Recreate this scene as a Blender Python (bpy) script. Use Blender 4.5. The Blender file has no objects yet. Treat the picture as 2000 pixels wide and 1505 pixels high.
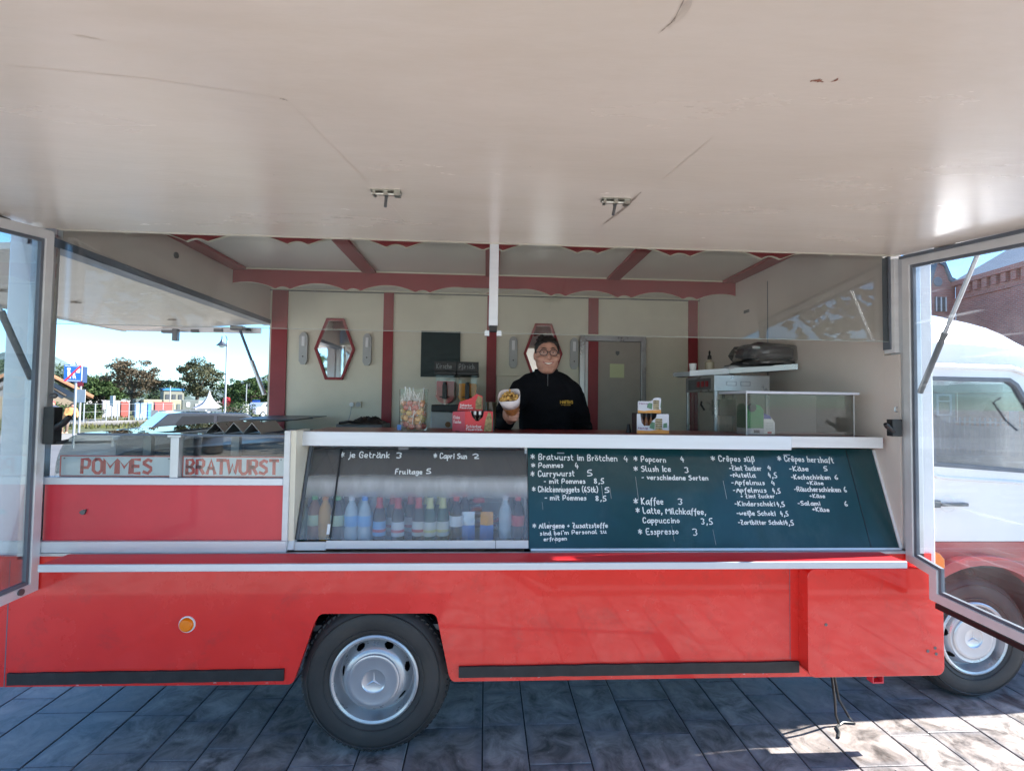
import bpy, bmesh, math, random
from mathutils import Vector, Matrix
from mathutils.geometry import tessellate_polygon
random.seed(11)
R = math.radians
C = bpy.context.scene.collection
scene = bpy.context.scene

# ------------------------------------------------------------------ camera
cam_data = bpy.data.cameras.new('camera')
cam = bpy.data.objects.new('camera', cam_data); C.objects.link(cam)
cam_data.sensor_width = 36.0
cam_data.lens = 36.0 * 945.0 / 2000.0
cam_data.clip_start = 0.05; cam_data.clip_end = 900.0
cam.matrix_world = Matrix(((0.99845246, -0.0156556, -0.05336288, 0.0),
                           (-0.05386, -0.03326647, -0.99799421, -2.5),
                           (0.013849, 0.99932389, -0.0340582, 1.8),
                           (0, 0, 0, 1)))
scene.camera = cam

# ------------------------------------------------------------------ world, sun, exposure
SUN_EL, SUN_AZ = R(42), R(84.6)          # azimuth clockwise from +Y
world = bpy.data.worlds.new('World'); scene.world = world
world.use_nodes = True
nt = world.node_tree; nt.nodes.clear()
wo = nt.nodes.new('ShaderNodeOutputWorld'); bg = nt.nodes.new('ShaderNodeBackground')
sky = nt.nodes.new('ShaderNodeTexSky'); sky.sky_type = 'NISHITA'; sky.sun_disc = False
sky.sun_elevation = SUN_EL; sky.sun_rotation = SUN_AZ
sky.air_density = 1.0; sky.dust_density = 0.15; sky.ozone_density = 3.0
tc = nt.nodes.new('ShaderNodeTexCoord')
mp = nt.nodes.new('ShaderNodeMapping'); mp.inputs['Scale'].default_value = (1.0, 1.0, 3.2)
nz = nt.nodes.new('ShaderNodeTexNoise'); nz.inputs['Scale'].default_value = 4.2
nz.inputs['Detail'].default_value = 8; nz.inputs['Roughness'].default_value = 0.58
cr = nt.nodes.new('ShaderNodeValToRGB')
cr.color_ramp.elements[0].position = 0.60; cr.color_ramp.elements[0].color = (0, 0, 0, 1)
cr.color_ramp.elements[1].position = 0.80; cr.color_ramp.elements[1].color = (0.6, 0.6, 0.6, 1)
mx = nt.nodes.new('ShaderNodeMix'); mx.data_type = 'RGBA'
mx.inputs['B'].default_value = (2.6, 2.75, 2.9, 1)
L = nt.links.new
L(tc.outputs['Generated'], mp.inputs['Vector']); L(mp.outputs['Vector'], nz.inputs['Vector'])
L(nz.outputs['Fac'], cr.inputs['Fac']); L(cr.outputs['Color'], mx.inputs['Factor'])
tn = nt.nodes.new('ShaderNodeVectorMath'); tn.operation = 'MULTIPLY'; tn.inputs[1].default_value = (0.53, 0.76, 0.92)
L(sky.outputs['Color'], tn.inputs[0]); L(tn.outputs['Vector'], mx.inputs['A']); L(mx.outputs['Result'], bg.inputs['Color'])
bg.inputs['Strength'].default_value = 0.075
L(bg.outputs['Background'], wo.inputs['Surface'])

sd = bpy.data.lights.new('sun', 'SUN'); sd.energy = 2.9; sd.angle = R(0.55); sd.color = (1.0, 0.95, 0.87)
sun = bpy.data.objects.new('sun', sd); C.objects.link(sun)
sdir = Vector((math.sin(SUN_AZ) * math.cos(SUN_EL), math.cos(SUN_AZ) * math.cos(SUN_EL), math.sin(SUN_EL)))
sun.rotation_euler = sdir.to_track_quat('Z', 'Y').to_euler(); sun.location = (20, 5, 25)
scene.view_settings.view_transform = 'Standard'; scene.view_settings.look = 'None'
scene.view_settings.gamma = 1.0; scene.view_settings.use_curve_mapping = False
scene.view_settings.exposure = 2.55

# ------------------------------------------------------------------ materials
def mat(name, col, rough=0.5, metal=0.0, var=0.0, scale=8.0, bump=0.0, bscale=None, stretch=(1, 1, 1),
        coat=0.0, rvar=0.0, dirt=None, dpos=(0.58, 0.75), dscale=3.0, spec=0.5, rand=0.0):
    m = bpy.data.materials.new(name); m.use_nodes = True
    n = m.node_tree.nodes; l = m.node_tree.links.new
    b = n['Principled BSDF']
    b.inputs['Roughness'].default_value = rough; b.inputs['Metallic'].default_value = metal
    b.inputs['Coat Weight'].default_value = coat; b.inputs['Specular IOR Level'].default_value = spec
    b.inputs['Coat Roughness'].default_value = 0.04; b.inputs['Coat IOR'].default_value = 1.5
    b.inputs['Base Color'].default_value = (*col, 1)
    t = n.new('ShaderNodeTexCoord'); mp = n.new('ShaderNodeMapping'); mp.inputs['Scale'].default_value = stretch
    l(t.outputs['Object'], mp.inputs['Vector'])
    no = n.new('ShaderNodeTexNoise'); no.inputs['Scale'].default_value = scale
    no.inputs['Detail'].default_value = 6; no.inputs['Roughness'].default_value = 0.62
    l(mp.outputs['Vector'], no.inputs['Vector'])
    last = None
    if var > 0 or dirt or rand > 0:
        mr = n.new('ShaderNodeMapRange'); mr.inputs['From Min'].default_value = 0.3; mr.inputs['From Max'].default_value = 0.7
        mr.inputs['To Min'].default_value = 1 - var; mr.inputs['To Max'].default_value = 1 + var
        l(no.outputs['Fac'], mr.inputs['Value'])
        vm = n.new('ShaderNodeVectorMath'); vm.operation = 'SCALE'; vm.inputs[0].default_value = col
        l(mr.outputs['Result'], vm.inputs['Scale']); last = vm.outputs['Vector']
        if rand > 0:
            oi = n.new('ShaderNodeObjectInfo'); m2 = n.new('ShaderNodeMapRange')
            m2.inputs['To Min'].default_value = 1 - rand; m2.inputs['To Max'].default_value = 1 + rand
            l(oi.outputs['Random'], m2.inputs['Value'])
            v2 = n.new('ShaderNodeVectorMath'); v2.operation = 'SCALE'; l(last, v2.inputs[0]); l(m2.outputs['Result'], v2.inputs['Scale'])
            last = v2.outputs['Vector']
        if dirt:
            n2 = n.new('ShaderNodeTexNoise'); n2.inputs['Scale'].default_value = dscale; n2.inputs['Detail'].default_value = 9
            n2.inputs['Roughness'].default_value = 0.7; n2.inputs['Distortion'].default_value = 0.4
            l(mp.outputs['Vector'], n2.inputs['Vector'])
            r2 = n.new('ShaderNodeMapRange'); r2.inputs['From Min'].default_value = dpos[0]; r2.inputs['From Max'].default_value = dpos[1]
            l(n2.outputs['Fac'], r2.inputs['Value'])
            mm = n.new('ShaderNodeMix'); mm.data_type = 'RGBA'; l(r2.outputs['Result'], mm.inputs['Factor'])
            l(last, mm.inputs['A']); mm.inputs['B'].default_value = (*dirt, 1); last = mm.outputs['Result']
        l(last, b.inputs['Base Color'])
    if rvar > 0:
        r3 = n.new('ShaderNodeMapRange'); r3.inputs['From Min'].default_value = 0.3; r3.inputs['From Max'].default_value = 0.7
        r3.inputs['To Min'].default_value = max(0.02, rough - rvar); r3.inputs['To Max'].default_value = rough + rvar
        l(no.outputs['Fac'], r3.inputs['Value']); l(r3.outputs['Result'], b.inputs['Roughness'])
    if bump > 0:
        nb = n.new('ShaderNodeTexNoise'); nb.inputs['Scale'].default_value = bscale or scale * 4
        nb.inputs['Detail'].default_value = 5; l(mp.outputs['Vector'], nb.inputs['Vector'])
        bp = n.new('ShaderNodeBump'); bp.inputs['Strength'].default_value = bump; bp.inputs['Distance'].default_value = 0.01
        l(nb.outputs['Fac'], bp.inputs['Height']); l(bp.outputs['Normal'], b.inputs['Normal'])
        if coat: l(bp.outputs['Normal'], b.inputs['Coat Normal'])
    return m

def glass(name, tint=(0.93, 0.97, 0.96), refl=1.0, rough=0.01, fog=0.0, fogvar=0.0, fscale=4, stretch=(1, 1, 1),
          fpos=(0.45, 0.7), fcol=(0.8, 0.85, 0.9), scratch=0.0, zfade=None):
    m = bpy.data.materials.new(name); m.use_nodes = True
    n = m.node_tree.nodes; l = m.node_tree.links.new; n.clear()
    out = n.new('ShaderNodeOutputMaterial'); tr = n.new('ShaderNodeBsdfTransparent'); tr.inputs['Color'].default_value = (*tint, 1)
    gl = n.new('ShaderNodeBsdfGlossy'); gl.inputs['Roughness'].default_value = rough
    fr = n.new('ShaderNodeLayerWeight'); fr.inputs['Blend'].default_value = 0.25
    mr = n.new('ShaderNodeMapRange'); mr.inputs['To Min'].default_value = 0.045 * refl; mr.inputs['To Max'].default_value = min(1, 0.75 * refl)
    l(fr.outputs['Fresnel'], mr.inputs['Value'])
    base = tr.outputs[0]
    if fog > 0 or fogvar > 0 or scratch > 0:
        df = n.new('ShaderNodeBsdfDiffuse'); df.inputs['Color'].default_value = (*fcol, 1)
        tl = n.new('ShaderNodeBsdfTranslucent'); tl.inputs['Color'].default_value = (*fcol, 1)
        ad = n.new('ShaderNodeMixShader'); l(df.outputs[0], ad.inputs[1]); l(tl.outputs[0], ad.inputs[2])
        t = n.new('ShaderNodeTexCoord'); mp = n.new('ShaderNodeMapping'); mp.inputs['Scale'].default_value = stretch
        l(t.outputs['Object'], mp.inputs['Vector'])
        no = n.new('ShaderNodeTexNoise'); no.inputs['Scale'].default_value = fscale; no.inputs['Detail'].default_value = 7
        l(mp.outputs['Vector'], no.inputs['Vector'])
        r = n.new('ShaderNodeMapRange'); r.inputs['From Min'].default_value = fpos[0]; r.inputs['From Max'].default_value = fpos[1]
        r.inputs['To Min'].default_value = fog; r.inputs['To Max'].default_value = fog + fogvar
        l(no.outputs['Fac'], r.inputs['Value'])
        f = r.outputs['Result']
        if zfade:
            g_ = n.new('ShaderNodeNewGeometry'); sx_ = n.new('ShaderNodeSeparateXYZ'); l(g_.outputs['Position'], sx_.inputs[0])
            zr = n.new('ShaderNodeMapRange'); zr.inputs['From Min'].default_value = zfade[0]; zr.inputs['From Max'].default_value = zfade[1]; zr.inputs['To Min'].default_value = 0.12; l(sx_.outputs[2], zr.inputs['Value'])
            mu_ = n.new('ShaderNodeMath'); mu_.operation = 'MULTIPLY'; l(f, mu_.inputs[0]); l(zr.outputs['Result'], mu_.inputs[1]); f = mu_.outputs[0]
            z2 = n.new('ShaderNodeMapRange'); z2.inputs['From Min'].default_value = 1.275; z2.inputs['From Max'].default_value = 1.345; z2.inputs['To Min'].default_value = 0.26; l(sx_.outputs[2], z2.inputs['Value'])  # thicker fog band above the bottles, also brightens the dim case
            m5 = n.new('ShaderNodeMath'); m5.operation = 'MULTIPLY'; l(f, m5.inputs[0]); l(z2.outputs['Result'], m5.inputs[1]); f = m5.outputs[0]
        if scratch > 0:
            mp2 = n.new('ShaderNodeMapping'); mp2.inputs['Scale'].default_value = (1, 0.9, 26); mp2.inputs['Rotation'].default_value = (R(12), 0, 0)
            l(t.outputs['Object'], mp2.inputs['Vector'])
            n2 = n.new('ShaderNodeTexNoise'); n2.inputs['Scale'].default_value = 1.6; n2.inputs['Detail'].default_value = 4
            l(mp2.outputs['Vector'], n2.inputs['Vector'])
            r2 = n.new('ShaderNodeMapRange'); r2.inputs['From Min'].default_value = 0.64; r2.inputs['From Max'].default_value = 0.70
            r2.inputs['To Max'].default_value = scratch; l(n2.outputs['Fac'], r2.inputs['Value'])
            a = n.new('ShaderNodeMath'); a.operation = 'ADD'; a.use_clamp = True; l(f, a.inputs[0]); l(r2.outputs['Result'], a.inputs[1]); f = a.outputs[0]
        m1 = n.new('ShaderNodeMixShader'); l(f, m1.inputs[0]); l(tr.outputs[0], m1.inputs[1]); l(ad.outputs[0], m1.inputs[2])
        base = m1.outputs[0]
    m2 = n.new('ShaderNodeMixShader'); l(mr.outputs['Result'], m2.inputs[0]); l(base, m2.inputs[1]); l(gl.outputs[0], m2.inputs[2])
    l(m2.outputs[0], out.inputs['Surface'])
    return m

M = {}
M['red'] = mat('red_body_paint', (0.84, 0.032, 0.022), 0.26, var=0.08, scale=2.5, coat=0.75, dirt=(0.45, 0.045, 0.035), dpos=(0.55, 0.9), dscale=4, bump=0.015, bscale=2.2, rvar=0.08)
M['wingframe'] = mat('light_wing_frame', (0.72, 0.73, 0.74), 0.38, 0.2, var=0.08, scale=6, dirt=(0.4, 0.38, 0.34), dpos=(0.62, 0.9), dscale=5)
M['red2'] = mat('red_panel_paint', (0.66, 0.035, 0.055), 0.42, var=0.08, scale=3, coat=0.25, bump=0.03, bscale=6)
M['redshelf'] = mat('red_shelf_laminate', (0.82, 0.035, 0.045), 0.42, var=0.06, scale=5, coat=0.0, spec=0.25, bump=0.02, bscale=40)
M['maroon'] = mat('maroon_trim', (0.30, 0.030, 0.040), 0.45, var=0.10, scale=6, bump=0.03)
M['counter'] = mat('maroon_counter_top', (0.22, 0.03, 0.035), 0.3, var=0.12, scale=9)
M['white'] = mat('white_body_paint', (0.78, 0.79, 0.80), 0.28, var=0.04, scale=3, coat=0.6, bump=0.02, bscale=2)
M['cabwhite'] = mat('white_cab_paint', (0.82, 0.83, 0.85), 0.25, var=0.03, scale=2, coat=0.8, bump=0.02, bscale=1.5)
M['sill'] = mat('white_painted_sill', (0.72, 0.73, 0.74), 0.4, var=0.08, scale=6, dirt=(0.35, 0.33, 0.3), dpos=(0.62, 0.85), dscale=5, stretch=(0.4, 1, 3))
M['alu'] = mat('brushed_aluminium', (0.60, 0.62, 0.65), 0.38, 0.75, var=0.10, scale=7, rvar=0.1, dirt=(0.3, 0.28, 0.25), dpos=(0.66, 0.9), dscale=6)
M['alulip'] = mat('aluminium_counter_lip', (0.66, 0.69, 0.74), 0.42, 0.45, var=0.05, scale=5, stretch=(0.3, 1, 6))
M['steel'] = mat('stainless_steel', (0.40, 0.41, 0.42), 0.34, 0.85, var=0.14, scale=6, rvar=0.12)
M['dsteel'] = mat('dull_dark_steel', (0.16, 0.17, 0.18), 0.45, 0.7, var=0.25, scale=9)
M['chrome'] = mat('zinc_bolt_metal', (0.42, 0.42, 0.38), 0.3, 0.9, var=0.25, scale=40)
M['awning'] = mat('off_white_glossy_panel', (0.80, 0.72, 0.63), 0.25, var=0.03, scale=1.2, bump=0.06, bscale=16, stretch=(1.0, 3.0, 3.0), rvar=0.04, spec=0.6, dirt=(0.70, 0.61, 0.50), dpos=(0.45, 0.85), dscale=0.8)
M['inner'] = mat('cream_interior_panel', (0.76, 0.73, 0.60), 0.42, var=0.06, scale=2.2, bump=0.04, bscale=18)
M['innerp'] = mat('pinkish_side_panel', (0.74, 0.66, 0.60), 0.40, var=0.05, scale=2.0, bump=0.04, bscale=18)
M['ceil'] = mat('glossy_cream_ceiling', (0.82, 0.78, 0.70), 0.30, var=0.04, scale=2, bump=0.08, bscale=9)
M['cream'] = mat('cream_edge_trim', (0.75, 0.70, 0.58), 0.4, var=0.05)
M['grey'] = mat('grey_seal_strip', (0.13, 0.15, 0.18), 0.5, var=0.15, scale=6)
M['bluegrey'] = mat('blue_grey_beam', (0.12, 0.16, 0.22), 0.4, var=0.2, scale=4)
M['black'] = mat('black_plastic', (0.012, 0.012, 0.014), 0.4, var=0.2)
M['rubber'] = mat('black_rubber', (0.020, 0.020, 0.022), 0.55, var=0.35, scale=14, bump=0.12, bscale=60, dirt=(0.09, 0.085, 0.08), dpos=(0.6, 0.9), dscale=12)
M['tyre'] = mat('worn_tyre_rubber', (0.035, 0.034, 0.034), 0.62, var=0.25, scale=5, bump=0.08, bscale=40, dirt=(0.07, 0.06, 0.05), dpos=(0.5, 0.85), dscale=6)
M['rim'] = mat('silver_wheel_paint', (0.55, 0.56, 0.58), 0.33, 0.6, var=0.10, scale=8, dirt=(0.20, 0.10, 0.05), dpos=(0.66, 0.78), dscale=9, rvar=0.1)
M['cap'] = mat('silver_hub_cap', (0.60, 0.62, 0.65), 0.28, 0.7, var=0.04, scale=8)
M['green'] = mat('green_chalkboard', (0.007, 0.050, 0.058), 0.24, var=0.15, scale=4, dirt=(0.05, 0.10, 0.11), dpos=(0.5, 0.95), dscale=3.2, stretch=(1, 1, 0.5), coat=0.25)
M['dgreen'] = mat('dark_green_board', (0.010, 0.030, 0.033), 0.5, var=0.15)
M['chalk'] = mat('white_chalk_marker', (0.85, 0.88, 0.88), 0.7)
M['chalkgrey'] = mat('faded_chalk', (0.40, 0.42, 0.42), 0.8)
M['signwhite'] = mat('enamel_sign_plate', (0.66, 0.69, 0.73), 0.35, var=0.05, scale=6)
M['signred'] = mat('red_sign_lettering', (0.60, 0.06, 0.045), 0.45, var=0.12, scale=30)
M['quilt'] = mat('black_quilted_sheet', (0.022, 0.019, 0.017), 0.38, var=0.3, scale=12, bump=0.2, bscale=14)
M['orange'] = mat('orange_reflector', (1.0, 0.24, 0.0), 0.35, var=0.03, coat=0.2)
M['mirror'] = mat('mirror_glass', (0.86, 0.86, 0.85), 0.03, 1.0, bump=0.05, bscale=3)
M['glass'] = glass('clear_window_glass')
M['glassup'] = glass('upper_sliding_glass', tint=(0.95, 0.97, 0.96), refl=0.7)
M['wingglass'] = glass('left_wing_glass', tint=(0.90, 0.94, 0.94), fog=0.02, refl=0.8)
M['scratched'] = glass('scratched_wing_glass', tint=(0.95, 0.96, 0.97), fog=0.005, fogvar=0.025, fscale=3, scratch=0.06, refl=0.4)
M['fogged_bright'] = glass('fogged_brightened_display_glass', tint=(0.92, 0.95, 0.97), fog=0.58, fogvar=0.18, fscale=16, stretch=(1, 1, 0.35), zfade=(1.405, 1.36), fcol=(0.93, 0.95, 0.97), refl=0.5)  # condensation, with whiter fog standing in for light inside the case
M['caseglass'] = glass('case_glass', tint=(0.93, 0.97, 0.97), refl=0.9, fog=0.01)
M['topglass'] = glass('case_top_glass', tint=(0.75, 0.85, 0.88), refl=2.2)
M['acryl'] = glass('clear_acrylic', tint=(0.90, 0.90, 0.88), refl=0.5, fog=0.03, fcol=(0.8, 0.75, 0.72))
M['tank'] = glass('clear_drink_tank', tint=(0.93, 0.94, 0.94), refl=0.6)
M['cabglass'] = glass('cab_window_glass', tint=(0.88, 0.92, 0.95), refl=0.6, fog=0.01)
M['bag'] = glass('clear_plastic_bag', tint=(0.85, 0.85, 0.83), refl=3.0, rough=0.2, fog=0.12)

# ------------------------------------------------------------------ mesh helpers
class MB:
    def __init__(s): s.v = []; s.f = []; s.m = []
    def add(s, vs, fs, mi=0):
        o = len(s.v); s.v += [tuple(p) for p in vs]
        s.f += [tuple(i + o for i in f) for f in fs]; s.m += [mi] * len(fs); return s
    def box(s, x0, x1, y0, y1, z0, z1, mi=0):
        vs = [(x, y, z) for z in (z0, z1) for y in (y0, y1) for x in (x0, x1)]
        return s.add(vs, [(0, 2, 3, 1), (4, 5, 7, 6), (0, 1, 5, 4), (2, 6, 7, 3), (0, 4, 6, 2), (1, 3, 7, 5)], mi)
    def obox(s, c, half, mtx, mi=0):
        vs = []
        for z in (-1, 1):
            for y in (-1, 1):
                for x in (-1, 1):
                    vs.append(Vector(c) + mtx @ Vector((x * half[0], y * half[1], z * half[2])))
        return s.add(vs, [(0, 2, 3, 1), (4, 5, 7, 6), (0, 1, 5, 4), (2, 6, 7, 3), (0, 4, 6, 2), (1, 3, 7, 5)], mi)
    def prism(s, pts, axis, a0, a1, holes=(), mi=0):
        """polygon given in the plane normal to axis ('x': (y,z)  'y': (x,z)  'z': (x,y)), extruded from a0 to a1"""
        def P(p, a): return {'x': (a, p[0], p[1]), 'y': (p[0], a, p[1]), 'z': (p[0], p[1], a)}[axis]
        loops = [list(pts)] + [list(h) for h in holes]
        flat = [p for lp in loops for p in lp]
        tris = tessellate_polygon([[Vector((p[0], p[1], 0)) for p in lp] for lp in loops])
        n = len(flat); vs = [P(p, a0) for p in flat] + [P(p, a1) for p in flat]; fs = []
        for t in tris:
            fs.append((t[0], t[1], t[2])); fs.append((t[2] + n, t[1] + n, t[0] + n))
        o = 0
        for lp in loops:
            k = len(lp)
            for i in range(k):
                j = (i + 1) % k; fs.append((o + i, o + j, o + j + n, o + i + n))
            o += k
        return s.add(vs, fs, mi)
    def cyl(s, p0, p1, r0, r1=None, n=12, mi=0, caps=True):
        r1 = r0 if r1 is None else r1
        p0 = Vector(p0); p1 = Vector(p1); d = (p1 - p0).normalized()
        a = d.orthogonal().normalized(); b = d.cross(a); vs = []; fs = []
        for p, r in ((p0, r0), (p1, r1)):
            for i in range(n):
                t = 2 * math.pi * i / n; vs.append(p + (a * math.cos(t) + b * math.sin(t)) * r)
        for i in range(n):
            j = (i + 1) % n; fs.append((i, j, j + n, i + n))
        if caps: fs += [tuple(range(n))[::-1], tuple(range(n, 2 * n))]
        return s.add(vs, fs, mi)
    def tube(s, pts, r, n=8, mi=0):
        pts = [Vector(p) for p in pts]; rs = r if isinstance(r, (list, tuple)) else [r] * len(pts)
        vs = []; fs = []; a = None
        for i, p in enumerate(pts):
            d = (pts[min(i + 1, len(pts) - 1)] - pts[max(i - 1, 0)]).normalized()
            if a is None: a = d.orthogonal().normalized()
            a = (a - d * a.dot(d)).normalized(); b = d.cross(a)
            for k in range(n):
                t = 2 * math.pi * k / n; vs.append(p + (a * math.cos(t) + b * math.sin(t)) * rs[i])
        for i in range(len(pts) - 1):
            for k in range(n):
                j = (k + 1) % n; fs.append((i * n + k, i * n + j, (i + 1) * n + j, (i + 1) * n + k))
        fs += [tuple(range(n))[::-1], tuple(range((len(pts) - 1) * n, len(pts) * n))]
        return s.add(vs, fs, mi)
    def lathe(s, prof, n=24, o=(0, 0, 0), axis='z', mi=0, sx=1, sy=1, cap=True):
        vs = []; fs = []
        for r, h in prof:
            for i in range(n):
                t = 2 * math.pi * i / n; a, b = r * math.cos(t) * sx, r * math.sin(t) * sy
                p = {'z': (a, b, h), 'y': (a, h, b), 'x': (h, a, b)}[axis]
                vs.append((o[0] + p[0], o[1] + p[1], o[2] + p[2]))
        for k in range(len(prof) - 1):
            for i in range(n):
                j = (i + 1) % n; fs.append((k * n + i, k * n + j, (k + 1) * n + j, (k + 1) * n + i))
        if cap and prof[0][0] > 1e-4: fs.append(tuple(range(n))[::-1])
        if cap and prof[-1][0] > 1e-4: fs.append(tuple(range((len(prof) - 1) * n, len(prof) * n)))
        return s.add(vs, fs, mi)
    def ball(s, c, r, n=12, m=8, mi=0):
        rx, ry, rz = r if isinstance(r, (tuple, list)) else (r, r, r)
        prof = [(math.sin(math.pi * k / m), -math.cos(math.pi * k / m)) for k in range(m + 1)]
        vs = []; fs = []
        for a, h in prof:
            for i in range(n):
                t = 2 * math.pi * i / n; vs.append((c[0] + a * math.cos(t) * rx, c[1] + a * math.sin(t) * ry, c[2] + h * rz))
        for k in range(m):
            for i in range(n):
                j = (i + 1) % n; fs.append((k * n + i, k * n + j, (k + 1) * n + j, (k + 1) * n + i))
        return s.add(vs, fs, mi)
    def mesh(s, name, mats, smooth=False, clean=True):
        me = bpy.data.meshes.new(name); me.from_pydata(s.v, [], s.f)
        for m in (mats if isinstance(mats, (list, tuple)) else [mats]): me.materials.append(m)
        me.polygons.foreach_set('material_index', s.m)
        if clean:
            bm = bmesh.new(); bm.from_mesh(me); bmesh.ops.remove_doubles(bm, verts=bm.verts, dist=1e-5)
            bmesh.ops.recalc_face_normals(bm, faces=bm.faces); bm.to_mesh(me); bm.free()
        if smooth:
            me.polygons.foreach_set('use_smooth', [True] * len(me.polygons))
            try: me.set_sharp_from_angle(angle=R(38))
            except Exception: pass
        me.update(); return me
    def build(s, name, mats, parent=None, bevel=0.0, smooth=False, seg=2, local=False, clean=True):
        o = bpy.data.objects.new(name, s.mesh(name, mats, smooth, clean)); C.objects.link(o)
        if parent is not None:
            o.parent = parent
            if not local: o.location = -wloc(parent)
        if bevel > 0:
            b = o.modifiers.new('bevel', 'BEVEL'); b.width = bevel; b.segments = seg; b.limit_method = 'ANGLE'; b.angle_limit = R(40)
        return o
def wloc(o):
    l = Vector((0, 0, 0))
    while o is not None: l += o.location; o = o.parent
    return l
def tag(o, label=None, cat=None, group=None, kind=None):
    if label: o['label'] = label
    if cat: o['category'] = cat
    if group: o['group'] = group
    if kind: o['kind'] = kind
    return o
def empty(name, loc, label, cat, group=None, rz=0.0):
    o = bpy.data.objects.new(name, None); C.objects.link(o); o.location = loc; o.rotation_euler = (0, 0, rz)
    o.empty_display_size = 0.05
    return tag(o, label, cat, group)
def copy_tree(o, parent=None):
    c = o.copy(); C.objects.link(c); c.parent = parent
    for ch in o.children: copy_tree(ch, c)
    return c
def bake(o, keep=None):
    """apply an object's modifiers to its mesh"""
    dg = bpy.context.evaluated_depsgraph_get(); me = bpy.data.meshes.new_from_object(o.evaluated_get(dg))
    o.modifiers.clear(); o.data = me; return o
def Bx(name, m, parent, x0, x1, y0, y1, z0, z1, bevel=0.0, label=None):
    o = MB().box(x0, x1, y0, y1, z0, z1).build(name, m, parent, bevel)
    if label: o['label'] = label
    return o

# ------------------------------------------------------------------ hand lettering (single strokes turned into ribbons)
YC = {c: i for i, c in enumerate('0123456789ABCD')}; YC.update({'z': -1, 'y': -2, 'x': -3, 'w': -4})
FONT = {
 'a': (6, '56 36 15 03 01 20 31 53|55 51 60'), 'b': (5, '0A 00 20 41 44 26 05'), 'c': (5, '45 36 16 04 01 20 41'),
 'd': (5, '44 26 05 01 20 42|4A 41 50'), 'e': (5, '03 43 45 26 05 01 20 41'), 'f': (4, '4A 29 1y|06 36'),
 'g': (5, '45 26 05 02 21 43|46 4z 2x 0y'), 'h': (5, '0A 00|04 26 45 40'), 'i': (2, '16 10|18 19'), 'j': (3, '26 2z 0x|28 29'),
 'k': (5, '0A 00|46 03 40'), 'l': (3, '0A 01 20'), 'm': (8, '06 00|04 26 35 30|34 56 75 70'), 'n': (5, '06 00|04 26 45 40'),
 'o': (5, '26 04 02 20 42 44 26'), 'p': (5, '06 0w|05 26 45 42 21 02'), 'q': (5, '45 26 05 02 21 43|46 4w'),
 'r': (4, '06 00|04 26 35'), 's': (4, '35 16 05 33 31 10 01'), 't': (4, '19 11 30|06 36'), 'u': (6, '06 01 20 42|46 41 50'),
 'v': (5, '06 20 46'), 'w': (7, '06 10 34 50 66'), 'x': (5, '06 40|46 00'), 'y': (5, '06 22|46 2z 0x'), 'z': (5, '06 46 00 40'),
 'ß': (5, '0w 08 2A 48 26 44 41 20'), 'ä': (6, '56 36 15 03 01 20 31 53|55 51 60|18 19|48 49'),
 'ö': (5, '26 04 02 20 42 44 26|08 09|38 39'), 'ü': (6, '06 01 20 42|46 41 50|08 09|38 39'), 'ê': (5, '03 43 45 26 05 01 20 41|18 2A 48'),
 'A': (6, '00 3A 60|14 54'), 'B': (6, '00 0A 4A 58 35 05|35 53 51 30 00'), 'C': (6, '58 4A 1A 07 03 10 40 52'),
 'E': (6, '5A 0A 00 50|05 45'), 'F': (6, '5A 0A 00|05 45'), 'G': (6, '58 4A 1A 07 03 10 40 52 55 35'), 'I': (2, '1A 10'), 'J': (5, '4A 42 20 02'),
 'K': (6, '0A 00|5A 04 50'), 'L': (5, '0A 00 40'), 'M': (8, '00 0A 44 8A 80'), 'N': (7, '00 0A 60 6A'), 'O': (6, '2A 08 02 20 40 62 68 4A 2A'),
 'P': (6, '00 0A 4A 59 56 44 04'), 'R': (6, '00 0A 4A 59 56 45 05|25 50'), 'S': (6, '59 3A 08 07 54 52 30 01'), 'T': (6, '0A 6A|3A 30'),
 'U': (6, '0A 02 20 40 62 6A'), 'W': (8, '0A 20 47 60 8A'), 'Z': (6, '0A 5A 00 50|15 45'), 'H': (6, '0A 00|6A 60|05 65'), 'V': (6, '0A 30 6A'), 'D': (6, '00 0A 3A 57 53 30 00'),
 '0': (5, '2A 08 02 20 42 48 2A'), '1': (3, '08 2A 20'), '2': (5, '08 2A 48 46 00 50'), '3': (5, '09 2A 48 25 43 20 01'), '4': (5, '2A 04 44|37 30'),
 '5': (5, '4A 1A 05 26 43 41 20 00'), '6': (5, '3A 06 02 20 42 24 03'), '8': (5, '25 08 2A 48 25 02 20 42 25'), ',': (2, '11 0y'), "'": (2, '1A 18'),
 '-': (4, '04 34'), '+': (5, '04 44|26 22'), '(': (3, '2B 08 02 2z'), ')': (3, '0B 28 22 0z'), '*': (7, '31 39|03 67|07 63'), '|': (2, '1A 10'),
}
def strokes(text):
    out = []; x = 0.0
    for ch in text:
        if ch == ' ': x += 4.5; continue
        w, s = FONT[ch]
        for st in s.split('|'):
            out.append([(x + YC[p[0]], YC[p[1]]) for p in st.split()])
        x += w + 1.7
    return out, x - 1.7
def smooth_line(pts):
    if len(pts) < 3: return pts
    res = [pts[0]]
    for a, b in zip(pts, pts[1:]):
        res += [(a[0] * .75 + b[0] * .25, a[1] * .75 + b[1] * .25), (a[0] * .25 + b[0] * .75, a[1] * .25 + b[1] * .75)]
    return res + [pts[-1]]
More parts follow.
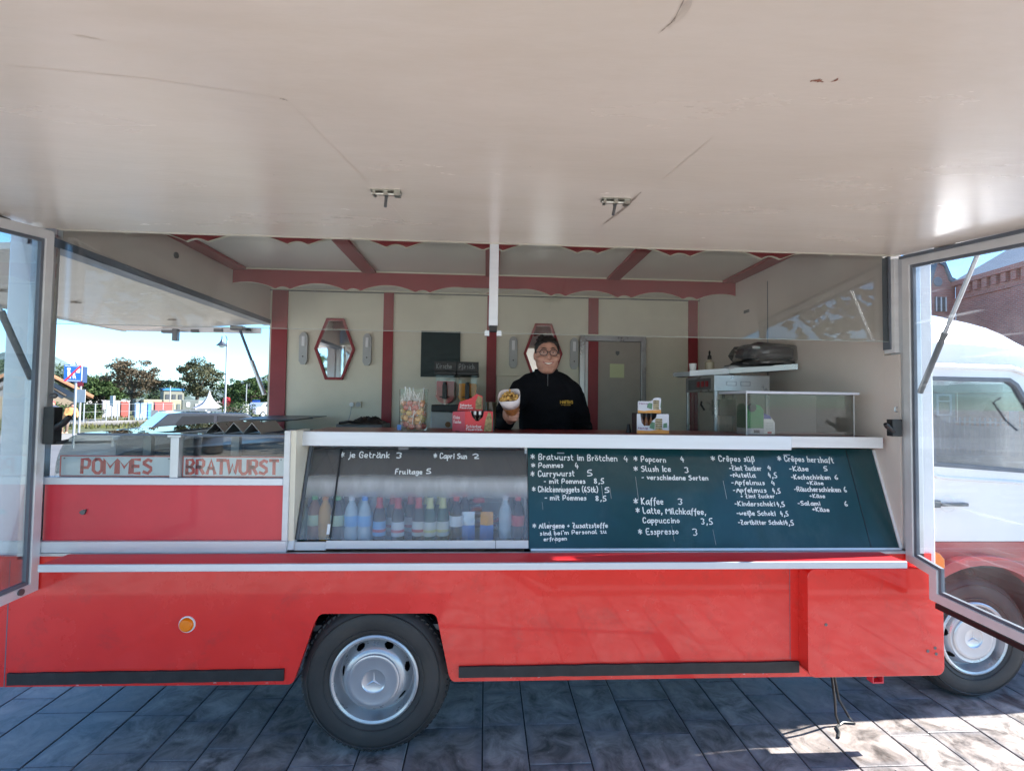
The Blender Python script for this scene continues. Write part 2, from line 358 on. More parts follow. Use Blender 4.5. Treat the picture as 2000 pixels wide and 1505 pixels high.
def lettering(name, text, origin, ux, uy, un_, width, height, m, parent, thick=0.0025, soft=True, jitter=0.25, rise=0.0, lift=0.0015):
    """origin: left end of the base line, ux / uy: directions of the line and of the letters, un_: out of the plane"""
    sts, total = strokes(text); sx = width / total; sy = height / 10.0
    mb = MB(); origin = Vector(origin); ux = Vector(ux); uy = Vector(uy); un_ = Vector(un_)
    for st in sts:
        st = [(a + random.uniform(-jitter, jitter), b + random.uniform(-jitter, jitter)) for a, b in st]
        if soft: st = smooth_line(st)
        P = [origin + ux * (a * sx) + uy * (b * sy + rise * a / total) + un_ * lift for a, b in st]
        Lf = []; Rt = []
        for i, p in enumerate(P):
            d = P[min(i + 1, len(P) - 1)] - P[max(i - 1, 0)]
            if d.length < 1e-6: d = ux.copy()
            d.normalize(); q = un_.cross(d); w = thick * (1 if not soft else random.uniform(0.85, 1.15))
            if i == 0: p = p - d * w * .6
            if i == len(P) - 1: p = p + d * w * .6
            Lf.append(p + q * w); Rt.append(p - q * w)
        n = len(P); top = Lf + Rt; bot = [p - un_ * 0.0012 for p in top]
        fs = []
        for i in range(n - 1):
            fs.append((i, i + 1, n + i + 1, n + i))
        mb.add(top, fs)
        rim = list(range(n)) + list(range(2 * n - 1, n - 1, -1)); k = len(top)
        mb.add(top + bot, [(rim[i], rim[(i + 1) % len(rim)], rim[(i + 1) % len(rim)] + k, rim[i] + k) for i in range(len(rim))])
    return mb.build(name, m, parent, clean=False)

# ================================================================== ground and paving
def arc(cx, cz, r, a0, a1, n=6): return [(cx + r * math.cos(R(a0 + (a1 - a0) * i / n)), cz + r * math.sin(R(a0 + (a1 - a0) * i / n))) for i in range(n + 1)]
def struct(o, label=None, cat=None): o['kind'] = 'structure'; return o
M['ground'] = mat('pale_asphalt_ground', (0.52, 0.48, 0.42), 0.85, var=0.12, scale=1.2, bump=0.2, bscale=60, dirt=(0.42, 0.40, 0.36), dpos=(0.5, 0.75), dscale=0.35)
g = MB(); g.add([(-450, -450, -0.05), (450, -450, -0.05), (450, 450, -0.05), (-450, 450, -0.05)], [(0, 1, 2, 3)])
struct(g.build('ground', M['ground']))
M['joint'] = mat('joint_sand', (0.040, 0.037, 0.034), 0.9, var=0.4, scale=40)
pv = MB().box(-6, 6.2, -3.3, 6, -0.06, -0.007).build('pavement', M['joint']); struct(pv)

def paver_mat():
    m = bpy.data.materials.new('slate_grey_concrete_paver'); m.use_nodes = True
    n = m.node_tree.nodes; l = m.node_tree.links.new; b = n['Principled BSDF']
    t = n.new('ShaderNodeTexCoord'); oi = n.new('ShaderNodeObjectInfo'); geo = n.new('ShaderNodeNewGeometry')
    # tone per stone
    r1 = n.new('ShaderNodeValToRGB'); e = r1.color_ramp.elements
    e[0].position = 0; e[0].color = (0.215, 0.185, 0.172, 1); e[1].position = 1; e[1].color = (0.33, 0.30, 0.285, 1)
    l(oi.outputs['Random'], r1.inputs['Fac'])
    # cloudy stains
    n1 = n.new('ShaderNodeTexNoise'); n1.inputs['Scale'].default_value = 6.5; n1.inputs['Detail'].default_value = 9; n1.inputs['Roughness'].default_value = 0.68; n1.inputs['Distortion'].default_value = 0.6
    rm_ = n.new('ShaderNodeMath'); rm_.operation = 'MULTIPLY'; rm_.inputs[1].default_value = 41.0; l(oi.outputs['Random'], rm_.inputs[0])
    cb = n.new('ShaderNodeCombineXYZ'); l(rm_.outputs[0], cb.inputs[2]); va_ = n.new('ShaderNodeVectorMath'); va_.operation = 'ADD'; l(geo.outputs['Position'], va_.inputs[0]); l(cb.outputs[0], va_.inputs[1])
    l(va_.outputs['Vector'], n1.inputs['Vector'])
    q = n.new('ShaderNodeMapRange'); q.inputs['From Min'].default_value = 0.36; q.inputs['From Max'].default_value = 0.66; q.inputs['To Min'].default_value = 0.30; q.inputs['To Max'].default_value = 1.7
    l(n1.outputs['Fac'], q.inputs['Value'])
    v = n.new('ShaderNodeVectorMath'); v.operation = 'SCALE'; l(r1.outputs['Color'], v.inputs[0]); l(q.outputs['Result'], v.inputs['Scale'])
    # pale worn flecks and lime bloom
    n2 = n.new('ShaderNodeTexNoise'); n2.inputs['Scale'].default_value = 3.1; n2.inputs['Detail'].default_value = 12; n2.inputs['Roughness'].default_value = 0.72; n2.inputs['Distortion'].default_value = 0.3
    mp = n.new('ShaderNodeMapping'); mp.inputs['Location'].default_value = (7.7, 3.1, 0); l(geo.outputs['Position'], mp.inputs['Vector']); l(mp.outputs['Vector'], n2.inputs['Vector'])
    q2 = n.new('ShaderNodeMapRange'); q2.inputs['From Min'].default_value = 0.60; q2.inputs['From Max'].default_value = 0.72; q2.inputs['To Max'].default_value = 0.75
    l(n2.outputs['Fac'], q2.inputs['Value'])
    mm = n.new('ShaderNodeMix'); mm.data_type = 'RGBA'; l(q2.outputs['Result'], mm.inputs['Factor']); l(v.outputs['Vector'], mm.inputs['A']); mm.inputs['B'].default_value = (0.30, 0.31, 0.34, 1)
    # specks
    n3 = n.new('ShaderNodeTexVoronoi'); n3.inputs['Scale'].default_value = 55; l(geo.outputs['Position'], n3.inputs['Vector'])
    q3 = n.new('ShaderNodeMapRange'); q3.inputs['From Min'].default_value = 0.10; q3.inputs['From Max'].default_value = 0.05; q3.inputs['To Max'].default_value = 0.5
    l(n3.outputs['Distance'], q3.inputs['Value'])
    n4 = n.new('ShaderNodeTexNoise'); n4.inputs['Scale'].default_value = 8; l(geo.outputs['Position'], n4.inputs['Vector'])
    q4 = n.new('ShaderNodeMapRange'); q4.inputs['From Min'].default_value = 0.55; q4.inputs['From Max'].default_value = 0.65; l(n4.outputs['Fac'], q4.inputs['Value'])
    mu = n.new('ShaderNodeMath'); mu.operation = 'MULTIPLY'; l(q3.outputs['Result'], mu.inputs[0]); l(q4.outputs['Result'], mu.inputs[1])
    m3 = n.new('ShaderNodeMix'); m3.data_type = 'RGBA'; l(mu.outputs[0], m3.inputs['Factor']); l(mm.outputs['Result'], m3.inputs['A']); m3.inputs['B'].default_value = (0.5, 0.5, 0.5, 1)
    # lighter worn edge of each stone, in its own coordinates
    sep = n.new('ShaderNodeSeparateXYZ'); l(t.outputs['Generated'], sep.inputs[0])
    def edge(s):
        a = n.new('ShaderNodeMath'); a.operation = 'SUBTRACT'; l(s, a.inputs[0]); a.inputs[1].default_value = 0.5
        c = n.new('ShaderNodeMath'); c.operation = 'ABSOLUTE'; l(a.outputs[0], c.inputs[0]); return c.outputs[0]
    mxn = n.new('ShaderNodeMath'); mxn.operation = 'MAXIMUM'; l(edge(sep.outputs[0]), mxn.inputs[0]); l(edge(sep.outputs[1]), mxn.inputs[1])
    ad = n.new('ShaderNodeMath'); ad.operation = 'MULTIPLY_ADD'; l(n1.outputs['Fac'], ad.inputs[0]); ad.inputs[1].default_value = 0.22; l(mxn.outputs[0], ad.inputs[2])
    q5 = n.new('ShaderNodeMapRange'); q5.inputs['From Min'].default_value = 0.50; q5.inputs['From Max'].default_value = 0.58; q5.inputs['To Max'].default_value = 0.40; l(ad.outputs[0], q5.inputs['Value'])
    m4 = n.new('ShaderNodeMix'); m4.data_type = 'RGBA'; l(q5.outputs['Result'], m4.inputs['Factor']); l(m3.outputs['Result'], m4.inputs['A']); m4.inputs['B'].default_value = (0.155, 0.165, 0.195, 1)
    l(m4.outputs['Result'], b.inputs['Base Color'])
    q6 = n.new('ShaderNodeMapRange'); q6.inputs['From Min'].default_value = 0.35; q6.inputs['From Max'].default_value = 0.65; q6.inputs['To Min'].default_value = 0.32; q6.inputs['To Max'].default_value = 0.62
    l(n1.outputs['Fac'], q6.inputs['Value']); l(q6.outputs['Result'], b.inputs['Roughness'])
    nb = n.new('ShaderNodeTexNoise'); nb.inputs['Scale'].default_value = 90; nb.inputs['Detail'].default_value = 4; l(geo.outputs['Position'], nb.inputs['Vector'])
    bp = n.new('ShaderNodeBump'); bp.inputs['Strength'].default_value = 0.25; bp.inputs['Distance'].default_value = 0.004
    l(nb.outputs['Fac'], bp.inputs['Height']); l(bp.outputs['Normal'], b.inputs['Normal'])
    return m
M['paver'] = paver_mat()
# joints between the rows (running away from the truck), measured in metres
cols = [-8.6, -8.3, -8.05, -7.7, -7.4, -7.15, -6.8, -6.5, -6.2, -5.9, -5.6, -5.3, -5.0, -4.7, -4.4, -4.1, -3.85, -3.55, -3.33, -3.09, -2.78, -2.53, -2.22, -1.97, -1.65, -1.41, -1.19,
        -0.94, -0.62, -0.38, -0.24, 0.01, 0.245, 0.56, 0.81, 1.15, 1.40, 1.64, 1.895, 2.245, 2.48, 2.79, 3.10, 3.41, 3.66, 3.95, 4.2, 4.55, 4.85, 5.1, 5.4,
        5.7, 6.0, 6.3, 6.55, 6.9, 7.2, 7.5, 7.8, 8.1, 8.4, 8.7]
cols = [c for c in cols if c != -0.24]
near_m = {}; far = MB()
def stone_verts(w, l_, z=0.0):
    c = 0.003
    return [(0, 0, -0.045), (w, 0, -0.045), (w, l_, -0.045), (0, l_, -0.045), (0, 0, -c * .7 + z), (w, 0, -c * .7 + z), (w, l_, -c * .7 + z), (0, l_, -c * .7 + z),
            (c, c, z), (w - c, c, z), (w - c, l_ - c, z), (c, l_ - c, z)]
SF = [(0, 1, 5, 4), (1, 2, 6, 5), (2, 3, 7, 6), (3, 0, 4, 7), (4, 5, 9, 8), (5, 6, 10, 9), (6, 7, 11, 10), (7, 4, 8, 11), (8, 9, 10, 11)]
count = 0
for ci in range(len(cols) - 1):
    x0, x1 = cols[ci] + 0.004, cols[ci + 1] - 0.004
    yy = -3.25 + random.uniform(0, 0.3)
    if not (-5.9 < x0 < 6.0): continue
    while yy < 5.6:
        ln = random.choice([0.30, 0.42, 0.42, 0.60])
        near = (-3.2 < x0 < 4.2) and (-2.1 < yy < 1.35)
        if near and count < 296:
            key = (round(x1 - x0, 3), ln)
            if key not in near_m:
                near_m[key] = MB().add(stone_verts(x1 - x0, ln - 0.0035), SF).mesh('paver', M['paver'], clean=False)
            o = bpy.data.objects.new('paver', near_m[key]); C.objects.link(o); o.parent = pv
            o.location = (x0, yy, random.uniform(-0.0025, 0.0)); o.rotation_euler = (random.uniform(-.002, .002), random.uniform(-.003, .003), 0)
            count += 1
        else:
            far.add([(p[0] + x0, p[1] + yy, p[2]) for p in stone_verts(x1 - x0, ln - 0.0035, random.uniform(-0.003, 0))], SF)
        yy += ln
fp = far.build('paver_field', M['paver'], pv, clean=False, local=True); fp['kind'] = 'stuff'

# ================================================================== food truck
T = empty('food_truck', (0, 1.25, 0), 'red and white vending truck with its serving side open', 'food truck')
# --- red skirt with the wheel cut-out
def skirt_arch():
    return ([(-0.965, 0.388)] + arc(-0.957, 0.42, 0.032, -90, -15, 4) + [(-0.835, 0.69)] + arc(-0.79, 0.693, 0.038, 165, 90, 4) +
            arc(-0.265, 0.69, 0.038, 90, 15, 4) + [(-0.165, 0.42)] + arc(-0.13, 0.42, 0.032, 195, 270, 4))
out = [(-2.44, 0.40)] + skirt_arch() + [(1.70, 0.383), (2.40, 0.383), (2.40, 1.02), (-2.44, 1.02)]
MB().prism(out, 'y', 0.0, 0.035).build('side_skirt', M['red'], T, bevel=0.006)
for x0, x1 in ((-2.27, -0.975), (-0.115, 1.655)):
    z0 = 0.412
    mb = MB(); n = 24; vs = []
    pts = [(x0 + (x1 - x0) * i / n, z0 + random.uniform(-.0012, .0012)) for i in range(n + 1)] + [(x1 - (x1 - x0) * i / n, z0 + 0.055 + random.uniform(-.0015, .0015)) for i in range(n + 1)]
    mb.prism(pts, 'y', -0.012, -0.0005).build('rub_strip', M['rubber'], T, bevel=0.003)
# seams and marks on the skirt
Bx('panel_seam', M['grey'], T, 1.612, 1.6145, -0.0008, 0.0, 0.475, 0.985)
Bx('panel_seam', M['grey'], T, -2.292, -2.288, -0.001, 0.0, 0.40, 1.0)
lamp = MB().lathe([(0.0, -0.022), (0.026, -0.020), (0.033, -0.012), (0.034, 0.0)], 28, (-1.449, 0, 0.687), 'y').build('side_reflector', M['orange'], T, smooth=True)
MB().lathe([(0.034, -0.006), (0.039, -0.005), (0.040, 0.0), (0.034, 0.0)], 28, (-1.449, 0, 0.687), 'y', cap=False).build('reflector_ring', M['white'], lamp, smooth=True, local=True)
rc = random.Random(4)
M['chip'] = mat('chipped_paint', (0.70, 0.52, 0.50), 0.6)
for _ in range(16):                                   # chipped paint and scratches low on the skirt
    x = rc.choice([rc.uniform(-2.2, -1.0), rc.uniform(0.0, 1.6)]); z = rc.choice([0.396, 0.398, 0.402, rc.uniform(.5, .95)]); w_ = rc.uniform(.003, .02); h_ = rc.uniform(.0008, .0022)
    MB().add([(x, -.0007, z), (x + w_, -.0007, z + rc.uniform(-.002, .002)), (x + w_ * .7, -.0007, z + h_ * 1.6), (x + w_ * .2, -.0007, z + h_)], [(0, 1, 2, 3)]).build('paint_chip', M['chip'], T, clean=False)
gt = MB()
for _ in range(260):                                  # crumbs and grit on the paving
    x = rc.uniform(-3, 3.6); y = rc.uniform(-.6, 1.1); s_ = rc.uniform(.0015, .004); gt.box(x, x + s_, y, y + s_ * rc.uniform(.6, 1.6), 0, s_ * .6)
tag(gt.build('grit', mat('pale_grit', (.45, .43, .40), .9), None, clean=False), 'pale crumbs and grit scattered on the dark paving', 'grit', kind='stuff')
# --- storage box at the front end of the skirt
bo = [(1.66, 0.45)] + arc(1.70, 0.46, 0.04, 180, 270, 4) + arc(2.35, 0.46, 0.04, 270, 360, 4) + [(2.39, 0.92)] + arc(2.35, 0.925, 0.04, 0, 90, 3) + arc(1.70, 0.925, 0.04, 90, 180, 3)
bx = MB().prism(bo, 'y', -0.075, -0.001).build('storage_box', M['red'], T, bevel=0.022, seg=3)
for x, z in ((1.755, 0.685), (2.30, 0.545), (2.34, 0.56), (2.345, 0.53)):
    MB().cyl((x, -0.0765, z), (x, -0.07, z), 0.008, n=12).build('screw', M['dsteel'], bx, local=True)
br = MB().box(2.03, 2.09, -0.04, 0.0, 0.365, 0.372).box(2.03, 2.036, -0.04, 0.0, 0.372, 0.42).box(2.084, 2.09, -0.04, 0.0, 0.372, 0.42)
br.build('bracket', M['red2'], T)
# --- undercarriage
Bx('chassis', M['black'], T, -2.38, 2.40, 0.30, 2.20, 0.44, 0.60)
MB().box(-0.98, -0.12, 0.34, 0.36, 0.2, 0.80).box(-0.98, -0.12, 0.05, 0.36, 0.78, 0.80).box(-0.99, -0.97, 0.05, 0.36, 0.45, 0.80).box(-0.13, -0.11, 0.05, 0.36, 0.45, 0.80).build('wheel_well', M['black'], T)
MB().cyl((-0.54, 0.25, 0.38), (-0.54, 2.2, 0.38), 0.06, n=12).build('axle', M['black'], T, smooth=True)
MB().lathe([(0.0, 0.31), (0.07, 0.315), (0.09, 0.35), (0.09, 0.5)], 14, (-1.35, 0.7, 0), 'z').build('exhaust_pot', M['rim'], T, smooth=True)

# --- wheels
def star(c, r, y0, y1):
    mb = MB()
    tips = [(c[0] + r * math.cos(R(90 + 120 * k)), c[1] + r * math.sin(R(90 + 120 * k))) for k in range(3)]
    ins = [(c[0] + r * .16 * math.cos(R(30 + 120 * k)), c[1] + r * .16 * math.sin(R(30 + 120 * k))) for k in range(3)]
    vs = [(c[0], y0, c[1])]; fs = []
    ring = []
    for k in range(3): ring += [ins[(k + 2) % 3], tips[k]] if False else [tips[k], ins[(k + 1) % 3]]
    vs += [(p[0], y1, p[1]) for p in ring]
    for i in range(6): fs.append((0, 1 + i, 1 + (i + 1) % 6))
    return mb.add(vs, fs)
def wheel(name, x, z, y, rad, cap_out=0.03, width=0.20):
    """y: plane of the rim edge facing the camera"""
    w = bpy.data.objects.new(name, None); C.objects.link(w); w.parent = T; w.location = Vector((x, y, z)) - wloc(T)
    k = rad / 0.378
    prof = [(0.215, 0.0), (0.235, -0.016), (0.27, -0.028), (0.315, -0.030), (0.345, -0.018), (0.362, 0.004), (0.372 * k, 0.020), (rad, 0.045), (rad, 0.045 + width - 0.09),
            (0.37 * k, width - 0.02), (0.34, width + 0.02), (0.25, width + 0.01), (0.215, width)]
    ty = MB().lathe(prof + [prof[0]], 72, axis='y', cap=False)
    for i in range(72):                      # tread blocks round both shoulders
        a = 2 * math.pi * i / 72
        for (dy, rr) in ((0.028, 0.366 * k), (0.085, rad - 0.001), (0.135, rad - 0.001)):
            c = (math.cos(a + dy) * rr, dy, math.sin(a + dy) * rr)
            mt = Matrix.Rotation(-(a + dy), 3, 'Y') @ Matrix.Rotation(0.35, 3, 'X')
            ty.obox(c, (0.006, 0.020, 0.010), mt)
    for r_ in (0.25, 0.333):
        ty.lathe([(r_ - 0.003, -0.0235 if r_ < .3 else -0.0275), (r_, -0.0275 if r_ < .3 else -0.0305), (r_ + 0.003, -0.0245)], 60, axis='y', cap=False)
    ty.build('tyre', M['tyre'], w, smooth=True, local=True)
    prof = [(0.222, -0.004), (0.223, -0.018), (0.214, -0.023), (0.203, -0.018), (0.199, 0.015), (0.195, 0.045), (0.190, 0.058), (0.184, 0.056), (0.176, 0.040), (0.166, 0.018), (0.157, -0.002), (0.150, -0.010), (0.138, -cap_out * .55), (0.125, -cap_out * .62), (0.0, -cap_out * .62)]
    fine = []
    for (r0, h0), (r1, h1) in zip(prof, prof[1:]):
        m_ = 5 if 0.14 < r0 < 0.19 else 1
        fine += [(r0 + (r1 - r0) * q / m_, h0 + (h1 - h0) * q / m_) for q in range(m_)]
    fine.append(prof[-1]); rmb = MB().lathe(fine, 224, axis='y', cap=False)
    def inhole(f):
        cx_ = sum(rmb.v[i][0] for i in f) / len(f); cz_ = sum(rmb.v[i][2] for i in f) / len(f); rr = math.hypot(cx_, cz_)
        if len(f) > 4 or not 0.14 < rr < 0.19: return False
        a = math.degrees(math.atan2(cz_, cx_)) - 16; a = (a + 180 / 7) % (360 / 7) - 180 / 7
        return ((rr - 0.167) / 0.0095) ** 2 + (math.radians(a) * 0.167 / 0.023) ** 2 < 1
    rmb.f = [f for f in rmb.f if not inhole(f)]; rmb.m = [0] * len(rmb.f)
    rm = rmb.build('rim', M['rim'], w, smooth=True, local=True)
    MB().cyl((0, 0.10, 0), (0, 0.115, 0), 0.21, n=36).build('brake_drum', M['black'], w, local=True)
    c = -cap_out
    prof = [(0.130, c * .55), (0.131, c * .8), (0.128, c), (0.118, c - 0.003), (0.112, c - 0.001), (0.060, c - 0.002), (0.057, c + 0.001), (0.054, c + 0.003), (0.0, c + 0.003)]
    cap = MB().lathe(prof, 60, axis='y').build('hub_cap', M['cap'], w, smooth=True, local=True)
    star((0, 0), 0.053, c - 0.004, c + 0.004).build('star_emblem', M['cap'], cap, local=True)
    for i in range(3): pass
    return w
rw = wheel('wheel', -0.545, 0.380, 0.06, 0.380)
fw = wheel('wheel', 3.055, 0.372, 0.415, 0.370, cap_out=0.012)

# --- fold-down shelf
sh = Bx('serving_shelf', M['redshelf'], T, -2.013, 2.105, -0.158, -0.012, 1.013, 1.032)
sh.rotation_euler = (0, 0, 0)
Bx('shelf_edge', M['alulip'], sh, -2.015, 2.109, -0.172, -0.159, 1.000, 1.034, bevel=0.003)
for x in (-1.2, 0.35, 1.85): MB().box(x - .02, x + .02, -0.14, -0.001, 0.99, 1.012).build('shelf_bracket', M['dsteel'], sh)
bpy.context.view_layer.update()
for ch in sh.children:
    ch.location = (0, 0, 0)

# --- sill rail, red panel under the hot counter
Bx('sill', M['sill'], T, -2.19, -0.986, 0.0, 0.06, 1.034, 1.088, bevel=0.004)
Bx('sill_lip', M['alu'], T, -2.19, 2.252, -0.008, 0.004, 1.021, 1.034)
Bx('lower_panel', M['red2'], T, -2.165, -1.012, 0.022, 0.05, 1.089, 1.362)
Bx('panel_rail', M['alulip'], T, -2.18, -1.012, 0.005, 0.05, 1.364, 1.400, bevel=0.003)
pl = MB(); pl.tube([(-1.99, 0.019, 1.225), (-1.975, 0.017, 1.232), (-1.962, 0.019, 1.238)], 0.006, 6)
pl.cyl((-1.975, 0.02, 1.228), (-1.975, 0.012, 1.228), 0.012, n=10).build('panel_catch', M['dsteel'], T)
Bx('mullion', M['alu'], T, -1.562, -1.522, 0.0, 0.04, 1.401, 1.602, bevel=0.003)
Bx('mullion_cap', M['alu'], T, -1.575, -1.51, -0.004, 0.05, 1.602, 1.612)
Bx('counter_post', M['sill'], T, -1.010, -0.982, 0.0, 0.08, 1.089, 1.640, bevel=0.003)
MB().prism([(0.012, 1.089), (0.20, 1.089), (0.20, 1.64), (0.012, 1.64)], 'x', -0.981, -0.955).build('case_cheek', M['cream'], T)

# --- counter over the cold case and the chalkboard
Bx('counter_top', M['counter'], T, -0.97, 2.235, 0.112, 0.60, 1.598, 1.628)
Bx('counter_lip', M['alulip'], T, -0.975, 1.690, 0.095, 0.111, 1.556, 1.632, bevel=0.003)
Bx('counter_lip', M['sill'], T, 1.691, 2.222, 0.098, 0.112, 1.570, 1.632, bevel=0.003, label='thinner dull end piece of the counter lip')
# slanted side trims and the slanted faces (top y .20 z 1.55, foot y .02 z 1.04)
SL = Vector((0, 0.18, 0.51)).normalized(); SN = Vector((0, -0.51, 0.18)).normalized(); SO = Vector((0, 0.02, 1.04))
def sp(x, v, n=0.0): return Vector((x, 0, 0)) + SO + SL * v + SN * n
def slab(x0, x1, v0, v1, n0, n1, x0t=None, x1t=None):
    x0t = x0 if x0t is None else x0t; x1t = x1 if x1t is None else x1t
    vs = [sp(x0, v0, n0), sp(x1, v0, n0), sp(x1t, v1, n0), sp(x0t, v1, n0), sp(x0, v0, n1), sp(x1, v0, n1), sp(x1t, v1, n1), sp(x0t, v1, n1)]
    return MB().add(vs, [(0, 1, 2, 3), (7, 6, 5, 4), (0, 4, 5, 1), (1, 5, 6, 2), (2, 6, 7, 3), (3, 7, 4, 0)])
slab(-0.985, -0.955, 0.0, 0.54, -0.03, 0.012).build('slant_trim', M['white'], T, bevel=0.003)
slab(-0.953, -0.940, 0.05, 0.54, -0.02, 0.004).build('slant_seal', M['grey'], T)
board = slab(0.235, 2.243, 0.0, 0.545, -0.012, 0.0).build('chalkboard', M['green'], T)
slab(2.079, 2.083, 0.0, 0.54, 0.0003, 0.0015).build('board_seam', M['black'], board)
slab(0.243, 2.243, -0.008, 0.004, 0.0, 0.010).build('board_rail', M['alulip'], board)
slab(2.236, 2.2495, 0.0, 0.54, 0.0005, 0.012).build('slant_trim', M['white'], T, bevel=0.003)
for x in (0.40, 1.70): slab(x, x + 0.04, 0.505, 0.511, 0.0005, 0.004).build('clip', M['alu'], board)
for o in board.children: o.location = (0, 0, 0)
BOARD = [
('* Bratwurst im Brötchen',0.254,0.471,0.738,0.465,0.033),
('4',0.774,0.464,0.799,0.462,0.030),
('* Pommes',0.256,0.425,0.433,0.428,0.027),
('4',0.495,0.421,0.520,0.421,0.033),
('* Currywurst',0.252,0.376,0.493,0.381,0.032),
('5',0.563,0.383,0.596,0.383,0.031),
('- mit Pommes',0.323,0.340,0.550,0.341,0.025),
('8,5',0.598,0.341,0.655,0.341,0.027),
('* Chickennuggets (6Stk)',0.258,0.295,0.617,0.294,0.029),
('5',0.654,0.293,0.681,0.293,0.026),
('- mit Pommes',0.326,0.252,0.550,0.251,0.025),
('8,5',0.600,0.248,0.661,0.248,0.026),
('* Allergene + Zusatzstoffe',0.257,0.106,0.656,0.109,0.024),
("sind bei'm Personal zu",0.295,0.070,0.648,0.081,0.020),
('erfragen',0.313,0.042,0.435,0.046,0.018),
('* Popcorn',0.832,0.466,1.014,0.460,0.030),
('4',1.098,0.464,1.120,0.464,0.031),
('* Slush Ice',0.827,0.409,1.035,0.409,0.030),
('3',1.115,0.403,1.140,0.403,0.030),
('- verschiedene Sorten',0.866,0.364,1.241,0.362,0.026),
('* Kaffee',0.809,0.230,0.972,0.230,0.034),
('3',1.053,0.230,1.083,0.230,0.031),
('* Latte, Milchkaffee,',0.815,0.184,1.199,0.176,0.031),
('Cappuccino',0.849,0.133,1.048,0.133,0.028),
('3,5',1.167,0.126,1.231,0.126,0.030),
('* Esspresso',0.817,0.073,1.035,0.076,0.030),
('3',1.113,0.068,1.143,0.068,0.035),
]
BOARD2 = [
('* Crêpes süß',1.275,0.470,1.527,0.468,0.031),
('-Zimt Zucker',1.372,0.419,1.557,0.418,0.026),
('4',1.593,0.420,1.615,0.420,0.026),
('-Nutella',1.371,0.380,1.514,0.379,0.025),
('4,5',1.588,0.378,1.640,0.378,0.028),
('-Apfelmus',1.370,0.339,1.560,0.338,0.025),
('4',1.597,0.336,1.619,0.336,0.025),
('-Apfelmus',1.372,0.297,1.561,0.296,0.025),
('4,5',1.596,0.293,1.641,0.293,0.025),
('+ Zimt Zucker',1.409,0.266,1.601,0.267,0.020),
('-Kinderschoki',1.369,0.224,1.595,0.223,0.024),
('4,5',1.604,0.220,1.649,0.221,0.025),
('-weiße Schoki',1.371,0.174,1.587,0.172,0.024),
('4,5',1.614,0.170,1.660,0.170,0.025),
('-Zartbitter Schoki',1.371,0.126,1.627,0.125,0.022),
('4,5',1.630,0.122,1.679,0.122,0.025),
('* Crêpes herzhaft',1.663,0.473,1.991,0.465,0.031),
('-Käse',1.721,0.418,1.832,0.417,0.026),
('5',1.922,0.419,1.945,0.419,0.025),
('-Kochschinken',1.720,0.371,1.948,0.370,0.025),
('6',1.975,0.370,1.995,0.370,0.026),
('+Käse',1.803,0.341,1.900,0.340,0.020),
('-Räucherschinken',1.723,0.304,1.990,0.301,0.025),
('6',2.010,0.299,2.027,0.299,0.030),
('+Käse',1.803,0.269,1.891,0.268,0.020),
('-Salami',1.727,0.228,1.853,0.227,0.022),
('6',1.994,0.223,2.012,0.223,0.026),
('+Käse',1.801,0.196,1.897,0.193,0.022),
]
GLASSTXT = [
('* je Getränk',-0.785,0.474,-0.518,0.474,0.032),
('3',-0.480,0.473,-0.449,0.473,0.030),
('* Capri Sun',-0.280,0.474,-0.098,0.472,0.029),
('2',-0.066,0.474,-0.032,0.474,0.026),
('Fruitage',-0.480,0.387,-0.336,0.386,0.026),
('5',-0.316,0.390,-0.286,0.390,0.026),
]

for tx, xa, va, xb, vb, h in BOARD + BOARD2:
    small = h < 0.022
    q = lettering('lettering', tx, sp(xa, va), (1, 0, 0), SL, SN, xb - xa, h, M['chalk'], board, thick=0.0021 if small else 0.0025, rise=vb - va, jitter=0.3)
    q.location = (0, 0, 0)
# runs of old chalk
for x, va, vb in ((0.37, .33, .26), (0.42, .33, .25), (0.45, .32, .26), (0.545, .32, .28), (0.64, .33, .24), (0.68, .32, .26), (0.83, .38, .25), (0.31, .24, .20), (0.34, .14, .05), (0.37, .13, .03), (1.22, .10, .02), (1.0, .12, .04), (1.32, .36, .26)):
    x = x + random.uniform(-.004, .004); a = sp(x, va, .0006); b_ = sp(x + .004, vb, .0006); w = Vector((random.uniform(.0006, .0012), 0, 0))
    o = MB().add([a - w, a + w, b_ + w, b_ - w], [(0, 1, 2, 3)]).build('chalk_run', M['chalkgrey'], board, clean=False); o.location = (0, 0, 0)

# --- cold display case
case = bpy.data.objects.new('display_case', None); C.objects.link(case); case.parent = T; case.location = -wloc(T)
def K(name, m, *a, **k):
    o = MB().box(*a).build(name, m, case, k.get('bevel', 0)); o.location = (0, 0, 0); return o
M['casein'] = mat('white_case_lining', (0.86, 0.88, 0.90), 0.3, var=0.04)
K('case_floor', mat('blue_grey_case_floor', (0.20, 0.27, 0.36), 0.35), -1.0, 0.232, 0.065, 0.52, 1.03, 1.055)
K('case_back', M['casein'], -1.0, 0.232, 0.52, 0.535, 1.03, 1.597)
K('case_side', M['casein'], 0.221, 0.234, 0.21, 0.52, 1.055, 1.597)
K('case_side', M['casein'], -1.012, -1.0, 0.21, 0.52, 1.03, 1.597)
K('case_shelf', M['casein'], -1.0, 0.22, 0.40, 0.52, 1.20, 1.206)
for (a, b_, c_) in ((-0.938, -0.785, 'left'), (-0.781, 0.232, 'right')):
    pn = slab(a, b_, 0.05, 0.52, -0.004, 0.0, a, b_ if c_ == 'right' else b_ + .0).build('sliding_pane', M['fogged_bright'], case); pn.location = (0, 0, 0)
ed = slab(-0.787, -0.779, 0.06, 0.52, 0.0005, 0.006).build('pane_edge', M['black'], case); ed.location = (0, 0, 0)
q = slab(-0.94, 0.232, 0.36, 0.53, -0.035, -0.022).build('quilted_blanket', M['quilt'], case); q.location = (0, 0, 0)
